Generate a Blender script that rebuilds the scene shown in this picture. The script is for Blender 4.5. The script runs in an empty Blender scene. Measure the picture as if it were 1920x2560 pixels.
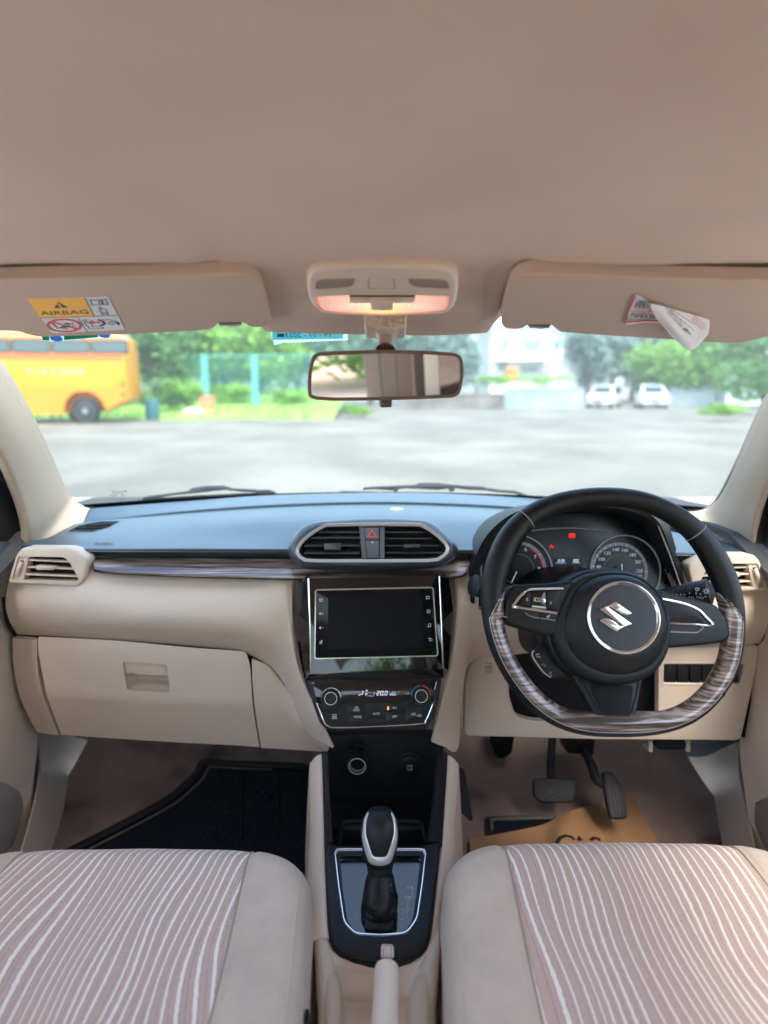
import bpy, bmesh, math, random
from mathutils import Vector, Matrix
from mathutils.bvhtree import BVHTree
R = math.radians
random.seed(7)
sc = bpy.context.scene
col = sc.collection
# ---------------------------------------------------------------- camera, sky, sun, exposure
CAMZ = 1.2
CAM = Vector((0, 0, CAMZ))
W0, H0, F0, TH = 1659.0, 2212.0, 1382.5, R(10.89)
cd = bpy.data.cameras.new('camera')
cd.sensor_fit = 'HORIZONTAL'; cd.sensor_width = 36.0; cd.lens = 36.0 * F0 / W0
cd.clip_start = 0.02; cd.clip_end = 2000
cd.dof.use_dof = True; cd.dof.focus_distance = 1.0; cd.dof.aperture_fstop = cd.lens / 10.0
cam = bpy.data.objects.new('camera', cd); col.objects.link(cam)
cam.location = CAM; cam.rotation_euler = (R(90) - TH, 0, 0)
sc.camera = cam
w = bpy.data.worlds.new('World'); sc.world = w; w.use_nodes = True
nt = w.node_tree
sky = nt.nodes.new('ShaderNodeTexSky'); sky.sky_type = 'NISHITA'; sky.sun_disc = False
sky.sun_elevation = R(60); sky.sun_rotation = R(165); sky.air_density = 1.3; sky.dust_density = 2.4; sky.ozone_density = 1.0
bg = nt.nodes['Background']; bg.inputs['Strength'].default_value = 0.15
nt.links.new(sky.outputs[0], bg.inputs[0])
sd = bpy.data.lights.new('sun', 'SUN'); sd.energy = 1.5; sd.angle = R(32); sd.color = (1, 0.95, 0.88)
so = bpy.data.objects.new('sun', sd); col.objects.link(so)
el, az = R(60), R(165)
sdir = Vector((math.sin(az) * math.cos(el), math.cos(az) * math.cos(el), math.sin(el)))
so.rotation_euler = sdir.to_track_quat('Z', 'Y').to_euler(); so.location = (0, 0, 20)
sc.view_settings.view_transform = 'Standard'; sc.view_settings.look = 'None'
sc.view_settings.exposure = 2.2; sc.view_settings.gamma = 1.0; sc.view_settings.use_curve_mapping = False
cy = sc.cycles
cy.use_denoising = True
try: cy.denoiser = 'OPENIMAGEDENOISE'
except Exception: pass
cy.max_bounces = 10; cy.diffuse_bounces = 6; cy.glossy_bounces = 5; cy.transmission_bounces = 4; cy.transparent_max_bounces = 12
cy.sample_clamp_indirect = 8.0; cy.caustics_reflective = False; cy.caustics_refractive = False

# ---------------------------------------------------------------- picture measurements -> points in the car
ST, CT = math.sin(TH), math.cos(TH)
def ray(px, py):
    x = (px - W0 / 2) / F0; u = (H0 / 2 - py) / F0
    return Vector((x, CT + u * ST, -ST + u * CT))
def P(px, py, Y):
    d = ray(px, py); return CAM + d * (Y / d.y)
def PX(px, py, X):
    d = ray(px, py); return CAM + d * (X / d.x)
def PZ(px, py, z):
    d = ray(px, py); return CAM + d * ((z - CAMZ) / d.z)
def zc(x0, y0, w, zw=1659.0):
    s = w / zw
    return lambda x, y: ((x0 + x * s) / 1.15732, (y0 + y * s) / 1.15732)
cA = zc(1180, 1210, 700); cB = zc(730, 1430, 420); cV = zc(690, 1280, 480); cM = zc(720, 620, 480)
cL = zc(0, 1340, 480); cG = zc(760, 1820, 400, 1475); cP = zc(1140, 1840, 600); cS = zc(0, 680, 700)
cT = zc(1480, 640, 440); cC = zc(1180, 1280, 560); cR = zc(960, 1200, 960); cH = zc(740, 2280, 420)
cLL = zc(0, 1860, 960); cLR = zc(960, 1860, 960); cW = zc(340, 1180, 1060); cDL = zc(0, 1240, 960)
cUL = zc(0, 620, 960); cUR = zc(960, 620, 960); cRE = zc(1680, 1100, 240, 510); cLE = zc(0, 1100, 240, 510)
cK = zc(760, 1680, 350); cE = zc(1430, 1450, 200); cST = zc(1240, 1430, 200, 1639); cAB = zc(40, 720, 300)
cRV = zc(1560, 1300, 360); cBG = zc(1220, 780, 700); cWD = zc(240, 1200, 200)
cD = lambda x, y: (x, y)

class Pl:
    def __init__(s, px, py, Y, tilt=0, yaw=0, roll=0):
        s.O = P(px, py, Y); s._f(tilt, yaw, roll)
    def _f(s, tilt, yaw, roll=0):
        t, a = R(tilt), R(yaw)
        s.N = Vector((math.sin(a) * math.cos(t), -math.cos(a) * math.cos(t), math.sin(t))).normalized()
        s.U = Vector((math.cos(a), math.sin(a), 0)); s.V = s.N.cross(s.U).normalized()
        if roll:
            q = Matrix.Rotation(R(roll), 3, s.N); s.U = q @ s.U; s.V = q @ s.V
    def l(s, px, py):
        d = ray(px, py); t = (s.O - CAM).dot(s.N) / d.dot(s.N); p = CAM + d * t - s.O
        return (p.dot(s.U), p.dot(s.V))
    def w(s, a, b, h=0.0): return s.O + s.U * a + s.V * b + s.N * h
    def L(s, c, pts): return [s.l(*c(x, y)) for x, y in pts]
    def up(s, h):
        q = object.__new__(Pl); q.O = s.O + s.N * h; q.N = s.N; q.U = s.U; q.V = s.V; return q

def cr(p0, p1, p2, p3, t):
    t2, t3 = t * t, t * t * t
    return type(p1)([0.5 * (2 * b + (c - a) * t + (2 * a - 5 * b + 4 * c - d) * t2 + (3 * b - a - 3 * c + d) * t3) for a, b, c, d in zip(p0, p1, p2, p3)])
def spl(pts, n, closed=False):
    m = len(pts); out = []
    rng = m if closed else m - 1
    for i in range(rng):
        p0 = pts[(i - 1) % m] if closed else pts[max(i - 1, 0)]
        p1 = pts[i]; p2 = pts[(i + 1) % m]; p3 = pts[(i + 2) % m] if closed else pts[min(i + 2, m - 1)]
        for k in range(n): out.append(cr(p0, p1, p2, p3, k / n))
    if not closed: out.append(pts[-1])
    return out
def resample(pts, n, closed=False):
    pts = [Vector(p) for p in pts]
    q = pts + ([pts[0]] if closed else [])
    ds = [0]
    for a, b in zip(q, q[1:]): ds.append(ds[-1] + (b - a).length)
    T = ds[-1]; out = []; j = 0
    for i in range(n):
        t = T * i / (n if closed else n - 1)
        while j < len(ds) - 2 and ds[j + 1] < t: j += 1
        s = ds[j + 1] - ds[j]; f = 0 if s < 1e-12 else min(1, max(0, (t - ds[j]) / s))
        out.append(q[j].lerp(q[j + 1], f))
    return out
def rnd(pts, r, n=4):
    out = []; m = len(pts)
    for i in range(m):
        a, b, c = Vector(pts[i - 1]), Vector(pts[i]), Vector(pts[(i + 1) % m])
        u, v = a - b, c - b
        rr = min(r, u.length * .45, v.length * .45)
        p, q = b + u.normalized() * rr, b + v.normalized() * rr
        for k in range(n + 1):
            t = k / n; out.append(tuple(p * (1 - t) ** 2 + b * 2 * t * (1 - t) + q * t * t))
    return out
def area(p): return sum(a[0] * b[1] - b[0] * a[1] for a, b in zip(p, p[1:] + p[:1])) / 2
def offs(pts, w):
    """inward offset of closed 2d outline"""
    s = 1 if area([tuple(p) for p in pts]) > 0 else -1
    m = len(pts); out = []
    for i in range(m):
        a, b, c = Vector(pts[i - 1][:2]), Vector(pts[i][:2]), Vector(pts[(i + 1) % m][:2])
        d1, d2 = (b - a), (c - b)
        if d1.length < 1e-9: d1 = d2
        if d2.length < 1e-9: d2 = d1
        d1 = d1.normalized(); d2 = d2.normalized()
        n = Vector((-(d1.y + d2.y), d1.x + d2.x)) * s
        if n.length < 1e-6: n = Vector((-d1.y, d1.x)) * s
        n.normalize(); n1 = Vector((-d1.y, d1.x)) * s
        k = max(.5, n.dot(n1)); out.append(tuple(b + n * (w / k)))
    return out

class MB:
    def __init__(s): s.v = []; s.f = []; s.m = []; s.mi = 0
    def add(s, vs, fs):
        o = len(s.v); s.v += [Vector(v) for v in vs]
        s.f += [tuple(i + o for i in f) for f in fs]; s.m += [s.mi] * len(fs); return s
    def prism(s, pl, pts, h0, h1):
        n = len(pts)
        if area([tuple(p) for p in pts]) < 0: pts = pts[::-1]
        vs = [pl.w(a, b, h1) for a, b in pts] + [pl.w(a, b, h0) for a, b in pts]
        fs = [tuple(range(n)), tuple(range(2 * n - 1, n - 1, -1))]
        fs += [(i, n + i, n + (i + 1) % n, (i + 1) % n) for i in range(n)]
        return s.add(vs, fs)
    def pad(s, pl, pts, h0, h1, e=.001, k=2):
        """prism with a rounded top edge"""
        if area([tuple(p) for p in pts]) < 0: pts = pts[::-1]
        n = len(pts); loops = [[pl.w(a, b, h0) for a, b in pts]]
        for i in range(k + 1):
            t = i / k * math.pi / 2
            q = offs(pts, e * (1 - math.cos(t))); loops.append([pl.w(a, b, h1 - e + e * math.sin(t)) for a, b in q])
        vs = [v for l in loops for v in l]; fs = [tuple(range(n - 1, -1, -1))]
        for j in range(len(loops) - 1):
            for i in range(n):
                a = j * n + i; b = j * n + (i + 1) % n; fs.append((a, b, b + n, a + n))
        m = (len(loops) - 1) * n; fs.append(tuple(range(m, m + n)))
        return s.add(vs, fs)
    def ring(s, pl, outer, inner, h0, h1, hi=None):
        hi = h1 if hi is None else hi
        n = len(outer)
        vs = [pl.w(a, b, h0) for a, b in outer] + [pl.w(a, b, h1) for a, b in outer] + [pl.w(a, b, hi) for a, b in inner] + [pl.w(a, b, h0) for a, b in inner]
        fs = []
        for j in range(4):
            for i in range(n):
                k = (i + 1) % n; a, b = j * n, ((j + 1) % 4) * n
                fs.append((a + i, a + k, b + k, b + i))
        return s.add(vs, fs)
    def frame(s, pl, pts, w, h0, h1, hi=None): return s.ring(pl, pts, offs(pts, w), h0, h1, hi)
    def stroke(s, pl, pts, w, h0, h1, closed=False):
        pts = [Vector(p[:2]) for p in pts]; n = len(pts)
        if closed: return s.ring(pl, offs([tuple(p) for p in pts], -w / 2), offs([tuple(p) for p in pts], w / 2), h0, h1)
        lf, rt = [], []
        for i in range(n):
            d = (pts[min(i + 1, n - 1)] - pts[max(i - 1, 0)])
            d = d.normalized() if d.length > 1e-9 else Vector((1, 0)); q = Vector((-d.y, d.x)) * w / 2
            lf.append(pts[i] + q); rt.append(pts[i] - q)
        vs = []
        for a in range(n): vs += [pl.w(*lf[a], h0), pl.w(*lf[a], h1), pl.w(*rt[a], h1), pl.w(*rt[a], h0)]
        fs = [(0, 1, 2, 3), (4 * n - 1, 4 * n - 2, 4 * n - 3, 4 * n - 4)]
        for a in range(n - 1):
            for k in range(4): fs.append((4 * a + k, 4 * a + 4 + k, 4 * a + 4 + (k + 1) % 4, 4 * a + (k + 1) % 4))
        return s.add(vs, fs)
    def tube(s, pts, r, seg=10, closed=False, up=None, rz=1.0, caps=True):
        """r: number/list. up: fixed normal; rz scales the radius along it"""
        pts = [Vector(p) for p in pts]; n = len(pts)
        rr = r if isinstance(r, (list, tuple)) else [r] * n
        vs = []; last = None
        for i in range(n):
            a = pts[(i - 1) % n] if closed or i else pts[0]; b = pts[(i + 1) % n] if closed or i < n - 1 else pts[-1]
            t = (b - a).normalized()
            if up is not None: nz = (up - t * up.dot(t)).normalized()
            else:
                if last is None:
                    last = Vector((0, 0, 1)) if abs(t.z) < .9 else Vector((0, 1, 0))
                nz = (last - t * last.dot(t)).normalized(); last = nz
            nx = t.cross(nz)
            for k in range(seg):
                c = 2 * math.pi * k / seg
                vs.append(pts[i] + nx * math.cos(c) * rr[i] + nz * math.sin(c) * rr[i] * rz)
        fs = []
        for i in range(n if closed else n - 1):
            for k in range(seg):
                a = i * seg + k; b = i * seg + (k + 1) % seg; j = ((i + 1) % n) * seg
                fs.append((a, j + k, j + (k + 1) % seg, b))
        if not closed and caps: fs += [tuple(range(seg)), tuple(range(n * seg - 1, (n - 1) * seg - 1, -1))]
        return s.add(vs, fs)
    def rings(s, loops, cap0=True, cap1=True):
        n = len(loops[0]); vs = [v for l in loops for v in l]; fs = []
        for j in range(len(loops) - 1):
            for i in range(n):
                a = j * n + i; b = j * n + (i + 1) % n; fs.append((a, b, b + n, a + n))
        if cap0: fs.append(tuple(range(n - 1, -1, -1)))
        if cap1: m = (len(loops) - 1) * n; fs.append(tuple(range(m, m + n)))
        return s.add(vs, fs)
    def dome(s, pl, outline, cen, prof):
        loops = [[pl.w(cen[0] + (a - cen[0]) * k, cen[1] + (b - cen[1]) * k, h) for a, b in outline] for k, h in prof]
        return s.rings(loops)
    def delpx(s, poly):
        """leave an opening: drop faces lying wholly inside a measured outline"""
        def inside(v):
            d = v - CAM; c = d.dot(Vector((0, CT, -ST))); x = W0 / 2 + F0 * d.x / c; y = H0 / 2 - F0 * d.dot(Vector((0, ST, CT))) / c; k = False; j = len(poly) - 1
            for i in range(len(poly)):
                if (poly[i][1] > y) != (poly[j][1] > y) and x < (poly[j][0] - poly[i][0]) * (y - poly[i][1]) / (poly[j][1] - poly[i][1]) + poly[i][0]: k = not k
                j = i
            return k
        ins = [inside(v) for v in s.v]; kp_ = [i for i, f in enumerate(s.f) if not all(ins[a] for a in f)]
        s.f = [s.f[i] for i in kp_]; s.m = [s.m[i] for i in kp_]; return s
    def grid(s, rows, th=0.0, nu=1, nv=1, thd=None):
        """rows of world points; smooth resampled; th>0 gives a closed shell grown along -normal or thd"""
        rows = [spl([Vector(p) for p in r], nu) if nu > 1 else [Vector(p) for p in r] for r in rows]
        if nv > 1:
            cols = [spl([r[i] for r in rows], nv) for i in range(len(rows[0]))]
            rows = [[c[j] for c in cols] for j in range(len(cols[0]))]
        m, n = len(rows), len(rows[0]); vs = [p for r in rows for p in r]
        fs = [(j * n + i, j * n + i + 1, (j + 1) * n + i + 1, (j + 1) * n + i) for j in range(m - 1) for i in range(n - 1)]
        if th:
            d = Vector(thd) if thd is not None else None; q = []
            for j in range(m):
                for i in range(n):
                    if d is None:
                        a = rows[j][min(i + 1, n - 1)] - rows[j][max(i - 1, 0)]; b = rows[min(j + 1, m - 1)][i] - rows[max(j - 1, 0)][i]
                        nn = a.cross(b); nn = nn.normalized() if nn.length > 1e-12 else Vector((0, 0, 1)); q.append(rows[j][i] + nn * th)
                    else: q.append(rows[j][i] + d * th)
            o = m * n; vs += q; fs += [tuple(o + i for i in f[::-1]) for f in fs]
            per = [i for i in range(n)] + [j * n + n - 1 for j in range(1, m)] + [(m - 1) * n + i for i in range(n - 2, -1, -1)] + [j * n for j in range(m - 2, 0, -1)]
            for a, b in zip(per, per[1:] + per[:1]): fs.append((b, a, a + o, b + o))
        return s.add(vs, fs)
    def box(s, c, sx, sy, sz, rot=None):
        vs = []
        for z in (-1, 1):
            for y in (-1, 1):
                for x in (-1, 1):
                    v = Vector((x * sx / 2, y * sy / 2, z * sz / 2)); vs.append(Vector(c) + (rot @ v if rot else v))
        return s.add(vs, [(0, 2, 3, 1), (4, 5, 7, 6), (0, 1, 5, 4), (2, 6, 7, 3), (1, 3, 7, 5), (0, 4, 6, 2)])
    def disc(s, pl, c, r, h0, h1, n=40, ry=None):
        return s.prism(pl, [(c[0] + r * math.cos(i * 2 * math.pi / n), c[1] + (ry or r) * math.sin(i * 2 * math.pi / n)) for i in range(n)], h0, h1)
    def text(s, pl, txt, bl, br, tl, h=.0004, h0=0.0):
        """text fitted in the parallelogram given in plane coordinates"""
        cu = bpy.data.curves.new('t', 'FONT'); cu.body = txt; cu.size = 1; cu.resolution_u = 2
        o = bpy.data.objects.new('t', cu); me = bpy.data.meshes.new_from_object(o)
        xs = [v.co.x for v in me.vertices]; ys = [v.co.y for v in me.vertices]
        if xs:
            x0, x1, y0, y1 = min(xs), max(xs), 0 if min(ys) > -.25 else min(ys), max(ys)
            bl, br, tl = Vector(bl), Vector(br), Vector(tl)
            vs = []
            for v in me.vertices:
                q = bl + (br - bl) * ((v.co.x - x0) / (x1 - x0)) + (tl - bl) * ((v.co.y - y0) / (y1 - y0)); vs.append(pl.w(q.x, q.y, h0 + h))
            s.add(vs, [tuple(p.vertices) for p in me.polygons])
        bpy.data.meshes.remove(me); bpy.data.objects.remove(o); bpy.data.curves.remove(cu); return s

WL = {}
def ob(name, mb, mats, parent=None, bev=0, seg=2, smooth=40, center=True, sub=0):
    if not isinstance(mats, (list, tuple)): mats = [mats]
    lo = Vector([min(v[i] for v in mb.v) for i in range(3)]); hi = Vector([max(v[i] for v in mb.v) for i in range(3)])
    c = (lo + hi) / 2; c.z = lo.z if parent is None else c.z
    me = bpy.data.meshes.new(name); me.from_pydata([v - c for v in mb.v], [], mb.f); me.update()
    for m in mats: me.materials.append(m)
    if len(mats) > 1: me.polygons.foreach_set('material_index', mb.m)
    bm = bmesh.new(); bm.from_mesh(me); bmesh.ops.recalc_face_normals(bm, faces=bm.faces); bm.to_mesh(me); bm.free()
    if smooth:
        me.polygons.foreach_set('use_smooth', [True] * len(me.polygons)); me.set_sharp_from_angle(angle=R(smooth))
    o = bpy.data.objects.new(name, me); col.objects.link(o)
    o.location = c - (WL[parent.name] if parent else Vector((0, 0, 0)))
    if parent: o.parent = parent
    WL[o.name] = c
    if sub:
        m = o.modifiers.new('subd', 'SUBSURF'); m.levels = sub; m.render_levels = sub
    if bev:
        m = o.modifiers.new('bevel', 'BEVEL'); m.width = bev; m.segments = seg; m.limit_method = 'ANGLE'; m.angle_limit = R(38); m.use_clamp_overlap = True
    return o
def tag(o, label=None, cat=None, group=None, kind=None):
    if label: o['label'] = label
    if cat: o['category'] = cat
    if group: o['group'] = group
    if kind: o['kind'] = kind
    return o
def thing(name, loc, label, cat, group=None):
    o = bpy.data.objects.new(name, None); col.objects.link(o); o.location = Vector(loc); o.empty_display_size = .05
    WL[o.name] = Vector(loc); return tag(o, label, cat, group)
def cut(o, mb):
    """carve a hole for real, leaving no helper behind"""
    c = bpy.data.objects.new('x', bpy.data.meshes.new('x')); c.data.from_pydata([v - WL[o.name] for v in mb.v], [], mb.f)
    bm = bmesh.new(); bm.from_mesh(c.data); bmesh.ops.recalc_face_normals(bm, faces=bm.faces); bm.to_mesh(c.data); bm.free()
    col.objects.link(c)
    pr, lc = o.parent, o.location.copy(); o.parent = None; o.location = (0, 0, 0)
    m = o.modifiers.new('b', 'BOOLEAN'); m.operation = 'DIFFERENCE'; m.object = c; m.solver = 'EXACT'
    bpy.context.view_layer.update()
    dg = bpy.context.evaluated_depsgraph_get(); me = bpy.data.meshes.new_from_object(o.evaluated_get(dg))
    o.modifiers.remove(m)
    if len(me.polygons) > 3: o.data = me
    o.data.polygons.foreach_set('use_smooth', [True] * len(o.data.polygons)); o.data.set_sharp_from_angle(angle=R(35))
    o.parent = pr; o.location = lc
    bpy.data.objects.remove(c); return o
def bvh(o):
    off = WL[o.name]; return BVHTree.FromPolygons([v.co + off for v in o.data.vertices], [tuple(p.vertices) for p in o.data.polygons])
def hit(tree, px, py, lift=0.0005):
    d = ray(px, py).normalized(); h = tree.ray_cast(CAM, d)
    if h[0] is None: return None
    n = h[1] if h[1].dot(d) < 0 else -h[1]
    return h[0] + n * lift
def dcopy(root):
    def rec(o, par):
        c = o.copy(); col.objects.link(c)
        if par: c.parent = par
        for ch in [x for x in bpy.data.objects if x.parent == o and x != c]: rec(ch, c)
        return c
    return rec(root, None)
def ptext(tree, c, txt, bl, br, tl, lift=.0008):
    """lettering laid on a curved sheet"""
    t = MB(); Z = Pl(830, 1000, 1); t.text(Z, txt, bl, br, tl); out = MB(); keep = {}
    for i, v in enumerate(t.v):
        q = v - Z.O; h = hit(tree, *c(q.dot(Z.U), q.dot(Z.V)), lift=lift)
        if h is not None: keep[i] = len(out.v); out.v.append(h)
    for f in t.f:
        if all(i in keep for i in f): out.f.append(tuple(keep[i] for i in f)); out.m.append(0)
    return out
def circ(cx, cy, r, n=24, a0=0, a1=360, ry=None):
    return [(cx + r * math.cos(R(a0 + (a1 - a0) * i / n)), cy + (ry or r) * math.sin(R(a0 + (a1 - a0) * i / n))) for i in range(n + (0 if a1 - a0 == 360 else 1))]

# ---------------------------------------------------------------- materials
def nm(name):
    m = bpy.data.materials.new(name); m.use_nodes = True; t = m.node_tree; return m, t, t.nodes['Principled BSDF']
def N(t, typ, **k):
    n = t.nodes.new(typ)
    for a, b in k.items():
        if a.startswith('i_'): n.inputs[a[2:].replace('_', ' ')].default_value = b
        else: setattr(n, a, b)
    return n
def rgb(c): return (c[0], c[1], c[2], 1)
def pm(name, c, rough=.5, metal=0, spec=.5, coat=0, bump=None, var=0, vscale=8, emit=None, es=1, sheen=0, dirt=None):
    m, t, b = nm(name); b.inputs['Base Color'].default_value = rgb(c); b.inputs['Roughness'].default_value = rough
    b.inputs['Metallic'].default_value = metal; b.inputs['Specular IOR Level'].default_value = spec; b.inputs['Coat Weight'].default_value = coat
    b.inputs['Coat Roughness'].default_value = .06 if rough < .3 else .3; b.inputs['Sheen Weight'].default_value = sheen
    tc = N(t, 'ShaderNodeTexCoord')
    if emit: b.inputs['Emission Color'].default_value = rgb(emit); b.inputs['Emission Strength'].default_value = es
    if bump:
        kind, s, st = bump
        if kind == 'grain':
            tx = N(t, 'ShaderNodeTexVoronoi', feature='DISTANCE_TO_EDGE'); tx.inputs['Scale'].default_value = s; out = tx.outputs['Distance']
        else:
            tx = N(t, 'ShaderNodeTexNoise'); tx.inputs['Scale'].default_value = s; tx.inputs['Detail'].default_value = 5; tx.inputs['Roughness'].default_value = .65; out = tx.outputs[0]
        t.links.new(tc.outputs['Object'], tx.inputs['Vector'])
        bu = N(t, 'ShaderNodeBump'); bu.inputs['Strength'].default_value = st; bu.inputs['Distance'].default_value = .001
        t.links.new(out, bu.inputs['Height']); t.links.new(bu.outputs[0], b.inputs['Normal'])
    if var:
        nz = N(t, 'ShaderNodeTexNoise'); nz.inputs['Scale'].default_value = vscale; nz.inputs['Detail'].default_value = 6
        t.links.new(tc.outputs['Object'], nz.inputs['Vector'])
        mr = N(t, 'ShaderNodeMapRange'); mr.inputs['From Min'].default_value = .3; mr.inputs['From Max'].default_value = .7
        mr.inputs['To Min'].default_value = 1 - var; mr.inputs['To Max'].default_value = 1 + var
        t.links.new(nz.outputs[0], mr.inputs[0])
        mx = N(t, 'ShaderNodeVectorMath', operation='SCALE'); mx.inputs[0].default_value = c; t.links.new(mr.outputs[0], mx.inputs['Scale'])
        t.links.new(mx.outputs[0], b.inputs['Base Color'])
        if dirt:
            n2 = N(t, 'ShaderNodeTexNoise'); n2.inputs['Scale'].default_value = dirt[1]; n2.inputs['Detail'].default_value = 4
            t.links.new(tc.outputs['Object'], n2.inputs['Vector'])
            m2 = N(t, 'ShaderNodeMapRange'); m2.inputs['From Min'].default_value = .56; m2.inputs['From Max'].default_value = .72; t.links.new(n2.outputs[0], m2.inputs[0])
            mm = N(t, 'ShaderNodeMix', data_type='RGBA'); t.links.new(m2.outputs[0], mm.inputs['Factor']); t.links.new(mx.outputs[0], mm.inputs['A']); mm.inputs['B'].default_value = rgb(dirt[0])
            t.links.new(mm.outputs['Result'], b.inputs['Base Color'])
        rr = N(t, 'ShaderNodeMapRange'); rr.inputs['To Min'].default_value = max(.02, rough - .08); rr.inputs['To Max'].default_value = min(1, rough + .08)
        t.links.new(nz.outputs[0], rr.inputs[0]); t.links.new(rr.outputs[0], b.inputs['Roughness'])
    return m
M = {}
M['beige'] = pm('beige_plastic', (.69, .575, .46), .5, spec=.35, bump=('grain', 260, .5), var=.03, vscale=5)
M['beige_s'] = pm('beige_smooth_plastic', (.66, .545, .43), .42, spec=.4, bump=('noise', 330, .25), var=.03, vscale=6)
M['beige_d'] = pm('taupe_plastic', (.40, .33, .27), .5, spec=.4, var=.03)
M['head'] = pm('headliner_felt', (.655, .51, .405), 1, spec=.1, bump=('noise', 260, 1.0), var=.05, vscale=6, dirt=((.59, .445, .345), 2.2))
M['visor'] = pm('visor_vinyl', (.55, .42, .325), .75, spec=.25, bump=('noise', 900, .3), var=.03)
M['conblk'] = pm('console_black', (.004, .006, .008), .40, spec=.35, bump=('grain', 500, .2))
M['dash'] = pm('dash_soft_black', (.034, .058, .076), .36, spec=.9, coat=.3, bump=('grain', 380, .3), var=.06, vscale=6)
M['blk'] = pm('black_plastic', (.007, .009, .010), .45, spec=.38, bump=('grain', 500, .12))
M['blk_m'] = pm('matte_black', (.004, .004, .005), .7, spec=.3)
M['blk_g'] = pm('piano_black', (.004, .004, .005), .05, spec=.5, coat=.3)
M['panel_g'] = pm('shift_panel_gloss', (.010, .014, .018), .06, spec=.7, coat=.35)
M['leather'] = pm('black_leather', (.005, .007, .008), .42, spec=.38, bump=('grain', 600, .35), var=.1, vscale=20)
M['pad'] = pm('airbag_vinyl', (.007, .010, .012), .47, spec=.42, bump=('grain', 450, .45))
M['chrome'] = pm('chrome', (.82, .82, .82), .12, metal=1)
M['satin'] = pm('satin_silver', (.66, .68, .69), .34, metal=.5, bump=('noise', 400, .05))
M['slat'] = pm('slat_grey', (.05, .06, .07), .35, spec=.6); M['btn'] = pm('button_blue_grey', (.13, .16, .19), .4)
M['white'] = pm('white_print', (.75, .76, .78), .6)
M['whiteE'] = pm('dial_print', (.6, .62, .65), .6, emit=(.8, .85, .95), es=.07)
M['lcd'] = pm('lcd_digits', (.5, .55, .7), .5, emit=(.62, .68, .95), es=.2)
M['grey'] = pm('grey_print', (.32, .33, .34), .6)
M['red'] = pm('red_print', (.55, .04, .04), .5, emit=(.8, .05, .05), es=.04)
M['redE'] = pm('warning_lamp_red', (.6, .02, .02), .5, emit=(1, .03, .02), es=.22)
M['haz'] = pm('hazard_red', (.75, .13, .13), .5)
M['blue'] = pm('blue_print', (.05, .25, .5), .5)
M['amberE'] = pm('amber_led', (1, .4, .02), .5, emit=(1, .35, .02), es=.35)
M['screen'] = pm('display_glass', (.005, .006, .008), .14, spec=.25)
M['carpet'] = pm('carpet', (.30, .215, .175), 1, spec=.1, bump=('noise', 500, 1.0), var=.25, vscale=7, dirt=((.10, .055, .04), 5))
M['rubber'] = pm('rubber_mat', (.006, .008, .014), .6, spec=.25, bump=('noise', 260, .5))
M['rubber_b'] = pm('mat_border_line', (.13, .12, .10), .7)
M['paper'] = pm('brown_paper', (.36, .19, .085), .75, var=.06, vscale=9, bump=('noise', 60, .2))
M['pcol'] = pm('rubber_black', (.010, .011, .012), .6)
M['stw'] = pm('sticker_white', (.72, .72, .74), .5, spec=.4)
M['sty'] = pm('sticker_yellow', (.95, .46, .003), .5)
M['stk'] = pm('sticker_black', (.02, .02, .025), .6)
M['str'] = pm('sticker_red', (.72, .05, .06), .6)
M['mirror'] = pm('mirror_glass', (.92, .92, .92), .0, metal=1)
M['seatside'] = None
def wood(name, rot, tint=1.0, scale=1.0):
    m, t, b = nm(name); tc = N(t, 'ShaderNodeTexCoord'); mp = N(t, 'ShaderNodeMapping'); mp.inputs['Scale'].default_value = rot
    t.links.new(tc.outputs['Object'], mp.inputs[0])
    nz = N(t, 'ShaderNodeTexNoise'); nz.inputs['Scale'].default_value = scale; nz.inputs['Detail'].default_value = 5; nz.inputs['Roughness'].default_value = .55; nz.inputs['Distortion'].default_value = .7
    t.links.new(mp.outputs[0], nz.inputs['Vector'])
    cr_ = N(t, 'ShaderNodeValToRGB'); e = cr_.color_ramp.elements
    e[0].position = .39; e[0].color = rgb((.030 * tint, .022 * tint, .02 * tint)); e[1].position = .63; e[1].color = rgb((.33 * tint, .265 * tint, .235 * tint))
    q = cr_.color_ramp.elements.new(.5); q.color = rgb((.115 * tint, .085 * tint, .072 * tint))
    t.links.new(nz.outputs[0], cr_.inputs[0]); t.links.new(cr_.outputs[0], b.inputs['Base Color'])
    b.inputs['Roughness'].default_value = .28; b.inputs['Coat Weight'].default_value = 1; b.inputs['Coat Roughness'].default_value = .05; b.inputs['Specular IOR Level'].default_value = .5
    return m
M['woodw'] = wood('wheel_wood_veneer', (7, 40, 240), 1.35, 1.0)
M['woodd'] = wood('dash_wood_veneer', (5, 60, 130), 1.5, 1.0)
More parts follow.
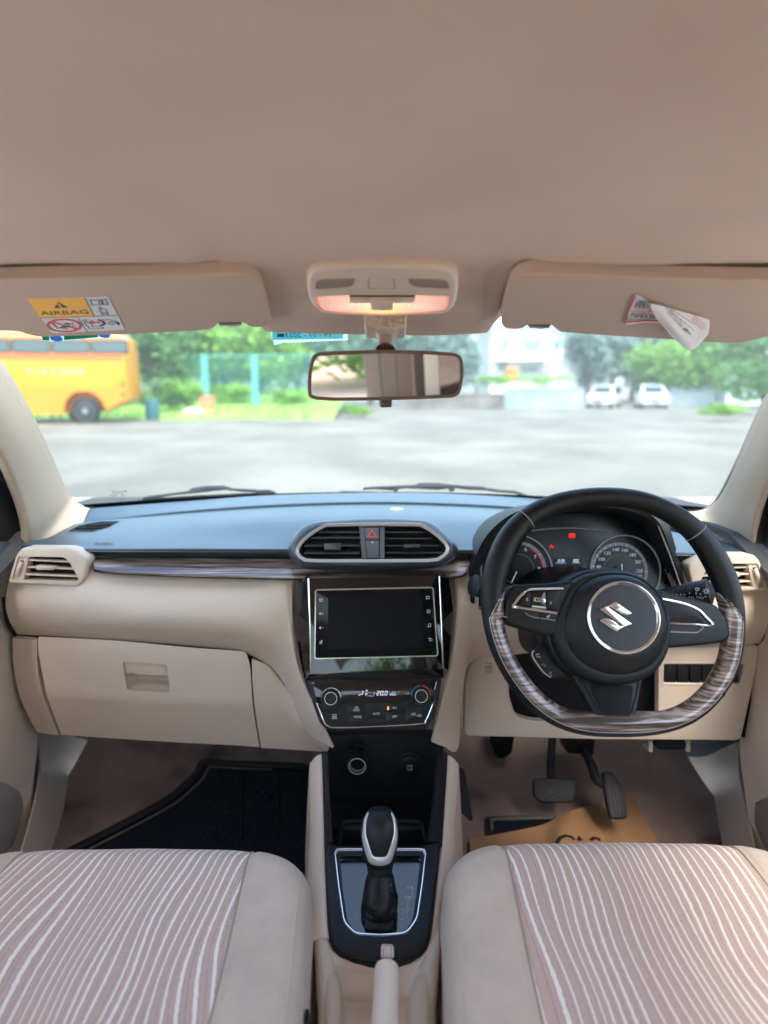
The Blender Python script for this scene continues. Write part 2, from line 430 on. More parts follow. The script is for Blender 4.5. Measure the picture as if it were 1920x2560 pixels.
def twill(name, c, mulx=1):
    m, t, b = nm(name); tc = N(t, 'ShaderNodeTexCoord')
    wv = N(t, 'ShaderNodeTexWave', wave_type='BANDS', bands_direction='DIAGONAL'); wv.inputs['Scale'].default_value = 190; wv.inputs['Distortion'].default_value = .6; wv.inputs['Detail'].default_value = 2; wv.inputs['Detail Scale'].default_value = 3
    t.links.new(tc.outputs['Object'], wv.inputs['Vector'])
    nz = N(t, 'ShaderNodeTexNoise'); nz.inputs['Scale'].default_value = 22; nz.inputs['Detail'].default_value = 9; nz.inputs['Roughness'].default_value = .7; t.links.new(tc.outputs['Object'], nz.inputs['Vector'])
    a = N(t, 'ShaderNodeMath', operation='MULTIPLY_ADD'); t.links.new(wv.outputs['Fac'], a.inputs[0]); a.inputs[1].default_value = .34; a.inputs[2].default_value = .74
    a2 = N(t, 'ShaderNodeMath', operation='MULTIPLY_ADD'); t.links.new(nz.outputs[0], a2.inputs[0]); a2.inputs[1].default_value = .42; t.links.new(a.outputs[0], a2.inputs[2])
    sb = N(t, 'ShaderNodeMath', operation='SUBTRACT'); t.links.new(a2.outputs[0], sb.inputs[0]); sb.inputs[1].default_value = .17
    mx = N(t, 'ShaderNodeVectorMath', operation='SCALE'); mx.inputs[0].default_value = c; t.links.new(sb.outputs[0], mx.inputs['Scale']); t.links.new(mx.outputs[0], b.inputs['Base Color'])
    bu = N(t, 'ShaderNodeBump'); bu.inputs['Strength'].default_value = .5; bu.inputs['Distance'].default_value = .0006; t.links.new(wv.outputs['Fac'], bu.inputs['Height']); t.links.new(bu.outputs[0], b.inputs['Normal'])
    b.inputs['Roughness'].default_value = .95; b.inputs['Specular IOR Level'].default_value = .15; b.inputs['Sheen Weight'].default_value = .15
    return m
M['twill'] = twill('seat_twill', (.66, .54, .43))
def stripes(name, sgn):
    m, t, b = nm(name); tc = N(t, 'ShaderNodeTexCoord'); sp = N(t, 'ShaderNodeSeparateXYZ'); t.links.new(tc.outputs['Object'], sp.inputs[0])
    def math_(op, a, bb=None, c=None):
        n = N(t, 'ShaderNodeMath', operation=op)
        for i, v in enumerate((a, bb, c)):
            if v is None: continue
            if isinstance(v, (int, float)): n.inputs[i].default_value = v
            else: t.links.new(v, n.inputs[i])
        return n.outputs[0]
    x, y, z = sp.outputs
    yy = math_('SUBTRACT', y, math_('MULTIPLY', z, .6))
    # large lazy waves bend the stripes; a second one bunches them up
    nz = N(t, 'ShaderNodeTexNoise', noise_dimensions='3D'); nz.inputs['Scale'].default_value = 1; nz.inputs['Detail'].default_value = 1.2
    mp = N(t, 'ShaderNodeMapping'); mp.inputs['Scale'].default_value = (6.5, 3.0, 0); mp.inputs['Location'].default_value = (3.1 if sgn > 0 else 7.7, 1.3, .5)
    t.links.new(tc.outputs['Object'], mp.inputs[0]); t.links.new(mp.outputs[0], nz.inputs['Vector'])
    d = math_('MULTIPLY', math_('SUBTRACT', nz.outputs[0], .5), .095)
    s1 = math_('MULTIPLY', math_('SINE', math_('MULTIPLY_ADD', yy, 9.0, 1.0 if sgn > 0 else 2.2)), .012)
    xx = math_('ADD', math_('ADD', x, math_('MULTIPLY', yy, -.10 * sgn)), math_('ADD', d, s1))
    u = math_('MULTIPLY', xx, 80.0)
    fr = math_('FRACT', u); cell = math_('FLOOR', u)
    wn = N(t, 'ShaderNodeTexWhiteNoise', noise_dimensions='1D'); t.links.new(cell, wn.inputs['W'])
    shift = math_('MULTIPLY_ADD', wn.outputs['Value'], .34, -.17)
    wn2 = N(t, 'ShaderNodeTexWhiteNoise', noise_dimensions='1D'); t.links.new(math_('ADD', cell, 31.7), wn2.inputs['W'])
    nzf = N(t, 'ShaderNodeTexNoise'); nzf.inputs['Scale'].default_value = 140; nzf.inputs['Detail'].default_value = 3; t.links.new(tc.outputs['Object'], nzf.inputs['Vector'])
    rag = math_('MULTIPLY', math_('SUBTRACT', nzf.outputs[0], .5), .16)
    # each stripe gets its own place and width
    wid = math_('MULTIPLY_ADD', wn2.outputs['Value'], .9, .75)
    f2 = math_('ADD', math_('ADD', math_('MULTIPLY', math_('SUBTRACT', math_('ADD', fr, shift), .61), wid), .61), rag)
    ramp = N(t, 'ShaderNodeValToRGB'); ramp.color_ramp.interpolation = 'LINEAR'; e = ramp.color_ramp.elements
    base = (.60, .44, .36); wht = (.95, .86, .75); dk = (.36, .25, .205); pk = (.64, .45, .38)
    stops = [(0, base), (.10, base), (.14, dk), (.18, base), (.40, pk), (.45, dk), (.49, wht), (.72, wht), (.76, dk), (.82, base), (1, base)]
    e[0].position = 0; e[0].color = rgb(base); e[1].position = 1; e[1].color = rgb(base)
    for p_, c_ in stops[1:-1]:
        q = ramp.color_ramp.elements.new(p_); q.color = rgb(c_)
    t.links.new(f2, ramp.inputs[0])
    # woven cross rows
    wv = N(t, 'ShaderNodeTexWave', wave_type='BANDS', bands_direction='Y'); wv.inputs['Scale'].default_value = 95; wv.inputs['Distortion'].default_value = 1.0; wv.inputs['Detail Scale'].default_value = 4
    t.links.new(tc.outputs['Object'], wv.inputs['Vector'])
    n3 = N(t, 'ShaderNodeTexNoise'); n3.inputs['Scale'].default_value = 500; n3.inputs['Detail'].default_value = 2; t.links.new(tc.outputs['Object'], n3.inputs['Vector'])
    sh = math_('ADD', math_('MULTIPLY_ADD', wv.outputs['Fac'], .14, .78), math_('MULTIPLY', n3.outputs[0], .28))
    mx = N(t, 'ShaderNodeVectorMath', operation='SCALE'); t.links.new(ramp.outputs[0], mx.inputs[0]); t.links.new(sh, mx.inputs['Scale']); t.links.new(mx.outputs[0], b.inputs['Base Color'])
    bu = N(t, 'ShaderNodeBump'); bu.inputs['Strength'].default_value = .5; bu.inputs['Distance'].default_value = .0008; t.links.new(sh, bu.inputs['Height']); t.links.new(bu.outputs[0], b.inputs['Normal'])
    b.inputs['Roughness'].default_value = .95; b.inputs['Specular IOR Level'].default_value = .15; b.inputs['Sheen Weight'].default_value = .2
    return m
M['str_l'] = stripes('striped_seat_fabric_a', 1)
M['str_r'] = stripes('striped_seat_fabric_b', -1)
def glass(name, tint, refl=.05):
    m = bpy.data.materials.new(name); m.use_nodes = True; t = m.node_tree; t.nodes.clear()
    o = N(t, 'ShaderNodeOutputMaterial'); tr = N(t, 'ShaderNodeBsdfTransparent'); tr.inputs[0].default_value = rgb(tint)
    gl = N(t, 'ShaderNodeBsdfGlossy'); gl.inputs['Roughness'].default_value = .02; mx = N(t, 'ShaderNodeMixShader'); mx.inputs[0].default_value = refl
    t.links.new(tr.outputs[0], mx.inputs[1]); t.links.new(gl.outputs[0], mx.inputs[2]); t.links.new(mx.outputs[0], o.inputs[0]); return m
M['glass'] = glass('windshield_glass', (.90, .97, .965), .02)
M['clear'] = glass('clear_cover', (.9, .9, .9), .05)
CX = -.012
# ================================================================ HEADLINER
def hz(y):
    pr = [(1.06, .06), (.985, .084), (.95, .094), (.85, .114), (.72, .134), (.5, .158), (.2, .172), (-.5, .17), (-1.25, .12)]
    for (a, za), (b, zb) in zip(pr, pr[1:]):
        if y >= b: return za + (zb - za) * (a - y) / (a - b)
    return .12
def ss(a, b, x): t = max(0, min(1, (x - a) / (b - a))); return t * t * (3 - 2 * t)
mb = MB(); rows = []
ys = [.985, .97, .95, .92, .88, .84, .80, .77, .755, .745, .738, .731, .724, .717, .71, .70, .68, .64, .58, .5, .4, .3, .2, .05, -.15, -.4, -.7, -1.0, -1.25]
nx = 96
for y in ys:
    r = []
    for i in range(nx + 1):
        x = CX + -.66 + 1.32 * i / nx; a = abs(x - CX)
        z = hz(y) - .10 * max(0, (a - .42) / .24) ** 2.6
        k = ss(.162, .192, a)
        yl = .722 - .004 * ss(.30, .42, a)
        z += k * .030 * ss(yl - .006, yl + .006, y)
        z -= k * .004 * ss(yl - .05, yl - .008, y) * (1 - ss(yl - .006, yl + .006, y))
        # soft swelling of the felt round the lamp
        z -= .004 * math.exp(-((a / .13) ** 4)) * ss(.62, .72, y)
        # faint stretch creases running back from the visor pockets, and a slight sag
        cr0 = .175 + .10 * (.72 - y) ; z -= .0035 * math.exp(-((a - cr0) / .012) ** 2) * ss(.48, .60, y) * (1 - ss(.69, .72, y)) 
        z += .0018 * math.sin(x * 7 + 1.3) * math.sin(y * 11) + .0012 * math.sin(x * 17 + y * 9)
        r.append(Vector((x, y, CAMZ + z)))
    rows.append(r)
mb.grid(rows, th=.02, thd=(0, 0, 1))
hl = ob('headliner', mb, M['head'], smooth=60); tag(hl, 'beige felt headliner stretched across the whole top of the photo', 'headliner')
HT = bvh(hl)

# ================================================================ WINDSHIELD
mb = MB(); rows = []
def wsp(s, t):
    bx, by, bz = .78 * s, 1.60 - .25 * s * s, -.262
    tx, ty, tz = .74 * s, 1.0 - .06 * s * s, .105 - .02 * s * s
    f = t; bul = .018 * math.sin(math.pi * t)
    return Vector((CX + bx + (tx - bx) * f, by + (ty - by) * f + bul, CAMZ + bz + (tz - bz) * f + bul * .6))
for j in range(13): rows.append([wsp(-1 + 2 * i / 24, j / 12) for i in range(25)])
mb.grid(rows); ws = ob('windshield', mb, M['glass'], center=False); tag(ws, 'clear curved windshield with the parking lot seen through it', 'windshield')
WT = bvh(ws)
# printed edge band, bonded to the pane
mb = MB()
mb.grid([[wsp(-1 + 2 * i / 24, t) - Vector((0, .004, .002)) for i in range(25)] for t in (0, .028)], th=.002, thd=(0, -.9, -.4))
ob('edge_band', mb, M['blk_m'], ws)
# glass maker's mark, lower left, read from inside it is mirrored
def onws(c, pts, lift=.003):
    out = []
    for x, y in pts:
        h = hit(WT, *c(x, y), lift=lift); out.append(h)
    return out
class WP(Pl):
    def __init__(s, px, py):
        d = ray(px, py).normalized(); h = WT.ray_cast(CAM, d); s.O = h[0]; n = h[1]; s.N = (n if n.dot(d) < 0 else -n).normalized()
        s.U = Vector((0, 0, 1)).cross(s.N).normalized() if abs(s.N.z) < .99 else Vector((1, 0, 0))
        s.V = s.N.cross(s.U).normalized()
p = WP(*cWD(430, 300)); mb = MB()
t4 = lambda pl, c, txt, x0, y0, x1, y1, mir=False, **k: mb.text(pl, txt, pl.l(*c(x1 if mir else x0, y1)), pl.l(*c(x0 if mir else x1, y1)), pl.l(*c(x1 if mir else x0, y0)), **k)
mb.disc(p, p.l(*cWD(610, 208)), .0022, .003, .0034, 10)
t4(p, cWD, 'SUZUKI', 310, 200, 570, 225, True, h=.003)
t4(p, cWD, 'LAMINATED', 340, 238, 560, 258, True, h=.003)
for k in range(4): t4(p, cWD, ['43R-000123', 'DOT 455', 'AS1 M3', 'IS 2553'][k] if False else '- - - - - -', 240 + 8 * k, 335 + 18 * k, 470, 342 + 18 * k, True, h=.003)
q = [p.l(*cWD(x, y)) for x, y in ((280, 298), (360, 275), (440, 295), (360, 315))]; mb.stroke(p, q, .0004, .003, .0034, True)
mb.stroke(p, [p.l(*cWD(560 + 38 * math.cos(a * .5), 298 + 32 * math.sin(a * .5))) for a in range(12)], .0004, .003, .0034)
mb.stroke(p, [p.l(*cWD(530 + 30 * math.cos(a * .5), 380 + 22 * math.sin(a * .5))) for a in range(12)], .0004, .003, .0034)
ob('maker_mark', mb, M['blk_m'], ws, smooth=0)

# ================================================================ DASHBOARD
dash = thing('dashboard', P(830, 1400, 1.2), 'black and beige dashboard spanning the full width below the windshield', 'dashboard')
R0 = [(187,1099,1.36),(290,1091,1.43),(420,1081,1.49),(560,1071,1.53),(700,1066,1.555),(830,1064,1.56),(960,1066,1.555),(1100,1073,1.53),(1250,1083,1.49),(1400,1096,1.43),(1506,1107,1.36)]
R1 = [(168,1126,1.30),(280,1116,1.35),(415,1104,1.39),(560,1094,1.42),(700,1088,1.44),(830,1086,1.44),(960,1089,1.44),(1100,1096,1.42),(1250,1107,1.39),(1400,1118,1.35),(1517,1137,1.29)]
R2 = [(134,1146,1.23),(270,1140,1.26),(410,1130,1.28),(560,1121,1.29),(700,1115,1.30),(830,1113,1.30),(960,1116,1.30),(1100,1124,1.29),(1250,1134,1.28),(1400,1145,1.26),(1557,1168,1.22)]
R3 = [(102,1162,1.18),(250,1165,1.18),(400,1161,1.19),(560,1157,1.20),(700,1152,1.20),(830,1150,1.20),(960,1153,1.20),(1100,1158,1.20),(1250,1163,1.19),(1400,1171,1.18),(1614,1182,1.17)]
R4 = [(50,1178,1.135),(190,1186,1.125),(400,1187,1.12),(560,1188,1.12),(700,1188,1.125),(830,1188,1.13),(960,1189,1.125),(1100,1190,1.12),(1250,1191,1.12),(1400,1193,1.12),(1629,1199,1.13)]
R5 = [(50,1186,1.15),(192,1204,1.15),(400,1210,1.15),(560,1212,1.15),(700,1214,1.15),(830,1214,1.15),(960,1214,1.15),(1100,1214,1.15),(1250,1214,1.15),(1400,1214,1.15),(1629,1210,1.15)]
mb = MB(); G = lambda r: [P(*q) for q in r]
a1 = [(q[0], q[1] + 2.5, q[2] - .004) for q in R1]; a4 = [(q[0], q[1] - 5, q[2] + .012) for q in R4]; a4b = [(q[0], q[1] + 3, q[2] - .0015) for q in R4]
mb.grid([G(R0), G(R1), G(a1), G(R2), G(R3), G(a4), G(R4), G(a4b), G(R5)], th=.004, nu=6, nv=3)
mb.delpx([(1026, 1330), (1028, 1236), (1058, 1166), (1106, 1122), (1168, 1101), (1270, 1093), (1352, 1101), (1410, 1130), (1444, 1203), (1478, 1330)])
dtop = ob('dash_top', mb, M['dash'], dash, smooth=50); tag(dtop, 'black soft dash top reflecting the sky')
# side defroster vents
cutters = []
def defrost(pts, c):
    pl = Pl(*c(*pts[1]), 1.25, 62); pl.O = P(*c(*pts[1]), 1.25)
    # fit the plane to the surface
    hs = [hit(DT, *c(x, y), lift=0) for x, y in pts]
    hs = [h for h in hs if h]
    if len(hs) < 3: return
    o = sum(hs, Vector()) / len(hs); n = (hs[1] - hs[0]).cross(hs[2] - hs[0]).normalized()
    if n.z < 0: n = -n
    pl.O = o; pl.N = n; pl.U = Vector((1, 0, 0)) - n * n.x; pl.U.normalize(); pl.V = n.cross(pl.U)
    return pl
DT = bvh(dtop)
def defvent(c, pts, slats):
    pl = defrost(pts, c)
    if pl is None: return
    ol = rnd(pl.L(c, pts), .004)
    cm = MB().prism(pl, ol, -.03, .02); cut(dtop, cm)
    b = MB().prism(pl, offs(ol, -.001), -.02, -.008); v = ob('defroster_vent', b, M['blk_m'], dash)
    s = MB()
    for q in slats: s.stroke(pl, pl.L(c, q), .0022, -.007, .0005)
    ob('slat', s, M['blk'], v)
    ob('rim', MB().frame(pl, offs(ol, -.0012), .0016, -.004, .0012), M['dash'], v)
# left: wedge read from the close-up
defvent(cDL, [(295, 152), (345, 128), (430, 112), (520, 110), (470, 138), (400, 155)], [[(305, 147), (440, 147)], [(330, 137), (470, 134)], [(370, 126), (500, 121)]])
defvent(lambda x, y: ((1680 - x * .5) if False else (1678 - cDL(x, y)[0]), cDL(x, y)[1] + 8), [(295, 152), (345, 128), (430, 112), (520, 110), (470, 138), (400, 155)], [[(305, 147), (440, 147)], [(330, 137), (470, 134)], [(370, 126), (500, 121)]])
DT = bvh(dtop)
class SP(Pl):
    def __init__(s, tree, px, py):
        d = ray(px, py).normalized(); h = tree.ray_cast(CAM, d); s.O = h[0]; n = h[1]; s.N = (n if n.dot(d) < 0 else -n).normalized()
        s.U = (Vector((1, 0, 0)) - s.N * s.N.x).normalized(); s.V = s.N.cross(s.U).normalized()
try:
    p = SP(DT, *cL(900, 68)); mb = MB()
    mb.text(p, 'SRS AIRBAG', p.l(*cL(815, 79)), p.l(*cL(972, 79)), p.l(*cL(825, 58)), h=.0012)
    ob('airbag_lettering', mb, M['pcol'], dash, smooth=0)
except Exception as e: print('lettering', e)
# small silver sensor cap on the dash
pp = SP(DT, 857, 1101); ob('sun_sensor', MB().pad(pp, circ(0, 0, .014, 20, ry=.008), 0, .003), M['satin'], dash)

# beige upper fascia, passenger side
c0 = [(36,1190,1.135),(22,1240,1.105),(12,1300,1.09),(20,1340,1.10),(37,1370,1.13)]
cols = [c0, [(150,1195,1.14),(150,1245,1.10),(150,1305,1.08),(150,1348,1.09),(150,1377,1.125)],
 [(300,1208,1.15),(300,1255,1.105),(300,1310,1.072),(300,1350,1.074),(300,1388,1.125)],
 [(450,1210,1.155),(450,1255,1.105),(450,1314,1.068),(450,1360,1.070),(450,1400,1.125)],
 [(545,1212,1.155),(550,1260,1.10),(550,1322,1.064),(545,1372,1.068),(528,1411,1.125)],
 [(600,1214,1.15),(608,1265,1.09),(615,1345,1.065),(608,1405,1.075),(578,1440,1.125)],
 [(625,1216,1.13),(626,1280,1.085),(628,1370,1.060),(634,1450,1.062),(620,1500,1.115)],
 [(634,1218,1.125),(631,1300,1.078),(638,1410,1.055),(664,1520,1.035),(660,1578,1.07)],
 [(641,1220,1.12),(636,1305,1.085),(652,1440,1.055),(690,1552,1.02),(718,1616,1.02)]]
mb = MB(); mb.grid([[P(*q) for q in c] for c in cols], th=-.004, nu=8, nv=6)
uf = ob('upper_fascia', mb, M['beige'], dash, smooth=60)
cols = [[(981,1222,1.12),(983,1305,1.085),(966,1445,1.05),(946,1550,1.015),(932,1602,1.02)],
 [(990,1222,1.12),(991,1305,1.078),(980,1430,1.048),(964,1545,1.03),(958,1612,1.03)],
 [(1005,1222,1.125),(1006,1300,1.08),(1002,1400,1.06),(994,1520,1.055),(991,1612,1.06)],
 [(1040,1222,1.13),(1040,1300,1.09),(1036,1365,1.075),(1022,1412,1.085),(1006,1445,1.10)],
 [(1120,1222,1.13),(1120,1290,1.095),(1120,1350,1.085),(1115,1385,1.095),(1105,1415,1.12)],
 [(1300,1222,1.13),(1300,1290,1.095),(1300,1345,1.08),(1300,1375,1.09),(1300,1400,1.125)],
 [(1480,1215,1.13),(1480,1290,1.095),(1480,1340,1.08),(1480,1372,1.09),(1480,1396,1.125)],
 [(1580,1210,1.13),(1580,1285,1.095),(1580,1335,1.08),(1578,1368,1.09),(1576,1392,1.125)],
 [(1645,1206,1.135),(1658,1262,1.105),(1664,1320,1.09),(1655,1360,1.10),(1642,1390,1.13)]]
mb = MB(); mb.grid([[P(*q) for q in c] for c in cols], th=-.004, nu=8, nv=6)
fr = ob('upper_fascia', mb, M['beige'], dash, smooth=60)

# black backing standing in for shade in the gaps, then the panels in front
mb = MB(); mb.grid([[P(x, y, 1.165) for x in (100, 300, 560, 712)] for y in (1385, 1480, 1560)], th=-.01); ob('dark_backing', mb, M['blk_m'], dash)
mb = MB(); mb.grid([[P(x, y, 1.165) for x in (1012, 1200, 1400, 1600)] for y in (1400, 1480, 1560)], th=-.01); ob('dark_backing', mb, M['blk_m'], dash)
# glove box lid
rr = [[(91,1377,1.128),(250,1386,1.124),(400,1398,1.122),(500,1407,1.122),(530,1415,1.123)],
      [(90,1400,1.122),(250,1408,1.118),(400,1420,1.117),(510,1428,1.117),(541,1436,1.118)],
      [(105,1480,1.117),(250,1488,1.114),(400,1496,1.113),(505,1500,1.113),(547,1502,1.114)],
      [(110,1500,1.119),(252,1508,1.116),(402,1515,1.115),(508,1519,1.115),(549,1521,1.116)],
      [(139,1577,1.145),(270,1586,1.142),(420,1595,1.141),(520,1600,1.141),(563,1604,1.142)]]
mb = MB(); mb.grid([[P(*q) for q in r] for r in rr], th=-.012, nu=5, nv=2)
gl = ob('glove_box_lid', mb, M['beige_s'], dash, smooth=50)
gp = Pl(*cL(1280, 1190), 1.117, 2)
ol = rnd(gp.L(cL, [(1080, 1062), (1465, 1090), (1492, 1325), (1125, 1305)]), .006)
cut(gl, MB().prism(gp, ol, -.006, .03))
pk = MB(); inn = offs(ol, .006)
pk.ring(gp, ol, inn, -.0225, -.001, -.021); pk.prism(gp, ol, -.025, -.0222); ob('pocket', pk, M['beige_s'], gl, smooth=50)
pk = MB()
pk.ring(gp, offs(ol, -.003), ol, -.004, .0022); ob('recess_rim', pk, M['beige_s'], gl, bev=.0008)
hd = MB().pad(gp, rnd(gp.L(cL, [(1078, 1060), (1462, 1088), (1474, 1204), (1095, 1178)]), .005), -.006, .007, .002); hh_ = ob('handle', hd, M['beige_s'], gl); ob('handle_shade_ring', MB().stroke(gp, offs(rnd(gp.L(cL, [(1078, 1060), (1462, 1088), (1474, 1204), (1095, 1178)]), .005), -.0009), .0014, -.002, .0026, True), M['blk_m'], hh_)  # black ring drawn as the shadow line round the handle
# dark tubes drawn as the shade inside the shut lines
def shade_line(pts, r=.0022): ob('shut_line_shade', MB().tube(spl([P(*q_) for q_ in pts], 5), r, 6), M['blk_m'], dash)
shade_line([(139, 1579, 1.147), (108, 1500, 1.121), (98, 1450, 1.120), (89, 1400, 1.123), (88, 1382, 1.126), (92, 1376, 1.126), (250, 1385, 1.122), (400, 1396.5, 1.120), (500, 1405.5, 1.120), (532, 1413, 1.121), (543, 1430, 1.120), (548, 1500, 1.113), (556, 1560, 1.126), (566, 1605, 1.142)], .0016)
shade_line([(30, 1330, 1.108), (35, 1372, 1.134), (38, 1440, 1.134), (57, 1512, 1.138), (84, 1572, 1.152)], .005)
shade_line([(8, 1290, 1.10), (16, 1342, 1.105), (33, 1372, 1.13)], .004)
shade_line([(1666, 1300, 1.10), (1662, 1345, 1.105), (1645, 1392, 1.13), (1632, 1470, 1.13), (1604, 1590, 1.14)], .005)
# end panel, left, and strip beside the console
mb = MB(); mb.grid([[P(*q) for q in r] for r in [[(36,1373,1.13),(88,1378,1.127)],[(40,1440,1.13),(92,1450,1.122)],[(58,1510,1.135),(108,1515,1.123)],[(88,1572,1.15),(135,1578,1.148)]]], th=-.012, nu=3, nv=5)
ob('end_panel', mb, M['beige_s'], dash, smooth=50)
mb = MB(); mb.grid([[P(*q) for q in r] for r in [[(546,1421,1.124),(560,1428,1.124),(580,1443,1.124)],[(549,1470,1.118),(590,1478,1.116),(622,1496,1.114)],[(556,1530,1.118),(620,1540,1.11),(668,1572,1.09)],[(568,1605,1.142),(640,1609,1.13),(712,1612,1.10)]]], th=-.012, nu=4, nv=5)
ob('lower_trim', mb, M['beige_s'], dash, smooth=50)
# knee panel, driver side
kp = Pl(1300, 1490, 1.125, 4)
kol = rnd(kp.L(cD, [(1001, 1588), (1003, 1480), (1012, 1436), (1035, 1416), (1100, 1414), (1300, 1402), (1560, 1396), (1640, 1392), (1626, 1470), (1598, 1598), (1300, 1596)]), .012)
mb = MB().pad(kp, kol, -.012, .004, .003, 3); kn = ob('knee_panel', mb, M['beige_s'], dash, smooth=50)
cut(kn, MB().prism(kp, rnd(kp.L(cD, [(1098, 1395), (1098, 1500), (1112, 1545), (1150, 1556), (1300, 1556), (1420, 1556), (1420, 1395)]), .01), -.02, .02))
so_ = MB()
for k in range(4): so_.prism(kp, kp.L(cR, [(435, 787 + 12 * k), (466, 787 + 12 * k), (466, 792 + 12 * k), (435, 792 + 12 * k)]), -.02, .02)
cut(kn, so_)
ob('hole_rim', MB().frame(kp, offs(rnd(kp.L(cD, [(1098, 1400), (1098, 1500), (1112, 1545), (1150, 1556), (1300, 1556), (1420, 1556), (1420, 1400)]), .01), -.004), .0042, -.008, .006, .0045), M['beige_s'], kn, bev=.001)
# switch bank
sb = rnd(kp.L(cR, [(1205, 792), (1552, 792), (1534, 876), (1203, 872)]), .004)
cut(kn, MB().prism(kp, sb, -.02, .02))
ob('bank_rim', MB().frame(kp, offs(sb, -.004), .0042, -.008, .0055, .004), M['beige_s'], kn, bev=.001)
for k in range(6):
    x0 = 1208 + 54 * k + 2; x1 = min(x0 + 50, 1534 if k == 5 else 2000)
    s_ = MB().pad(kp, rnd(kp.L(cR, [(x0, 796), (x1, 796), (x1 - 3, 872), (x0, 871)]), .002), -.01, .0035 if k < 5 else .002, .001); sw = ob('blank_switch' if k < 5 else 'dimmer_switch', s_, M['blk'], dash)
# lower bracket shapes peeping out below the knee panel
for a in ((1292, 1604), (1368, 1390)): pass
mb = MB(); q = Pl(1452, 1608, 1.13, 0); mb.pad(q, rnd(q.L(cR, [(1172, 1128), (1305, 1128), (1300, 1164), (1178, 1164)]), .005), -.03, .002); ob('fuse_bracket', mb, M['blk'], dash)
for x in (1150, 1312):
    mb = MB(); mb.tube([q.w(*q.l(*cR(x, 1120))), q.w(*q.l(*cR(x, 1165))), q.w(*q.l(*cR(x - 6, 1168)), -.02)], .005, 8); ob('bracket_hook', mb, M['beige_d'], dash)

# wood veneer strip
def strip(name, top, bot, m, par, th=-.004, k=6):
    mb = MB(); mid = [tuple((a + b) / 2 for a, b in zip(t_, b_)) for t_, b_ in zip(top, bot)]
    mid = [(a, b, c - .004) for a, b, c in mid]
    mb.grid([[P(*q) for q in r] for r in (top, mid, bot)], th=th, nu=k, nv=4); return ob(name, mb, m, par, smooth=60)
tp = [(205,1207,1.135),(215,1208,1.135),(400,1210,1.135),(620,1212,1.133),(829,1213,1.130),(1000,1213,1.130),(1012,1213,1.128)]
bt = [(206,1226,1.100),(222,1236,1.096),(400,1245,1.093),(640,1251,1.090),(829,1254,1.088),(985,1247,1.090),(1010,1232,1.095)]
strip('wood_strip', tp, bt, M['woodd'], dash)
mb = MB(); mb.tube(spl([P(a, b + 1, c + .001) for a, b, c in [(204,1207,1.135)] + bt], 4), .0011, 6); ob('strip_seam', mb, M['blk_m'], dash)

# ---- centre vent pod
vp = Pl(*cV(830, 265), 1.085, 14)
VO = vp.L(cV, [(165, 335), (200, 260), (290, 180), (400, 112), (440, 100), (840, 96), (1240, 98), (1290, 118), (1400, 190), (1480, 270), (1505, 320), (1495, 350), (1420, 415), (1380, 430), (850, 433), (260, 433), (210, 412), (172, 365)])
VO = resample(spl([Vector(v) for v in rnd(VO, .01, 3)], 2, True), 90, True); VO = [tuple(v) for v in VO]
cen = vp.l(*cV(835, 270))
outw = vp.L(cV, [(75, 330), (100, 230), (170, 130), (270, 85), (440, 60), (840, 40), (1240, 50), (1390, 90), (1500, 190), (1580, 280), (1600, 330), (1570, 400), (1450, 480), (1400, 495), (850, 515), (260, 508), (180, 480), (100, 400)])
OW = [tuple(v) for v in resample(spl([Vector(v) for v in outw], 5, True), 90, True)]
# line the two loops up by angle
def byang(loop, c, n=96):
    out = []; L_ = [(math.atan2(b - c[1], a - c[0]), a, b) for a, b in loop]
    for k in range(n):
        th = -math.pi + 2 * math.pi * k / n; d = Vector((math.cos(th), math.sin(th))); best = None
        for (a, b) in zip(loop, loop[1:] + loop[:1]):
            A_, B_ = Vector(a) - Vector(c), Vector(b) - Vector(c); e = B_ - A_; den = d.x * e.y - d.y * e.x
            if abs(den) < 1e-12: continue
            t = (A_.x * e.y - A_.y * e.x) / den; u = (A_.x * d.y - A_.y * d.x) / den
            if t > 0 and -1e-6 <= u <= 1 + 1e-6 and (best is None or t > best): best = t
        out.append((c[0] + d.x * best, c[1] + d.y * best))
    return out
VO = byang(VO, cen); OW = byang(OW, cen)
def mixl(a, b, t): return [(p[0] + (q[0] - p[0]) * t, p[1] + (q[1] - p[1]) * t) for p, q in zip(a, b)]
mb = MB(); loops = []
for t, h in ((1, -.075), (.97, -.045), (.85, -.022), (.6, -.008), (.3, -.002), (.06, 0), (0, -.001), (0, -.03)):
    loops.append([vp.w(a, b, h * (1.0 if b > cen[1] else .75)) for a, b in mixl(VO, OW, t)])
mb.rings(loops, False, False)
pod = ob('vent_pod', mb, M['dash'], dash, smooth=60)
ob('chrome_surround', MB().ring(vp, offs(VO, -.0005), offs(VO, .0052), -.01, .0012, -.001), M['satin'], pod, bev=.0006)
ob('vent_cavity', MB().prism(vp, offs(VO, .0045), -.05, -.026), M['blk_m'], pod)
ins = offs(VO, .0052)
ob('vent_lip', MB().ring(vp, ins, offs(VO, .009), -.02, -.0012, -.006), M['blk'], pod)
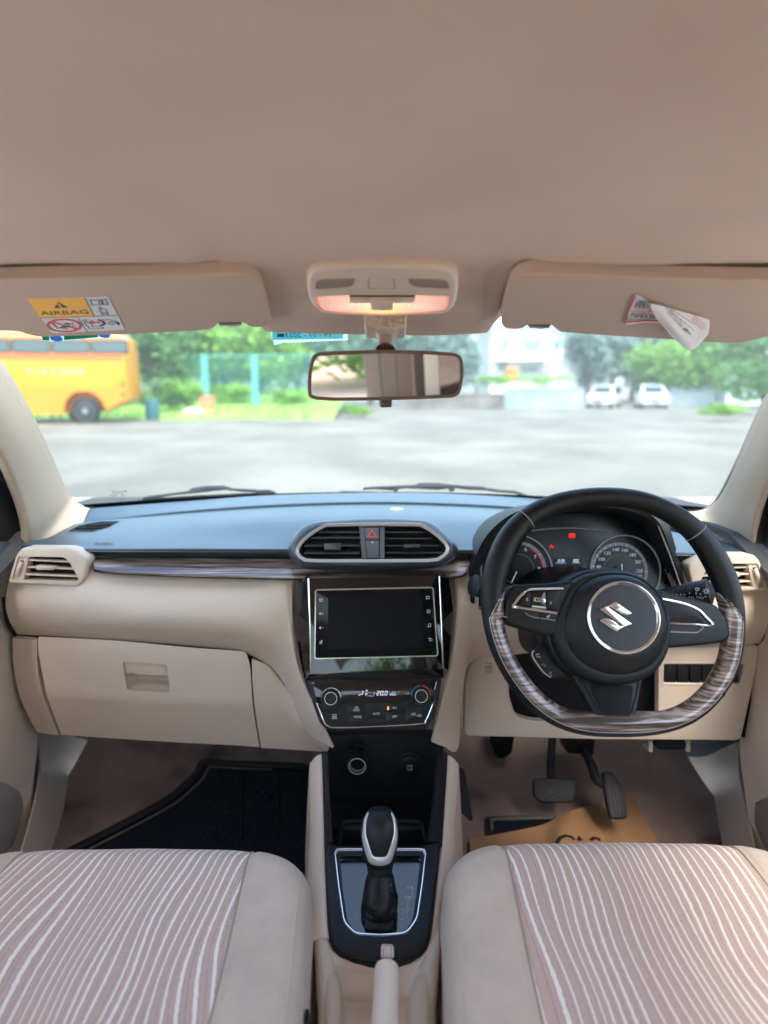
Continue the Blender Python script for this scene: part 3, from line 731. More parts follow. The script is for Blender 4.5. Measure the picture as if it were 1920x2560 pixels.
# slats
for side, ys_, x0, x1 in (('l', (182, 232, 300, 365), (360, 300, 240, 240), 722), ('r', (180, 235, 297, 358), (1290, 1350, 1415, 1440), 944)):
    for k in range(4):
        xa = x0[k]; a, b = vp.l(*cV(xa, ys_[k])), vp.l(*cV(x1, ys_[k]))
        if a[0] > b[0]: a, b = b, a
        mb = MB(); th = .0016 if side == 'r' else .0022; dp = .020
        tl = (-.007 if side == 'l' else -.002)
        vs = [vp.w(a[0], a[1], -.004), vp.w(b[0], b[1], -.004), vp.w(b[0], b[1] + .001 - tl, -.004 - dp), vp.w(a[0], a[1] + .001 - tl, -.004 - dp)]
        nn = (vs[1] - vs[0]).cross(vs[3] - vs[0]).normalized() * th
        mb.add(vs + [v + nn for v in vs], [(0, 1, 2, 3), (7, 6, 5, 4), (0, 4, 5, 1), (1, 5, 6, 2), (2, 6, 7, 3), (3, 7, 4, 0)])
        ob('slat', mb, M['slat'], pod, bev=.0006)
ob('tab', MB().pad(vp, rnd(vp.L(cV, [(412, 268), (564, 268), (558, 328), (420, 328)]), .002), -.012, .004, .0015), M['slat'], pod)
ob('tab', MB().pad(vp, rnd(vp.L(cV, [(1102, 278), (1246, 276), (1246, 308), (1104, 310)]), .0015), -.012, .003, .0012), M['slat'], pod)
bk = M['btn']
ob('divider', MB().prism(vp, vp.L(cV, [(718, 130), (938, 128), (938, 402), (742, 402)]), -.025, -.003), bk, pod, bev=.0006)
ob('button_surround', MB().pad(vp, rnd(vp.L(cV, [(764, 130), (898, 130), (894, 404), (782, 404)]), .002), -.01, -.0015, .0006), M['blk_m'], pod)
hz_ = ob('hazard_button', MB().pad(vp, rnd(vp.L(cV, [(769, 136), (890, 136), (890, 239), (774, 239)]), .002), -.01, .0005, .001), bk, pod)
tri = vp.L(cV, [(829, 158), (790, 212), (868, 212)]); ob('warning_triangle', MB().stroke(vp, tri, .0026, .0004, .0012, True), M['haz'], hz_)
lk = ob('security_panel', MB().pad(vp, rnd(vp.L(cV, [(775, 245), (889, 245), (888, 398), (788, 398)]), .002), -.01, .0002, .001), bk, pod)
ob('lamp_dot', MB().disc(vp, vp.l(*cV(833, 263)), .0018, 0, .0009, 16), M['stw'], lk)

# ---- outer vents
def outer_vent(c, pl, fas):
    f = MB(); o_ = rnd(pl.L(c, [(75, 405), (155, 150), (205, 96), (590, 98), (660, 118), (775, 192), (738, 362), (690, 432)]), .008)
    i_ = pl.L(c, [(118, 376), (172, 172), (560, 178), (610, 215), (690, 362), (680, 386)])
    f.pad(pl, o_, -.03, .006, .004, 3); v = ob('end_vent', f, M['beige_s'], dash, smooth=50)
    i2 = rnd(i_, .004)
    cut(v, MB().prism(pl, i2, -.026, .02))
    cut(fas, MB().prism(pl, offs(i2, -.0008), -.08, .05))
    ob('vent_cavity', MB().prism(pl, offs(i2, -.0005), -.0255, -.022), M['blk_m'], v)
    for y0, y1, xa, xb in ((208, 222, 250, 612), (268, 285, 236, 652), (330, 350, 215, 686)):
        ob('slat', MB().stroke(pl, pl.L(c, [(xa, y0), (xb, y1)]), .0032, -.016, .001), M['beige_s'], v, bev=.0008)
    ob('tab', MB().pad(pl, rnd(pl.L(c, [(322, 250), (470, 258), (500, 268), (470, 290), (320, 290)]), .002), -.01, .005, .0015), M['beige_s'], v)
    ob('wheel_panel', MB().pad(pl, rnd(pl.L(c, [(118, 374), (172, 174), (257, 176), (205, 380)]), .001), -.02, .003, .001), M['beige_s'], v)
    ob('wheel_slot', MB().prism(pl, rnd(pl.L(c, [(145, 335), (180, 208), (216, 208), (176, 338)]), .002), 0, .0034), M['blk_m'], v)
    a, b = pl.l(*c(196, 222)), pl.l(*c(160, 332)); mx = ((a[0] + b[0]) / 2, (a[1] + b[1]) / 2); L2 = math.hypot(a[0] - b[0], a[1] - b[1]) / 2
    t_ = MB(); pts = [pl.w(a[0] + (b[0] - a[0]) * k / 8, a[1] + (b[1] - a[1]) * k / 8, .0035 + .004 * math.sin(math.pi * k / 8)) for k in range(9)]
    t_.tube(pts, .0038, 10); ob('thumbwheel', t_, M['beige_s'], v)
    for y in (188, 360):
        x = 205 if y < 200 else 150
        t_ = MB(); t_.stroke(pl, pl.L(c, [(x - 10, y), (x + 10, y)]), .001, .003, .0034); t_.stroke(pl, pl.L(c, [(x - 10, y + 7), (x + 10, y + 7)]), .001, .003, .0034); ob('mark', t_, M['beige_d'], v)
    return v
outer_vent(cL, Pl(*cL(420, 270), 1.092, 6, 4), uf)
mir = lambda x, y: (1677 - cL(x, y)[0], cL(x, y)[1] + 15)
outer_vent(mir, Pl(*mir(420, 270), 1.092, 6, -4), fr)

# ---- binnacle hood
A1 = [(1012,1300,1.12),(1012,1210,1.14),(1030,1145,1.2),(1075,1108,1.25),(1150,1088,1.27),(1270,1082,1.28),(1380,1092,1.26),(1435,1118,1.2),(1462,1190,1.14),(1492,1290,1.12)]
A2 = [(1020,1302,1.085),(1022,1235,1.068),(1050,1165,1.055),(1100,1118,1.048),(1165,1096,1.045),(1270,1088,1.045),(1355,1096,1.05),(1415,1126,1.06),(1448,1200,1.075),(1482,1290,1.09)]
A3 = [(1034,1302,1.14),(1038,1240,1.14),(1066,1178,1.14),(1110,1138,1.14),(1170,1116,1.14),(1270,1108,1.14),(1345,1118,1.14),(1392,1146,1.14),(1428,1215,1.14),(1462,1290,1.14)]
A12 = [tuple((a * .5 + b * .5) for a, b in zip(p_, q_)) for p_, q_ in zip(A1, A2)]; A12 = [(a, b - 3, c) for a, b, c in A12]
A2b = [(a + (2 if a < 1250 else -2), b + 3, c + .003) for a, b, c in A2]
mb = MB(); mb.grid([G(A1), G(A12), G(A2), G(A2b), G(A3)], th=.004, nu=6, nv=4)
hood = ob('binnacle_hood', mb, M['blk'], dash, smooth=50); tag(hood, 'black instrument hood behind the steering wheel')
mb = MB(); mb.tube([P(1419, 1128, 1.055), P(1446, 1196, 1.07), P(1476, 1282, 1.085)], .0012, 6); ob('hood_line', mb, M['satin'], dash)
# ---- instrument cluster
ip = Pl(*cC(830, 350), 1.125, 16)
clu = thing('instrument_cluster', ip.w(0, 0), 'instrument cluster with two round dials seen through the steering wheel', 'instrument cluster')
fc = [(1028, 1310), (1034, 1235), (1065, 1168), (1110, 1128), (1180, 1106), (1270, 1100), (1350, 1108), (1398, 1140), (1436, 1210), (1470, 1310)]
for o_ in (fr,): cut(o_, MB().prism(ip, ip.L(cD, [(1030, 1316), (1036, 1235), (1067, 1172), (1112, 1134), (1180, 1114), (1270, 1108), (1348, 1116), (1394, 1146), (1432, 1212), (1466, 1316)]), -.03, .14))
face = ob('face_plate', MB().prism(ip, ip.L(cD, fc), -.02, -.004), pm('cluster_face', (.006, .011, .017), .25, spec=.4), clu)
s_ = .2917 / 1382.5 * 1.14   # metres per crop unit here
def dial(cx, cy, ro, dx, dy, ri, sweep, nums, a_of, needle):
    c1 = ip.l(*cC(cx, cy)); c2 = ip.l(*cC(dx, dy))
    o = ob('dial', MB().disc(ip, c1, ro * s_, -.004, -.0025, 72), pm('dial_face', (.008, .014, .020), .3, spec=.3), clu)
    ob('outer_ring', MB().ring(ip, circ(*c1, ro * s_, 96), circ(*c1, (ro - 9) * s_, 96), -.003, .001), pm('ring_grey', (.30, .31, .33), .4, emit=(.4, .45, .55), es=.02), o)
    a0, a1 = sweep; n = 80
    band = MB(); oc = circ(*c2, ri * s_, n, a0, a1); ic = circ(*c2, (ri - 24) * s_, n, a0, a1)
    vs = [ip.w(a, b, -.0012) for a, b in oc] + [ip.w(a, b, -.0018) for a, b in ic]; m_ = len(oc)
    band.add(vs, [(i, i + 1, m_ + i + 1, m_ + i) for i in range(m_ - 1)]); ob('scale_band', band, pm('band_grey', (.16, .17, .22), .45, emit=(.5, .5, .75), es=.025), o)
    ob('inner_ring', MB().stroke(ip, circ(*c2, (ri - 95) * s_, 60), .0006, -.0024, -.0018, True), M['grey'], o)
    ob('hub', MB().disc(ip, c2, 42 * s_, -.003, .002, 36), M['blk'], o)
    tk = MB()
    for k, (v, a) in enumerate(a_of):
        L_ = 20 if v is not None else 9
        tk.stroke(ip, [(c2[0] + r * s_ * math.cos(R(a)), c2[1] + r * s_ * math.sin(R(a))) for r in (ri - 14 - L_ * .5, ri - 14 + L_ * .5)], .0009 if v is not None else .0006, -.0012, -.0008)
    ob('tick_marks', tk, M['whiteE'], o)
    nb = MB()
    for txt, x, y, h in nums:
        w_ = h * .62 * len(txt); nb.text(ip, txt, ip.l(*cC(x - w_ / 2, y + h / 2)), ip.l(*cC(x + w_ / 2, y + h / 2)), ip.l(*cC(x - w_ / 2, y - h / 2)), h=-.0018)
    ob('numerals', nb, M['whiteE'], o, smooth=0)
    (xa, ya), (xb, yb) = needle
    ob('needle', MB().stroke(ip, ip.L(cC, [(xa, ya), (xb, yb)]), .0014, .001, .003), M['whiteE'], o)
    return o
an = lambda cx, cy: (lambda x, y: math.degrees(math.atan2(-(y - cy), x - cx)))
nums = [('80', 942, 406, 26), ('100', 965, 349, 24), ('120', 1007, 304, 24), ('140', 1070, 278, 24), ('160', 1138, 283, 24), ('180', 1195, 317, 24), ('200', 1232, 369, 24), ('220', 1246, 435, 24), ('60', 950, 468, 26), ('40', 985, 520, 24), ('km/h', 1243, 470, 15)]
angs = [(1, 190 - 24 * k + 8) for k in range(9)]; angs = []
f = an(1095, 432)
for t_, x, y, h in nums[:8]: angs.append((1, f(x, y)))
angs = sorted(angs, key=lambda q: -q[1]); mids = []
al = [a if a > -60 else a + 360 for _, a in angs]; al = sorted(al, reverse=True)
step = (al[0] - al[-1]) / 7; TK = [(1, al[0] - step * k) for k in range(-2, 8)] + [(None, al[0] - step * (k + .5)) for k in range(-2, 7)]
dial(1137, 432, 268, 1095, 435, 214, (-20, 215), nums, TK, ((1110, 460), (1105, 385)))
nums = [('6', 400, 276, 28), ('7', 470, 334, 28), ('8', 499, 420, 28), ('5', 300, 262, 28), ('4', 215, 320, 28), ('x1000', 484, 455, 14), ('RPM', 480, 470, 13)]
f = an(345, 425); q6, q8 = f(420, 245), f(545, 420); st_ = (q6 - q8) / 2
dial(330, 432, 272, 345, 425, 212, (-60, 200), nums, [(1, q8 + st_ * k) for k in range(5)], ((330, 440), (292, 522)))
# red zone
c2 = ip.l(*cC(345, 425)); rz = MB(); oc = circ(*c2, 190 * s_, 24, q8 + 4, q6 - 8); ic = circ(*c2, 180 * s_, 24, q8 + 4, q6 - 8); m_ = len(oc)
rz.add([ip.w(a, b, -.0006) for a, b in oc] + [ip.w(a, b, -.0006) for a, b in ic], [(i, i + 1, m_ + i + 1, m_ + i) for i in range(m_ - 1)]); ob('red_zone', rz, M['red'], clu)
di = ob('trip_display', MB().prism(ip, ip.L(cC, [(612, 343), (818, 343), (818, 515), (612, 515)]), -.004, -.0015), pm('display_dark', (.012, .016, .024), .35, spec=.3), clu)
mb = MB()
def seg7(mb, pl, c, ch, x, y, w_, h_, sl, wd, h0, h1):
    S = {'0': 'abcdef', '1': 'bc', '2': 'abged', '3': 'abgcd', '4': 'fgbc', '5': 'afgcd', '6': 'afgedc', '7': 'abc', '8': 'abcdefg', '9': 'abcfgd', 'C': 'afed'}[ch]
    k = sl; p_ = {'a': [(x + k, y), (x + w_ + k, y)], 'b': [(x + w_ + k, y), (x + w_ + k / 2, y + h_ / 2)], 'c': [(x + w_ + k / 2, y + h_ / 2), (x + w_, y + h_)], 'd': [(x, y + h_), (x + w_, y + h_)], 'e': [(x + k / 2, y + h_ / 2), (x, y + h_)], 'f': [(x + k, y), (x + k / 2, y + h_ / 2)], 'g': [(x + k / 2, y + h_ / 2), (x + w_ + k / 2, y + h_ / 2)]}
    for s in S: mb.stroke(pl, pl.L(c, p_[s]), wd, h0, h1)
for ch, x in (('2', 638), ('3', 662), ('1', 672), ('3', 748), ('0', 766), ('C', 783)): seg7(mb, ip, cC, ch, x, 351, 11, 19, 3, .0008, -.0015, -.001)
for y in (357, 365): mb.disc(ip, ip.l(*cC(656, y)), .0005, -.0015, -.001, 8)
mb.stroke(ip, ip.L(cC, [(618, 378), (700, 378)]), .0004, -.0015, -.001); mb.stroke(ip, ip.L(cC, [(740, 378), (806, 378)]), .0004, -.0015, -.001); mb.stroke(ip, ip.L(cC, [(618, 456), (812, 456)]), .0004, -.0015, -.001)
mb.text(ip, 'N', ip.l(*cC(698, 503)), ip.l(*cC(738, 503)), ip.l(*cC(698, 463)), h=-.001)
mb.text(ip, '°', ip.l(*cC(778, 358)), ip.l(*cC(783, 358)), ip.l(*cC(778, 351)), h=-.001)
ob('digits', mb, M['lcd'], di, smooth=0)
mb = MB(); a = rnd(ip.L(cC, [(725, 160), (762, 160), (762, 188), (725, 188)]), .0015); mb.stroke(ip, a, .0016, -.004, -.001, True)
mb.stroke(ip, ip.L(cC, [(734, 168), (753, 168)]), .0016, -.004, -.001); mb.stroke(ip, ip.L(cC, [(734, 178), (753, 178)]), .0016, -.004, -.001); ob('brake_warning_lamp', mb, M['redE'], clu)
mb = MB(); mb.stroke(ip, ip.L(cC, [(578, 266), (590, 250), (603, 266)]), .0011, -.004, -.001); mb.disc(ip, ip.l(*cC(590, 243)), .0009, -.004, -.001, 10); mb.disc(ip, ip.l(*cC(580, 256)), .0008, -.004, -.001, 10); mb.disc(ip, ip.l(*cC(601, 256)), .0008, -.004, -.001, 10)
ob('door_warning_lamp', mb, M['redE'], clu)
mb = MB(); mb.tube(spl([ip.w(*ip.l(*cC(x, y)), .002) for x, y in ((440, 140), (560, 126), (740, 120), (900, 130), (1035, 152))], 6), .0012, 6); ob('top_arc', mb, M['satin'], clu)
mb = MB().prism(ip, ip.L(cC, [(1445, 350), (1495, 350), (1490, 540), (1440, 540)]), -.004, -.0015); ob('side_panel', mb, M['blk_g'], clu)
# ================================================================ INFOTAINMENT UNIT
qp = Pl(*cB(829, 500), 1.035, 16)
inf = thing('infotainment_unit', qp.w(0, 0), 'switched-off touch screen in glossy black surround above the climate controls', 'touch screen unit')
q = lambda x, y, h=0: qp.w(*qp.l(*cB(x, y)), h)
mb = MB()
# centre block and two wings folded back from the bright lines
ctr = [(163, 66), (1455, 38), (1492, 945), (1500, 1045), (1400, 1062), (180, 1082), (130, 1060), (185, 985)]
mb.pad(qp, qp.L(cB, ctr), -.03, .001, .0012)
def wing(a, b, c, d, hb=-.022):
    vs = [q(*a, .0005), q(*b, .0005), q(*c, hb), q(*d, hb)]; n = Vector((0, 1, 0)) * .03
    mb.add(vs + [v + n for v in vs], [(0, 1, 2, 3), (7, 6, 5, 4), (0, 4, 5, 1), (1, 5, 6, 2), (2, 6, 7, 3), (3, 7, 4, 0)])
wing((163, 66), (175, 520), (18, 400), (45, 115)); wing((175, 520), (185, 985), (110, 1020), (18, 400)); wing((185, 985), (140, 1062), (122, 1050), (105, 1000))
wing((1455, 38), (1475, 500), (1606, 380), (1565, 75)); wing((1475, 500), (1492, 945), (1555, 985), (1606, 380)); wing((1492, 945), (1500, 1045), (1535, 1035), (1555, 985))
ob('surround', mb, M['blk_g'], inf, smooth=30)
for a, b in (((163, 62), (186, 985)), ((1455, 42), (1492, 945))):
    ob('bright_line', MB().tube([q(*a, .001), q((a[0] + b[0]) / 2 + 2, (a[1] + b[1]) / 2, .0015), q(*b, .001)], .0014, 8), M['chrome'], inf)
so2 = rnd(qp.L(cB, [(236, 180), (1388, 156), (1435, 822), (228, 852)]), .004)
scr = ob('screen', MB().pad(qp, so2, 0, .0028, .0008), M['screen'], inf)
ob('screen_rim', MB().stroke(qp, so2, .0007, .001, .0034, True), M['chrome'], scr)
ob('screen_rim_outer', MB().stroke(qp, [(a, b) for a, b in offs(so2, -.0014)], .0005, .0005, .0022, True), M['satin'], scr)
ob('display', MB().prism(qp, qp.L(cB, [(358, 240), (1278, 228), (1296, 735), (358, 757)]), .0028, .0030), pm('display_off', (.005, .006, .009), .3, spec=.12), scr)
S_ = lambda pts, w_=.0007, cl=False: ic.stroke(qp, qp.L(cB, pts), w_, .0028, .0032, cl)
gm = M['white']
ic = MB(); S_([(290 + 16 * math.cos(R(a)), 274 - 16 * math.sin(R(a))) for a in range(125, 416, 20)], .0009); S_([(290, 254), (290, 274)], .0009); ob('power_icon', ic, gm, scr)
for yy, pl_ in ((410, 1), (549, 0)):
    ic = MB(); ic.prism(qp, qp.L(cB, [(270, yy - 7), (277, yy - 7), (287, yy - 17), (287, yy + 17), (277, yy + 7), (270, yy + 7)]), .0028, .0032); S_([(294, yy), (311, yy)], .0008)
    if pl_: S_([(302, yy - 9), (302, yy + 9)], .0008)
    ob('volume_icon', ic, gm, scr)
ic = MB(); S_([(278, 684), (284, 684), (294, 674), (294, 706), (284, 698), (278, 698)], .0007, True); S_([(276, 708), (304, 672)], .0008); ob('mute_icon', ic, gm, scr)
ic = MB(); S_([(1325, 240), (1354, 240), (1354, 264), (1325, 264)], .0008, True); ob('home_icon', ic, gm, scr)
ic = MB(); S_([(1347 + r * math.cos(k * math.pi / 8), 388 + r * math.sin(k * math.pi / 8)) for k, r in ((k, 17 if k % 2 else 12) for k in range(16))], .0007, True); ob('settings_icon', ic, gm, scr)
ic = MB(); S_([(1348, 538), (1348, 512), (1368, 508), (1368, 534)], .0008); ic.disc(qp, qp.l(*cB(1344, 539)), .0011, .0028, .0032, 12); ic.disc(qp, qp.l(*cB(1364, 535)), .0011, .0028, .0032, 12); ob('music_icon', ic, gm, scr)
ic = MB(); S_([(1352, 656), (1372, 656), (1382, 664), (1380, 673), (1372, 676), (1352, 676)], .0008); S_([(1358, 649), (1348, 656), (1358, 663)], .0008); ob('back_icon', ic, gm, scr)

# ================================================================ CLIMATE PANEL
kp2 = Pl(*cK(800, 400), 1.0, 22)
cli = thing('climate_panel', kp2.w(0, 0), 'black climate control panel with two round knobs and an amber A/C light', 'climate controls')
k2 = lambda pts: kp2.L(cK, pts)
ob('housing', MB().pad(kp2, rnd(k2([(20, 60), (1640, 40), (1600, 330), (1540, 560), (1430, 690), (320, 705), (190, 620), (110, 400)]), .006), -.04, 0, .003), M['blk'], cli)
pnl = rnd(k2([(95, 125), (1570, 95), (1530, 340), (1455, 560), (1380, 605), (320, 640), (240, 580), (150, 360)]), .005)
ob('gloss_strip', MB().pad(kp2, k2([(100, 130), (1568, 98), (1525, 345), (1500, 352), (1300, 345), (1210, 352), (480, 368), (430, 380), (160, 372)]), -.002, .0022, .0006), M['blk_g'], cli)
uu = [(150, 362), (195, 480), (240, 590), (290, 640), (380, 655), (830, 648), (1380, 612), (1440, 580), (1490, 480), (1545, 330)]
pts = [kp2.w(a, b, .002) for a, b in [tuple(v) for v in spl([Vector(v) for v in k2(uu)], 5)]]
ob('chrome_edge', MB().tube(pts, .0017, 8), M['chrome'], cli)
ob('edge_line', MB().tube([kp2.w(*v, .0022) for v in k2([(1545, 205), (1570, 108)])], .0006, 6), M['satin'], cli); ob('edge_line', MB().tube([kp2.w(*v, .0022) for v in k2([(92, 132), (112, 126), (122, 140)])], .0006, 6), M['satin'], cli)
def btn(name, pts, h=.0012):
    return ob(name, MB().pad(kp2, rnd(k2(pts), .0008), -.004, h, .0006), M['blk'], cli)
def ktext(par, t_, x, y, w_, h_): 
    pl = kp2; mb = MB(); mb.text(pl, t_, pl.l(*cK(x - w_ / 2, y + h_ / 2)), pl.l(*cK(x + w_ / 2, y + h_ / 2)), pl.l(*cK(x - w_ / 2, y - h_ / 2)), h=.0015); return ob('lettering', mb, M['white'], par, smooth=0)
b1 = btn('rear_defog_button', [(200, 445), (290, 450), (400, 440), (455, 385), (492, 385), (515, 605), (330, 620), (265, 585)])
b2 = btn('front_defog_button', [(500, 380), (735, 374), (740, 482), (512, 488)]); b3 = btn('mode_button', [(514, 494), (742, 488), (746, 603), (522, 608)])
b4 = btn('auto_button', [(742, 372), (965, 367), (957, 545), (748, 549)]); b5 = btn('auto_base', [(750, 555), (956, 551), (954, 600), (753, 604)])
b6 = btn('air_con_button', [(972, 367), (1203, 363), (1196, 470), (967, 474)]); b7 = btn('off_button', [(966, 480), (1194, 476), (1186, 592), (961, 598)])
b8 = btn('recirculation_button', [(1210, 363), (1290, 395), (1390, 405), (1500, 380), (1520, 365), (1470, 520), (1420, 580), (1192, 592)])
ktext(b1, 'REAR', 362, 545, 62, 24); ktext(b2, 'FRONT', 624, 452, 78, 24); ktext(b3, 'MODE', 638, 530, 86, 28); ktext(b4, 'AUTO', 857, 492, 82, 27); ktext(b6, 'A/C', 1076, 424, 56, 28); ktext(b7, 'OFF', 1074, 526, 52, 28)
KS = lambda pts, w_=.0006, cl=False: ic.stroke(kp2, k2(pts), w_, .0011, .0016, cl)
ic = MB(); KS([(343, 503), (382, 503), (382, 526), (343, 526)], .0006, True); KS([(352, 532), (352, 518)], .0005); KS([(362, 532), (362, 518)], .0005); KS([(372, 532), (372, 518)], .0005); ob('rear_defog_icon', ic, M['white'], b1)
ic = MB(); KS([(602, 416), (622, 408), (643, 416), (634, 430), (611, 430)], .0006, True); KS([(614, 424), (614, 434)], .0005); KS([(622, 424), (622, 434)], .0005); KS([(631, 424), (631, 434)], .0005); ob('front_defog_icon', ic, M['white'], b2)
for ox, oy in ((1298, 498), (1365, 515)):
    ic = MB(); KS([(ox - 28, oy + 8), (ox - 24, oy - 2), (ox - 10, oy - 6), (ox, oy - 15), (ox + 16, oy - 12), (ox + 24, oy), (ox + 28, oy + 12), (ox - 10, oy + 12)], .0005, True); KS([(ox - 8, oy), (ox + 10, oy)], .0006); ob('air_icon', ic, M['white'], b8)
ob('indicator_lamp', MB().prism(kp2, k2([(987, 408), (1006, 408), (1006, 447), (987, 447)]), .001, .0018), M['amberE'], b6)
for nm_, cx, cy_, mk in (('fan_knob', 325, 305, 0), ('temperature_knob', 1385, 278, 1)):
    c_ = kp2.l(*cK(cx, cy_)); u_ = .1823 / 1382.5 * 1.03
    o = ob(nm_, MB().rings([[kp2.w(a, b, h) for a, b in circ(*c_, r * u_, 48)] for r, h in ((136, -.01), (134, .003), (126, .0045), (100, .0045), (96, .003), (80, .003), (78, .012), (74, .0145), (64, .0155), (20, .0150))]), M['blk'], cli, smooth=40)
    ob('knob_ring', MB().ring(kp2, circ(*c_, 77.5 * u_, 48), circ(*c_, 71 * u_, 48), .013, .0158, .0158), M['satin'], o)
    if mk:
        for a0, a1, mt in ((97, 178, 'blue'), (2, 83, 'red')):
            ob('scale_arc', MB().stroke(kp2, circ(*c_, 120 * u_, 20, a0, a1), .0017, .0045, .0050), pm('arc_' + mt, (.02, .22, .45) if mt == 'blue' else (.6, .06, .06), .4), o)
    else:
        mb = MB()
        for a0, a1, w_ in ((2, 6, 12), (8, 45, 16), (50, 78, 12), (82, 112, 9), (117, 137, 8), (142, 155, 7), (160, 166, 6), (171, 175, 6), (179, 182, 5)):
            mb.stroke(kp2, circ(*c_, 120 * u_, 6, a0, a1), w_ * u_, .0045, .0050)
        ob('scale_arc', mb, M['white'], o)
mb = MB()
for ch, x in (('2', 862), ('0', 905), ('0', 956)): seg7(mb, kp2, cK, ch, x, 226, 26, 46, 8, .0009, .0022, .0027)
mb.disc(kp2, kp2.l(*cK(944, 273)), .0006, .0022, .0027, 8)
ic = mb; S3 = lambda pts, w_=.0005, cl=False: ic.stroke(kp2, k2(pts), w_, .0022, .0027, cl)
S3([(1015, 270), (1022, 258), (1040, 252), (1050, 238), (1072, 240), (1085, 255), (1090, 272), (1020, 272)], .0005, True); S3([(1040, 262), (1070, 262)], .0009)
S3([(648, 278), (668, 262), (690, 266), (698, 240)], .0011); mb.disc(kp2, kp2.l(*cK(698, 228)), .0009, .0022, .0027, 10)
S3([(730, 275), (735, 250)], .0008); S3([(742, 275), (747, 250)], .0008); S3([(755, 282), (828, 282), (832, 235)], .0004)
for a in range(4): S3([(744, 220), (744 + 12 * math.cos(a * 1.57 + .6), 220 + 12 * math.sin(a * 1.57 + .6))], .0009)
ob('digits', mb, M['lcd'], cli, smooth=0)

# ================================================================ CENTRE CONSOLE
gp_ = Pl(820.7, 1924, .805, 78)
con = thing('center_console', PZ(820, 1900, .28), 'beige and black center console between the two front seats', 'center console')
# black frame round the tray and the shifter : left rail, right rail, cross piece, shifter surround
def g3(x, y, Y): return P(*cG(x, y), Y)
def Yf(y):
    # height line of the frame, depth along the car by picture row
    for (a, ya), (b, yb) in zip(YT, YT[1:]):
        if y <= b: return ya + (yb - ya) * (y - a) / (b - a)
    return YT[-1][1]
YT = [(200, 1.045), (600, .985), (1060, .885)]
for y in range(1100, 2200, 100):
    X_, Y_ = cG(700, y); l_ = gp_.l(X_, Y_); YT.append((y, gp_.w(*l_).y))
YT[2] = (1060, YT[3][1] + .012)
def strip4(name, side, m, par, offx=0):
    if side == 'l': O_ = [(165, 235), (170, 400), (178, 700), (186, 1000), (192, 1300), (205, 1600), (217, 1800), (232, 1930)]; I_ = [(222, 240), (232, 400), (246, 700), (268, 1062)]
    else: O_ = [(1312, 240), (1305, 400), (1285, 700), (1264, 1000), (1236, 1300), (1205, 1600), (1183, 1800), (1168, 1930)]; I_ = [(1226, 290), (1214, 400), (1190, 700), (1150, 1062)]
    return O_, I_
mb = MB()
for side in 'lr':
    O_, I_ = strip4('', side, None, None); sg = 1 if side == 'l' else -1; rows = []
    for (xo, y), (xi, _) in zip(O_[:4] + [(187 if side == 'l' else 1259, 1075)], I_ + [(268, 1080) if side == 'l' else (1150, 1080)]):
        Y = Yf(y); a = g3(xo, y, Y + .002); b = g3(xi, y, Y)
        m1 = a.lerp(b, .25) + Vector((0, 0, .004)); m2 = a.lerp(b, .7) + Vector((0, 0, .004))
        rows.append([a - Vector((0, 0, .012)), a, m1, m2, b, b - Vector((0, 0, .05)), b - Vector((0, 0, .16))])
    rl_ = MB(); rl_.grid(rows, th=.002, nu=4, nv=5); ob('frame_rail', rl_, M['conblk'], con, smooth=60)
# shifter surround as closed outline plate
fo = [(186, 1000), (192, 1300), (205, 1600), (217, 1800), (232, 1930), (262, 2020), (330, 2085), (450, 2125), (600, 2145), (720, 2150), (850, 2147), (980, 2130), (1075, 2085), (1130, 2020), (1160, 1930), (1183, 1800), (1205, 1600), (1236, 1300), (1264, 1000)]
fi = [(1150, 1062), (1100, 1072), (700, 1076), (320, 1072), (268, 1062)]
sur = gp_.L(cG, fo + fi)
plate = MB().pad(gp_, sur, -.03, 0, .005, 3)
o2 = ob('shifter_surround', plate, M['conblk'], con, smooth=60)
go = rnd(gp_.L(cG, [(275, 1118), (1132, 1118), (1095, 1450), (1048, 1770), (950, 1905), (720, 1925), (470, 1912), (362, 1800), (312, 1450)]), .008)
gi = rnd(gp_.L(cG, [(332, 1180), (1078, 1178), (1040, 1500), (1002, 1770), (925, 1880), (720, 1898), (490, 1885), (402, 1790), (358, 1500)]), .006)
cut(o2, MB().prism(gp_, gi, -.05, .02))
N_ = 80; gO = byang(go, gp_.l(*cG(705, 1500)), N_); gI = byang(gi, gp_.l(*cG(705, 1500)), N_)
gM = mixl(gO, gI, .35)
cb = MB(); cb.ring(gp_, gO, gI, -.006, .0022, -.0065); ob('silver_frame', cb, M['satin'], con, smooth=30)
ob('bright_edge', MB().tube([gp_.w(a, b, .0020) for a, b in offs(gO, .0012)], .0010, 6, closed=True), M['chrome'], con)
gpp = MB().prism(gp_, offs(gi, -.001), -.016, -.0075); pan = ob('shift_panel', gpp, M['panel_g'], con)
lt = MB()
def gt(txt, x, y, w_, h_): lt.text(gp_, txt, gp_.l(*cG(x - w_ / 2, y + h_ / 2)), gp_.l(*cG(x + w_ / 2, y + h_ / 2)), gp_.l(*cG(x - w_ / 2, y - h_ / 2)), h=-.0070)
gt('R', 998, 1444, 26, 32); gt('M', 902, 1652, 34, 32); gt('D', 958, 1652, 26, 32)
gs = lambda pts, w_=.0006, cl=False: lt.stroke(gp_, gp_.L(cG, pts), w_, -.0075, -.0070, cl)
gs([(924, 1652), (940, 1652)], .0008); gs([(998, 1462), (998, 1542), (986, 1542)]); gs([(958, 1566), (958, 1628)]); gs([(890, 1596), (914, 1596)], .0009)
gs([(891, 1727), (915, 1727)], .0009); gs([(903, 1715), (903, 1739)], .0009)
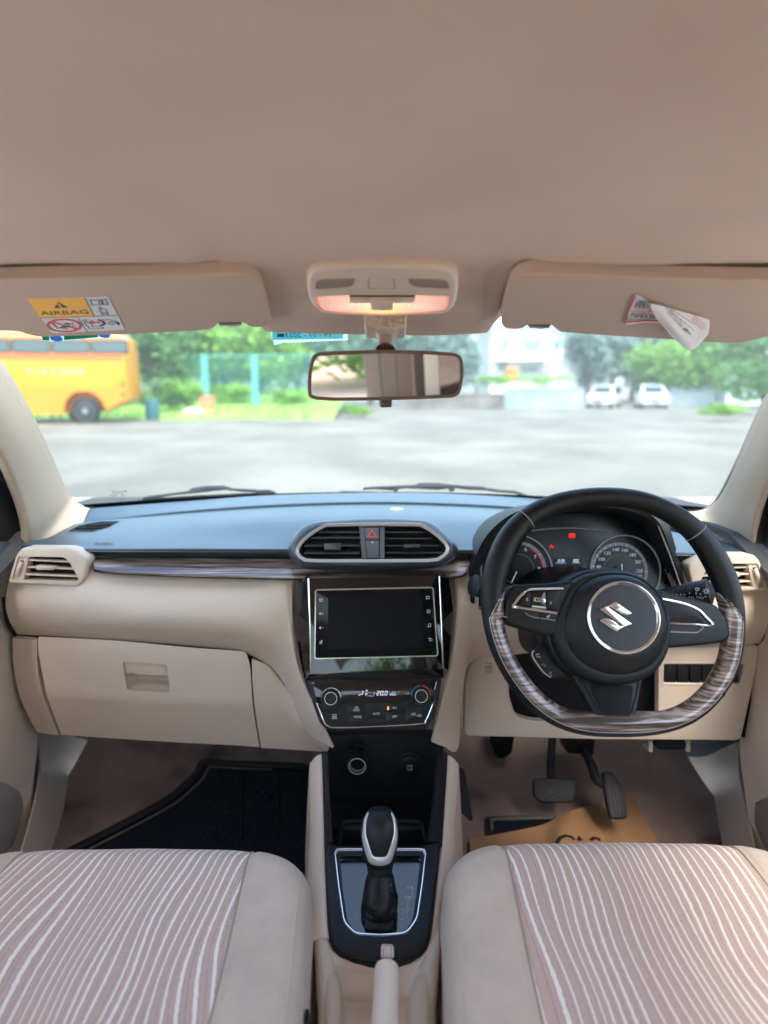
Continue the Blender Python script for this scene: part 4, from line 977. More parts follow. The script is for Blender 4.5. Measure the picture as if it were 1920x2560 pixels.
for x, y in ((958, 1441), (909, 1538), (903, 1692), (958, 1693)): lt.disc(gp_, gp_.l(*cG(x, y)), .0009, -.0075, -.0070, 10)
gs([(938, 1522), (976, 1522), (976, 1558), (938, 1558)], .0011, True); gt('N', 957, 1540, 24, 26)
ob('shift_pattern', lt, M['white'], pan, smooth=0)
# tray: back wall, floor, step, cup hollow
bw = Pl(*cG(730, 400), 1.10, 2)
ob('tray_back', MB().pad(bw, bw.L(cG, [(190, 60), (1300, 60), (1220, 960), (240, 960)]), -.02, 0, .003), M['blk'], con)
zf = (gp_.w(*gp_.l(*cG(700, 1100))).z) - .085
mb = MB(); mb.grid([[PZ(*cG(x, y), zf) for x in (180, 700, 1300)] for y in (480, 800)], th=-.004, thd=(0, 0, 1))
ob('tray_floor', MB().box((CX, .99, zf), .19, .24, .006), M['blk_m'], con)
ob('tray_step', MB().box((CX, .975, zf + .025), .17, .02, .05), M['blk'], con, bev=.006)
cl_ = MB(); cl_.tube(spl([PZ(*cG(x, y), zf + .052) for x, y in ((330, 1080), (345, 900), (420, 862), (700, 858), (1000, 862), (1090, 890), (1125, 1070))], 6), .0035, 8); ob('cup_holder_lip', cl_, M['blk'], con)
M['ringw'] = pm('socket_ring', (.75, .72, .66), .3, metal=.3)
sock = ob('power_socket', MB().rings([[bw.w(bw.l(*cG(492, 325))[0] + r * math.cos(k * math.pi / 16), bw.l(*cG(492, 325))[1] + r * math.sin(k * math.pi / 16), h) for k in range(32)] for r, h in ((.030, 0), (.029, .004), (.020, .005), (.0185, .010), (.0165, .010), (.0150, .008), (.0150, -.03), (.001, -.03))], False, True), M['blk'], con)
ob('socket_ring', MB().ring(bw, circ(*bw.l(*cG(492, 325)), .0166, 32), circ(*bw.l(*cG(492, 325)), .0148, 32), .009, .0112), M['ringw'], sock)
ob('socket_liner', MB().ring(bw, circ(*bw.l(*cG(492, 325)), .0146, 32), circ(*bw.l(*cG(492, 325)), .0140, 32), -.028, .004), M['satin'], sock)
lid = MB(); a = bw.l(*cG(487, 150)); lid.rings([[bw.w(a[0] + r * math.cos(k * math.pi / 12), a[1] + r * .9 * math.sin(k * math.pi / 12), h + .012 * (1 + math.sin(k * math.pi / 12))) for k in range(24)] for r, h in ((.019, .006), (.0195, .010), (.018, .013), (.010, .012), (.001, .012))]); ob('socket_lid', lid, M['blk'], sock)
a = bw.l(*cG(972, 335)); us = ob('usb_aux_cap', MB().rings([[bw.w(a[0] + r * math.cos(k * math.pi / 16), a[1] + r * math.sin(k * math.pi / 16), h) for k in range(32)] for r, h in ((.029, 0), (.028, .004), (.022, .005), (.021, .009), (.019, .010), (.001, .0098))], False, True), M['blk'], con)
lt = MB(); lt.text(bw, 'USB', bw.l(*cG(946, 333)), bw.l(*cG(998, 333)), bw.l(*cG(946, 312)), h=.0105); lt.text(bw, 'AUX', bw.l(*cG(943, 364)), bw.l(*cG(1000, 364)), bw.l(*cG(943, 343)), h=.0105); ob('lettering', lt, M['white'], us, smooth=0)
# beige flanks
for side in 'lr':
    O_, _ = strip4('', side, None, None); sg = -1 if side == 'l' else 1; rows = []
    ex = {'l': [80, 84, 90, 88, 72, 66, 66, 60], 'r': [1410, 1400, 1380, 1366, 1352, 1290, 1262, 1262]}[side]
    for (xo, y), xe in zip(O_, ex):
        Y = Yf(y) + .003; a = g3(xo - sg * 10, y, Y) - Vector((0, 0, .006)); d_ = (xe - xo) * .2343 / 1382.5 * (a - CAM).length
        b = a + Vector((d_ * .35, 0, .003)); c = a + Vector((d_, 0, -.010)); e = c + Vector((sg * .006, 0, -.03)); f_ = Vector((c.x + sg * .02, c.y, .29))
        rows.append([a, b, c, e, f_])
    mb = MB(); mb.grid(rows, th=.003, nu=4, nv=4); ob('side_panel', mb, M['beige'], con, smooth=60)
# rear tub round the hand brake
hp = lambda x, y, z: PZ(*cH(x, y), z)
zt = gp_.w(*gp_.l(*cH(900, 300))).z
z0 = zt - .010
def hr(pts): return [hp(x, y, z0 + dz) for x, y, dz in pts]
rows = [hr([(160, -20, -.05), (185, 10, -.006), (300, 30, -.003), (330, 50, -.003), (900, 60, -.006), (1330, 50, -.003), (1345, 30, -.003), (1435, 10, -.006), (1455, -20, -.05)]),
        hr([(170, 200, -.05), (200, 220, -.002), (310, 240, 0), (345, 300, -.001), (900, 330, -.006), (1300, 300, -.001), (1340, 240, 0), (1415, 220, -.002), (1440, 200, -.05)]),
        hr([(190, 420, -.05), (218, 440, 0), (330, 460, .004), (395, 480, -.002), (900, 505, -.008), (1240, 480, -.002), (1300, 460, .004), (1395, 440, 0), (1420, 420, -.05)]),
        hr([(205, 560, -.05), (232, 575, .001), (355, 575, .004), (430, 600, -.012), (900, 640, -.022), (1175, 600, -.012), (1265, 570, .004), (1378, 575, .001), (1405, 560, -.05)]),
        hr([(222, 800, -.05), (244, 820, 0), (395, 800, .002), (455, 800, -.030), (900, 830, -.036), (1130, 800, -.030), (1215, 800, .002), (1355, 820, 0), (1385, 800, -.05)]),
        hr([(245, 1000, -.05), (256, 1010, -.001), (420, 960, 0), (470, 925, -.046), (900, 932, -.050), (1115, 935, -.046), (1180, 960, 0), (1330, 1010, -.001), (1375, 1000, -.05)]),
        hr([(248, 1500, -.05), (256, 1500, -.003), (440, 1400, -.002), (475, 1300, -.058), (900, 1300, -.062), (1110, 1300, -.058), (1150, 1400, -.002), (1330, 1500, -.003), (1380, 1500, -.05)])]
mb = MB(); mb.grid(rows, th=-.003, nu=5, nv=5); ob('rear_tub', mb, M['beige'], con, smooth=60)
for sx, xs in ((-1, (300, 440)), (1, (1150, 1305))):
    a = xs[0]; b = xs[1]; rr_ = []
    for y, dz, k in ((600, .002, .15), (640, .006, .5), (720, .008, .85), (900, .009, 1), (1106, .009, 1), (1500, .009, 1)):
        cx_ = (a + b) / 2; 
        if sx < 0: xl, xr = a, a + (b - a) * k
        else: xl, xr = b - (b - a) * k, b
        rr_.append([hp(xl, y, z0 + dz - .02), hp(xl + 6, y, z0 + dz - .003), hp((xl + xr) / 2, y, z0 + dz), hp(xr - 6, y, z0 + dz - .003), hp(xr, y, z0 + dz - .02)])
    mb = MB(); mb.grid(rr_, th=-.003, nu=4, nv=4); ob('side_cushion', mb, M['beige_s'], con, smooth=60)

# ================================================================ GEAR LEVER
base = gp_.w(*gp_.l(*cG(690, 1800)), -.008)
gl_ = thing('gear_lever', base, 'automatic gear lever with black knob, silver trim and wrinkled leather boot', 'gear lever')
axp = Pl(*cG(700, 1290), .800, 22)   # sheet facing the camera through the lever
def lv(x, y, h=0): return axp.w(*axp.l(*cG(x, y)), h)
def secs(rows, depthk=.85, n=40, wob=None):
    L_ = []
    for i, (xl, xr, y, h, dk) in enumerate(rows):
        a, b = axp.l(*cG(xl, y)), axp.l(*cG(xr, y)); cx_, cy_ = (a[0] + b[0]) / 2, (a[1] + b[1]) / 2; r = abs(b[0] - a[0]) / 2
        lo = []
        for k in range(n):
            t = 2 * math.pi * k / n; rr = r * (1 + (wob(t, i) if wob else 0))
            lo.append(axp.w(cx_ + rr * math.cos(t), cy_, h + r * dk * math.sin(t) * (1 + (wob(t, i) if wob else 0))))
        L_.append(lo)
    return L_
kn_rows = [(585, 815, 1275, 0, .9), (560, 838, 1225, 0, .9), (542, 852, 1150, 0, .9), (528, 866, 1050, 0, .9), (526, 870, 950, 0, .88), (540, 858, 860, -.001, .85), (568, 832, 795, -.003, .8), (605, 795, 757, -.006, .75), (650, 750, 741, -.009, .6), (690, 710, 737, -.011, .4)]
sm = [Vector(r) for r in kn_rows]
kl = secs([tuple(v) for v in spl([r for r in [type('V', (tuple,), {})(r) for r in kn_rows]], 4)] if False else [tuple(cr(kn_rows[max(i - 1, 0)], kn_rows[i], kn_rows[i + 1], kn_rows[min(i + 2, 9)], k / 4)) for i in range(9) for k in range(4)] + [kn_rows[-1]])
knob = ob('knob', MB().rings(kl), M['leather'], gl_, smooth=60)
KT = bvh(knob)
def onk(pts, lift, c=cG, T=None): return [hit(T or KT, *c(x, y), lift=lift) for x, y in pts]
# silver V-shaped trim wrapped on the knob
outL = [(592, 775), (560, 830), (545, 900), (536, 1000), (548, 1080), (570, 1160), (598, 1235), (640, 1262)]
inL = [(598, 790), (582, 840), (573, 900), (572, 980), (588, 1040), (606, 1100), (628, 1165), (652, 1186)]
outR = [(1398 - x, y) for x, y in outL]; inR = [(1398 - x, y) for x, y in inL]
oo = outL + [(700, 1270)] + outR[::-1]; ii = inL + [(699, 1190)] + inR[::-1]
ro = []; 
oo = [tuple(v) for v in resample(spl([Vector(v) for v in oo], 4), 60)]; ii = [tuple(v) for v in resample(spl([Vector(v) for v in ii], 4), 60)]
for t, lf in ((0, .0003), (.15, .0012), (.5, .0016), (.85, .0012), (1, .0003)):
    ro.append([hit(KT, *cG(a[0] + (b[0] - a[0]) * t, a[1] + (b[1] - a[1]) * t), lift=lf) for a, b in zip(oo, ii)])
good = [i for i in range(60) if all(r[i] is not None for r in ro)]
mb = MB(); mb.grid([[r[i] for i in good] for r in ro], th=0); ob('silver_trim', mb, M['satin'], gl_, smooth=60)
ob('collar', MB().rings(secs([(580, 820, 1268, 0, .95), (584, 816, 1300, 0, .95), (590, 810, 1340, 0, .95), (600, 800, 1370, 0, .95)])), M['blk'], gl_)
def wb(t, i): return .05 * math.sin(3 * t + i * .8) * min(1, i / 4) + .035 * math.sin(5 * t - i * 1.3) * min(1, i / 3)
br = [(584, 822, 1345, 0, .9), (572, 832, 1380, 0, .9), (556, 838, 1440, .001, .95), (545, 846, 1510, .003, 1), (534, 862, 1570, .004, 1.05), (532, 866, 1640, .004, 1.05), (540, 858, 1700, .003, 1.05), (548, 836, 1760, .001, 1.05), (556, 826, 1800, -.003, 1), (572, 812, 1825, -.008, .95), (560, 830, 1900, -.012, .9)]
bl_ = secs([tuple(cr(br[max(i - 1, 0)], br[i], br[i + 1], br[min(i + 2, 10)], k / 4)) for i in range(10) for k in range(4)] + [br[-1]], n=48, wob=lambda t, i: wb(t, i / 4) * (1 if i < 34 else .2))
boot = ob('leather_boot', MB().rings(bl_[:-3]), M['leather'], gl_, smooth=70)
BT = bvh(boot)
for dx in (-9, 9):
    pts = [hit(BT, *cG(688 + dx, y), lift=.0006) for y in range(1372, 1815, 24)]; pts = [p for p in pts if p]
    ob('stitching', MB().tube(pts, .0007, 6), M['blk'], boot)
for fold in ([(560, 1620), (610, 1645), (645, 1660), (655, 1620), (630, 1560)], [(760, 1490), (800, 1510), (850, 1545), (858, 1600)], [(545, 1690), (590, 1740), (640, 1760)], [(860, 1620), (830, 1690), (780, 1730)], [(790, 1400), (800, 1460), (845, 1510)]):
    pts = [hit(BT, *cG(*f_), lift=-.002) for f_ in [tuple(v) for v in spl([Vector(v) for v in fold], 4)]]; pts = [p for p in pts if p]
    if len(pts) > 3: n_ = len(pts); ob('fold', MB().tube(pts, [.0045 * math.sin(math.pi * (k + .6) / n_) + .0005 for k in range(n_)], 8), M['leather'], boot)
# foot of the boot standing on the gloss panel
ob('boot_frame', MB().pad(gp_, rnd(gp_.L(cG, [(560, 1540), (835, 1540), (826, 1880), (560, 1880)]), .008), -.0078, .006, .003), M['blk'], gl_)

# ================================================================ HAND BRAKE
hb_pts = [(845, 320, .66), (900, 440, .655)]
tip = P(*cH(905, 400), .665)
hb = thing('handbrake_lever', tip, 'beige handbrake grip with a chrome push button, rising between the seats', 'handbrake')
A_ = P(*cH(897, 535), .650); B_ = P(*cH(868, 1300), .565)
B2 = P(*cH(862, 1700), .50)
ax = [A_, A_.lerp(B_, .08), A_.lerp(B_, .3), A_.lerp(B_, .65), B_, B2]
dep = lambda p: (p - CAM).dot(Vector((0, CT, -ST)))
rad = [115, 119, 122, 128, 132, 138]
ob('grip', MB().tube([ax[0] + (ax[0] - ax[1]).normalized() * .001] + ax, [.7 * 115 * .2187 / F0 * dep(A_)] + [r * .2187 / F0 * dep(p_) for r, p_ in zip(rad, ax)], 28), M['beige'], hb, smooth=60, bev=.003, seg=3)
dr = (A_ - B_).normalized()
tp_ = P(*cH(906, 385), .690)
hq = Pl(*cH(905, 380), .672, 48); bo_ = rnd(hq.L(cH, [(842, 312), (962, 318), (970, 450), (836, 450)]), .0035); pb_ = ob('push_button', MB().pad(hq, bo_, -.03, 0, .002, 3), M['satin'], hb, smooth=50); ob('button_bezel', MB().stroke(hq, offs(rnd(hq.L(cH, [(858, 324), (948, 330), (950, 442), (854, 442)]), .002), 0), .0016, -.001, .0012, True), M['chrome'], pb_)

# ================================================================ STEERING WHEEL
wp = Pl(*cA(842, 790), .86, 20)
hubw = wp.w(0, 0)
sw_ = thing('steering_wheel', hubw, 'black leather steering wheel with wood veneer lower rim and chrome S emblem', 'steering wheel')
wl = lambda pts: wp.L(cA, pts)
OUT = [(800, 20), (950, 32), (1090, 68), (1230, 135), (1350, 222), (1440, 320), (1515, 440), (1567, 560), (1600, 680), (1612, 800), (1608, 920), (1590, 1040), (1550, 1150), (1480, 1265), (1390, 1360), (1280, 1430), (1150, 1475), (1000, 1497), (850, 1500), (700, 1495), (560, 1465), (430, 1405), (310, 1305), (210, 1180), (130, 1040), (75, 880), (52, 720), (57, 580), (88, 440), (145, 310), (225, 205), (340, 118), (480, 60), (640, 28)]
ol = [tuple(v) for v in resample(spl([Vector(v) for v in wl(OUT)], 6, True), 160, True)]
rc = 56 * .3646 / 1382.5 * .95
CL = offs(ol, rc)
# smooth the centreline
def smo(p, k):
    for _ in range(k): p = [((p[i - 1][0] + p[i][0] * 2 + p[(i + 1) % len(p)][0]) / 4, (p[i - 1][1] + p[i][1] * 2 + p[(i + 1) % len(p)][1]) / 4) for i in range(len(p))]
    return p
CL = smo(CL, 4)
cc = wp.l(*cA(830, 780))
def ang(i): return math.degrees(math.atan2(CL[i][1] - cc[1], CL[i][0] - cc[0]))
# thicker grips at ten-to-two and where the spokes join
def rr_(i):
    a = ang(i); k = 1 + .28 * math.exp(-((a - 152) / 30) ** 2) + .28 * math.exp(-((a - 25) / 28) ** 2); return rc * k
RAD = [rr_(i) for i in range(160)]
CL2 = []
for i, (a, b) in enumerate(CL):
    d = Vector((cc[0] - a, cc[1] - b)).normalized() * (RAD[i] - rc) * .9; CL2.append((a + d.x, b + d.y))
rim_pts = [wp.w(a, b, 0) for a, b in CL2]
rim = ob('leather_rim', MB().tube(rim_pts, RAD, 20, closed=True, up=wp.N, rz=1.05), M['leather'], sw_, smooth=80)
# wood veneer: covers the driver side face of the lower rim
idx = [i for i in range(160)]
def near(x, y):
    p = wl([(x, y)])[0]; return min(idx, key=lambda i: (CL2[i][0] - p[0]) ** 2 + (CL2[i][1] - p[1]) ** 2)
i0, i1 = near(1370, 650), near(205, 610)
seq = []; i = i0
while True:
    seq.append(i)
    if i == i1: break
    i = (i + 1) % 160
if not any(CL2[k][1] < cc[1] - .1 for k in seq):
    seq = []; i = i0
    while True:
        seq.append(i)
        if i == i1: break
        i = (i - 1) % 160
def rimsec(i, a, k, grow=0):
    """point on the rim skin: a=0 inner edge, 90 facing the driver"""
    t_ = Vector(CL2[(i + 1) % 160]) - Vector(CL2[i - 1]); t_.normalize(); nin = Vector((cc[0] - CL2[i][0], cc[1] - CL2[i][1]))
    n_ = Vector((-t_.y, t_.x)); 
    if n_.dot(nin) < 0: n_ = -n_
    r = RAD[i] * k + grow; q_ = Vector(CL2[i]) + n_ * math.cos(R(a)) * r; return wp.w(q_.x, q_.y, math.sin(R(a)) * r * 1.05)
rows = []
m_ = len(seq)
for j, i in enumerate(seq):
    e = min(1, min(j, m_ - 1 - j) / 7); a1 = 20 + (118 - 20) * e; a0 = -62
    gb = .0030 * math.exp(-(((CL2[i][0] - wl([(850, 1400)])[0][0]) / .055) ** 4)) 
    rows.append([rimsec(i, a0 + (a1 - a0) * k / 14, 1.0, (.0010 if 0 < k < 14 else -.0012) + (gb * 2.2 * math.sin(math.pi * k / 14) if k < 12 else 0)) for k in range(15)])
mb = MB(); mb.grid(rows); wd = ob('wood_veneer', mb, M['woodw'], sw_, smooth=80)
ob('trim_line', MB().tube([r[-1] + wp.N * .0008 for r in rows], .0006, 6), M['satin'], sw_)
# seams between leather sections
for x, y in ((330, 215), (1350, 270), (185, 1150), (1480, 1262)):
    i = near(x, y); ring_ = [rimsec(i, a, 1.01) for a in range(0, 360, 12)]
    ob('seam', MB().tube(ring_, .0008, 6, closed=True), M['grey'] if y < 400 else M['blk_m'], sw_)
# cross stitching inside the grips
for (xa, ya), (xb, yb) in (((318, 300), (215, 560)), ((1275, 330), (1425, 660))):
    ia, ib = near(xa, ya), near(xb, yb); st = []; i = ia; stp = 1 if (ib - ia) % 160 < 80 else -1; n_ = 0
    while i != ib: 
        j = (i + stp) % 160
        for f_ in (0, .5):
            p0 = rimsec(i, 28, 1.02).lerp(rimsec(j, 28, 1.02), f_); p1 = rimsec(i, 2, 1.03).lerp(rimsec(j, 2, 1.03), f_ + .25); st += [p0, p1]
        i = j
    ob('stitching', MB().tube(st, .0010, 5), M['blk_m'], sw_)
# spokes
def spoke(name, pts, h0, h1, m, e=.005, r=.006, par=sw_): return ob(name, MB().pad(wp, rnd(wl(pts), r), h0, h1, e, 4), m, par, smooth=60)
ls = spoke('spoke', [(228, 600), (300, 598), (430, 592), (600, 570), (600, 860), (500, 888), (420, 900), (330, 872), (212, 835), (180, 800), (190, 700)], -.028, .0135, M['blk'])
rs = spoke('spoke', [(1040, 620), (1180, 655), (1330, 690), (1420, 715), (1480, 790), (1505, 900), (1470, 935), (1380, 950), (1160, 968), (1050, 980)], -.028, .0135, M['blk'])
lp_ = Pl(*cA(820, 1185), .86, 37); lp_.O = wp.w(*wp.l(*cA(820, 1185)), .002)
bs = ob('spoke', MB().pad(lp_, rnd(lp_.L(cA, [(585, 1120), (1020, 1140), (1005, 1190), (985, 1330), (955, 1395), (900, 1412), (780, 1408), (735, 1380), (665, 1250)]), .006), -.022, 0, .004, 4), M['blk'], sw_, smooth=60)
ob('spoke_insert', MB().pad(lp_, rnd(lp_.L(cA, [(690, 1175), (955, 1195), (935, 1370), (780, 1365), (750, 1330)]), .006), -.001, .0015, .001), M['blk_m'], bs)
ob('spoke_trim', MB().stroke(lp_, lp_.L(cA, [(640, 1135), (700, 1245), (755, 1345), (785, 1372), (925, 1378), (948, 1350), (975, 1250), (990, 1165)]), .0012, 0, .0018), M['pad'], bs)
# airbag pad
po = [(800, 516), (900, 522), (990, 555), (1070, 618), (1130, 710), (1158, 820), (1157, 920), (1130, 1020), (1075, 1105), (990, 1160), (880, 1185), (770, 1182), (665, 1155), (570, 1095), (500, 1010), (465, 900), (480, 790), (515, 690), (560, 600), (640, 545), (720, 522)]
pol = [tuple(v) for v in resample(spl([Vector(v) for v in wl(po)], 6, True), 96, True)]
ec = wp.l(*cA(842, 790)); pol = byang(pol, ec, 96)
ring_o = byang([tuple(v) for v in circ(*ec, 205 * .3646 / F0 * .905, 96, ry=196 * .3646 / F0 * .93)], ec, 96)
loops = []
for t, h in ((0, -.03), (0, .006), (.04, .012), (.14, .017), (.26, .019), (.34, .018), (.40, .022), (.62, .031), (.85, .0355), (1, .0360), (1.0, .034)):
    loops.append([wp.w(a, b, h) for a, b in mixl(pol, ring_o, t)])
loops.append([wp.w(a, b, .034) for a, b in mixl(ring_o, [ec] * 96, .97)])
pad = ob('airbag_cover', MB().rings(loops), M['pad'], sw_, smooth=60)
ob('chrome_ring', MB().ring(wp, offs(ring_o, -.0006), offs(ring_o, .0046), .032, .0385, .0360), M['chrome'], pad, bev=.0012)
disc = ob('emblem_disc', MB().prism(wp, offs(ring_o, .0044), .030, .0362), pm('emblem_black', (.015, .018, .022), .35, bump=('noise', 900, .15)), pad)
ep = wp.up(.0362)
# the letter-like emblem, traced in its own plane with bevelled faces
em = [(548, 600), (620, 575), (700, 540), (790, 492), (878, 440), (960, 500), (1080, 585), (1170, 645), (1228, 690), (1205, 712), (1130, 728), (1050, 720), (985, 690), (880, 625), (790, 570), (745, 572), (850, 645), (1000, 745), (1120, 830), (1240, 912), (1170, 938), (1060, 980), (980, 1025), (908, 1085), (820, 1030), (700, 945), (600, 875), (552, 832), (600, 802), (680, 790), (760, 800), (830, 835), (915, 895), (975, 940), (1020, 940), (900, 850), (780, 765), (650, 670)]
el_ = wp.L(cE, em)
# account for parallax of the raised emblem: trace in the raised plane
el_ = ep.L(cE, em)
mb = MB(); mb.pad(ep, el_, -.001, .0036, .0013, 3); emb = ob('emblem', mb, M['chrome'], pad, smooth=25)
mb = MB(); mb.text(wp.up(.031), 'DZIRE', *[wp.up(.031).l(*cA(x, y)) for x, y in ((800, 1022), (890, 1028), (800, 998))], h=.0012); ob('pad_lettering', mb, M['blk'], pad, smooth=0)
# left spoke controls
W2 = wp.up(.0135); w2 = lambda pts, c=cST: W2.L(c, pts)
def sbt(name, pts, m, h=.0025, r=.0015, par=None, e=.0008): return ob(name, MB().pad(W2, rnd(w2(pts), r), -.002, h, e), m, par or ls)
kb = sbt('control_field', [(400, 680), (500, 520), (620, 410), (740, 370), (1345, 345), (1245, 825), (520, 715), (430, 700)], M['blk_m'], .001, .002)
arc = [(1240, 835), (900, 785), (520, 730), (370, 712), (350, 690), (400, 600), (500, 480), (600, 400), (700, 360), (900, 350), (1370, 338)]
ob('chrome_line', MB().tube([W2.w(a, b, .0018) for a, b in [tuple(v) for v in spl([Vector(v) for v in w2(arc)], 5)]], [.0022] * 15 + [.0026] * 20 + [.0014] * (len(arc) * 5 - 4 - 35), 8), M['chrome'], ls)
b_ = sbt('left_arrow_button', [(445, 675), (540, 535), (640, 435), (695, 422), (700, 705), (520, 685)], M['blk'], .003)
ic = MB(); ic.stroke(W2, w2([(645, 535), (608, 560), (645, 585)]), .0006, .0029, .0034); ob('arrow_icon', ic, M['white'], b_)
b_ = sbt('right_arrow_button', [(1030, 400), (1325, 385), (1300, 500), (1240, 790), (1040, 745)], M['blk'], .003)
ic = MB(); ic.stroke(W2, w2([(1092, 605), (1130, 635), (1092, 660)]), .0006, .0029, .0034); ob('arrow_icon', ic, M['white'], b_)
sbt('mode_well', [(715, 420), (1010, 405), (1025, 748), (730, 715)], M['blk_g'], .0015)
md = sbt('mode_button', [(765, 515), (1000, 550), (992, 642), (765, 605)], M['chrome'], .005)
mf = ob('mode_button_face', MB().pad(W2, rnd(w2([(795, 540), (965, 565), (960, 612), (795, 588)]), .0006), .003, .0056, .0004), M['blk'], md)
ic = MB(); ic.text(W2, 'MODE', *w2([(835, 592), (935, 604), (835, 558)]), h=.0060); ob('lettering', ic, M['white'], md, smooth=0)
ob('mode_rocker_edge', MB().prism(W2, w2([(735, 682), (1005, 712), (1025, 752), (728, 716)]), 0, .0026), M['satin'], ls)
b_ = sbt('lower_button', [(530, 775), (870, 828), (870, 960), (740, 935), (620, 880)], M['blk'], .002); ob('button_edge', MB().tube([W2.w(*v, .0024) for v in w2([(590, 830), (650, 885), (760, 925), (868, 950)])], .0007, 6), M['grey'], ls)
b_ = sbt('mute_button', [(890, 828), (1215, 872), (1205, 1000), (890, 955)], M['blk'], .002); ob('button_edge', MB().tube([W2.w(*v, .0024) for v in w2([(895, 945), (1200, 990)])], .0007, 6), M['grey'], ls)
ic = MB(); ic.stroke(W2, w2([(1035, 905), (1055, 905), (1080, 888), (1080, 935), (1055, 925), (1035, 925)]), .0005, .002, .0025, True); ic.stroke(W2, w2([(1035, 940), (1100, 885)]), .0006, .002, .0025); ob('mute_icon', ic, M['white'], b_)
ob('spoke_edge', MB().tube([W2.w(*v, -.001) for v in w2([(140, 915), (500, 960), (800, 1005), (1220, 1035)])], .0008, 6), M['grey'], ls)
# right spoke chrome and infill
wr = lambda pts: W2.L(cA, pts)
ob('spoke_infill', MB().pad(W2, rnd(wr([(1100, 680), (1200, 698), (1300, 725), (1350, 770), (1385, 830), (1155, 820)]), .002), -.002, .0018, .0008), M['blk'], rs)
ob('chrome_line', MB().tube([W2.w(*v, .0015) for v in [tuple(v) for v in spl([Vector(v) for v in wr([(1098, 675), (1180, 690), (1270, 712), (1340, 745), (1380, 785), (1420, 838), (1300, 832), (1155, 826)])], 5)]], .0019, 8), M['chrome'], rs)
ob('button_edge', MB().tube([W2.w(*v, .001) for v in wr([(1155, 875), (1240, 878), (1330, 880), (1352, 865), (1370, 848)])], .0010, 6), M['grey'], rs)
# phone button pod, lower left of the hub
pp_ = wp.up(-.022); ppw = lambda pts: pp_.L(cST, pts)
ph = ob('phone_pod', MB().pad(pp_, rnd(ppw([(715, 1660), (760, 1600), (930, 1480), (1000, 1560), (1120, 1680), (1260, 1880), (1440, 2060), (1400, 2150), (1120, 2170), (1000, 2110), (880, 1960), (740, 1770)]), .004), -.012, .008, .002), M['blk'], sw_)
ob('pod_edge', MB().tube([pp_.w(*v, .007) for v in [tuple(v) for v in spl([Vector(v) for v in ppw([(760, 1605), (722, 1650), (735, 1740), (850, 1915), (960, 2050), (1100, 2150)])], 4)]], .0009, 6), M['satin'], ph)
for t_, pts in (('phone_icon', [(795, 1705), (800, 1680), (840, 1672), (862, 1690)]), ('phone_icon', [(805, 1728), (850, 1732), (885, 1742)]), ('hang_up_icon', [(920, 1900), (930, 1875), (975, 1880), (995, 1925), (945, 1925)]), ('voice_icon', [(1055, 2080), (1100, 2030), (1085, 2065), (1115, 2100), (1095, 2120)])):
    ic = MB(); ic.stroke(pp_, ppw(pts), .0008, .0078, .0085); ob(t_, ic, M['white'] if 'phone' in t_ else M['grey'], ph)
ob('hub_skirt', MB().dome(wp, byang(pol, ec), ec, [(1.09, -.045), (1.085, -.02), (1.05, -.006), (.98, -.002)]), M['blk'], sw_, smooth=60)
# steering column behind
def colsec(Y, z, w_, h_): return [Vector((hubw.x + w_ * (abs(math.cos(t)) ** .7) * (1 if math.cos(t) > 0 else -1), Y + .25 * h_ * math.sin(t), z + h_ * (abs(math.sin(t)) ** .7) * (1 if math.sin(t) > 0 else -1))) for t in [2 * math.pi * k / 40 for k in range(40)]]
zc_ = hubw.z
cm = thing('steering_column', (hubw.x, 1.0, zc_ - .12), 'dark steering column shroud hidden behind the steering wheel', 'steering column')
ob('shroud', MB().rings([colsec(.93, zc_ - .035, .05, .05), colsec(.95, zc_ - .04, .072, .066), colsec(1.02, zc_ - .062, .085, .078), colsec(1.16, zc_ - .095, .09, .085)]), M['blk'], cm, smooth=60)
# stalks
def stalk(name, label, A, B, r0, r1, m, tip=None):
    o = thing(name, A, label, 'stalk'); pts = [A.lerp(B, k / 6) for k in range(7)]
    s = ob('lever', MB().tube(pts + [B + (B - A).normalized() * .004], [r0 + (r1 - r0) * k / 6 for k in range(7)] + [r1 * .6], 24), m, o, smooth=60); return o, s
rA, rB = P(*cRV(560, 895), 1.0), P(*cRV(985, 820), .945)
st_r, sl = stalk('light_stalk', 'black light switch stalk with white symbols behind the right wheel rim', Vector((hubw.x + .06, 1.02, zc_ - .04)), rB, .010, .0195, M['blk'])
sp_ = Pl(*cRV(860, 850), .95, 18)
SB = bvh(sl); ic = MB()
class HP(Pl):
    def __init__(s, tree, px, py, u):
        d = ray(px, py).normalized(); h = tree.ray_cast(CAM, d); s.O = h[0]; n = h[1]; s.N = (n if n.dot(d) < 0 else -n).normalized()
        s.U = (u - s.N * s.N.dot(u)).normalized(); s.V = s.N.cross(s.U).normalized()
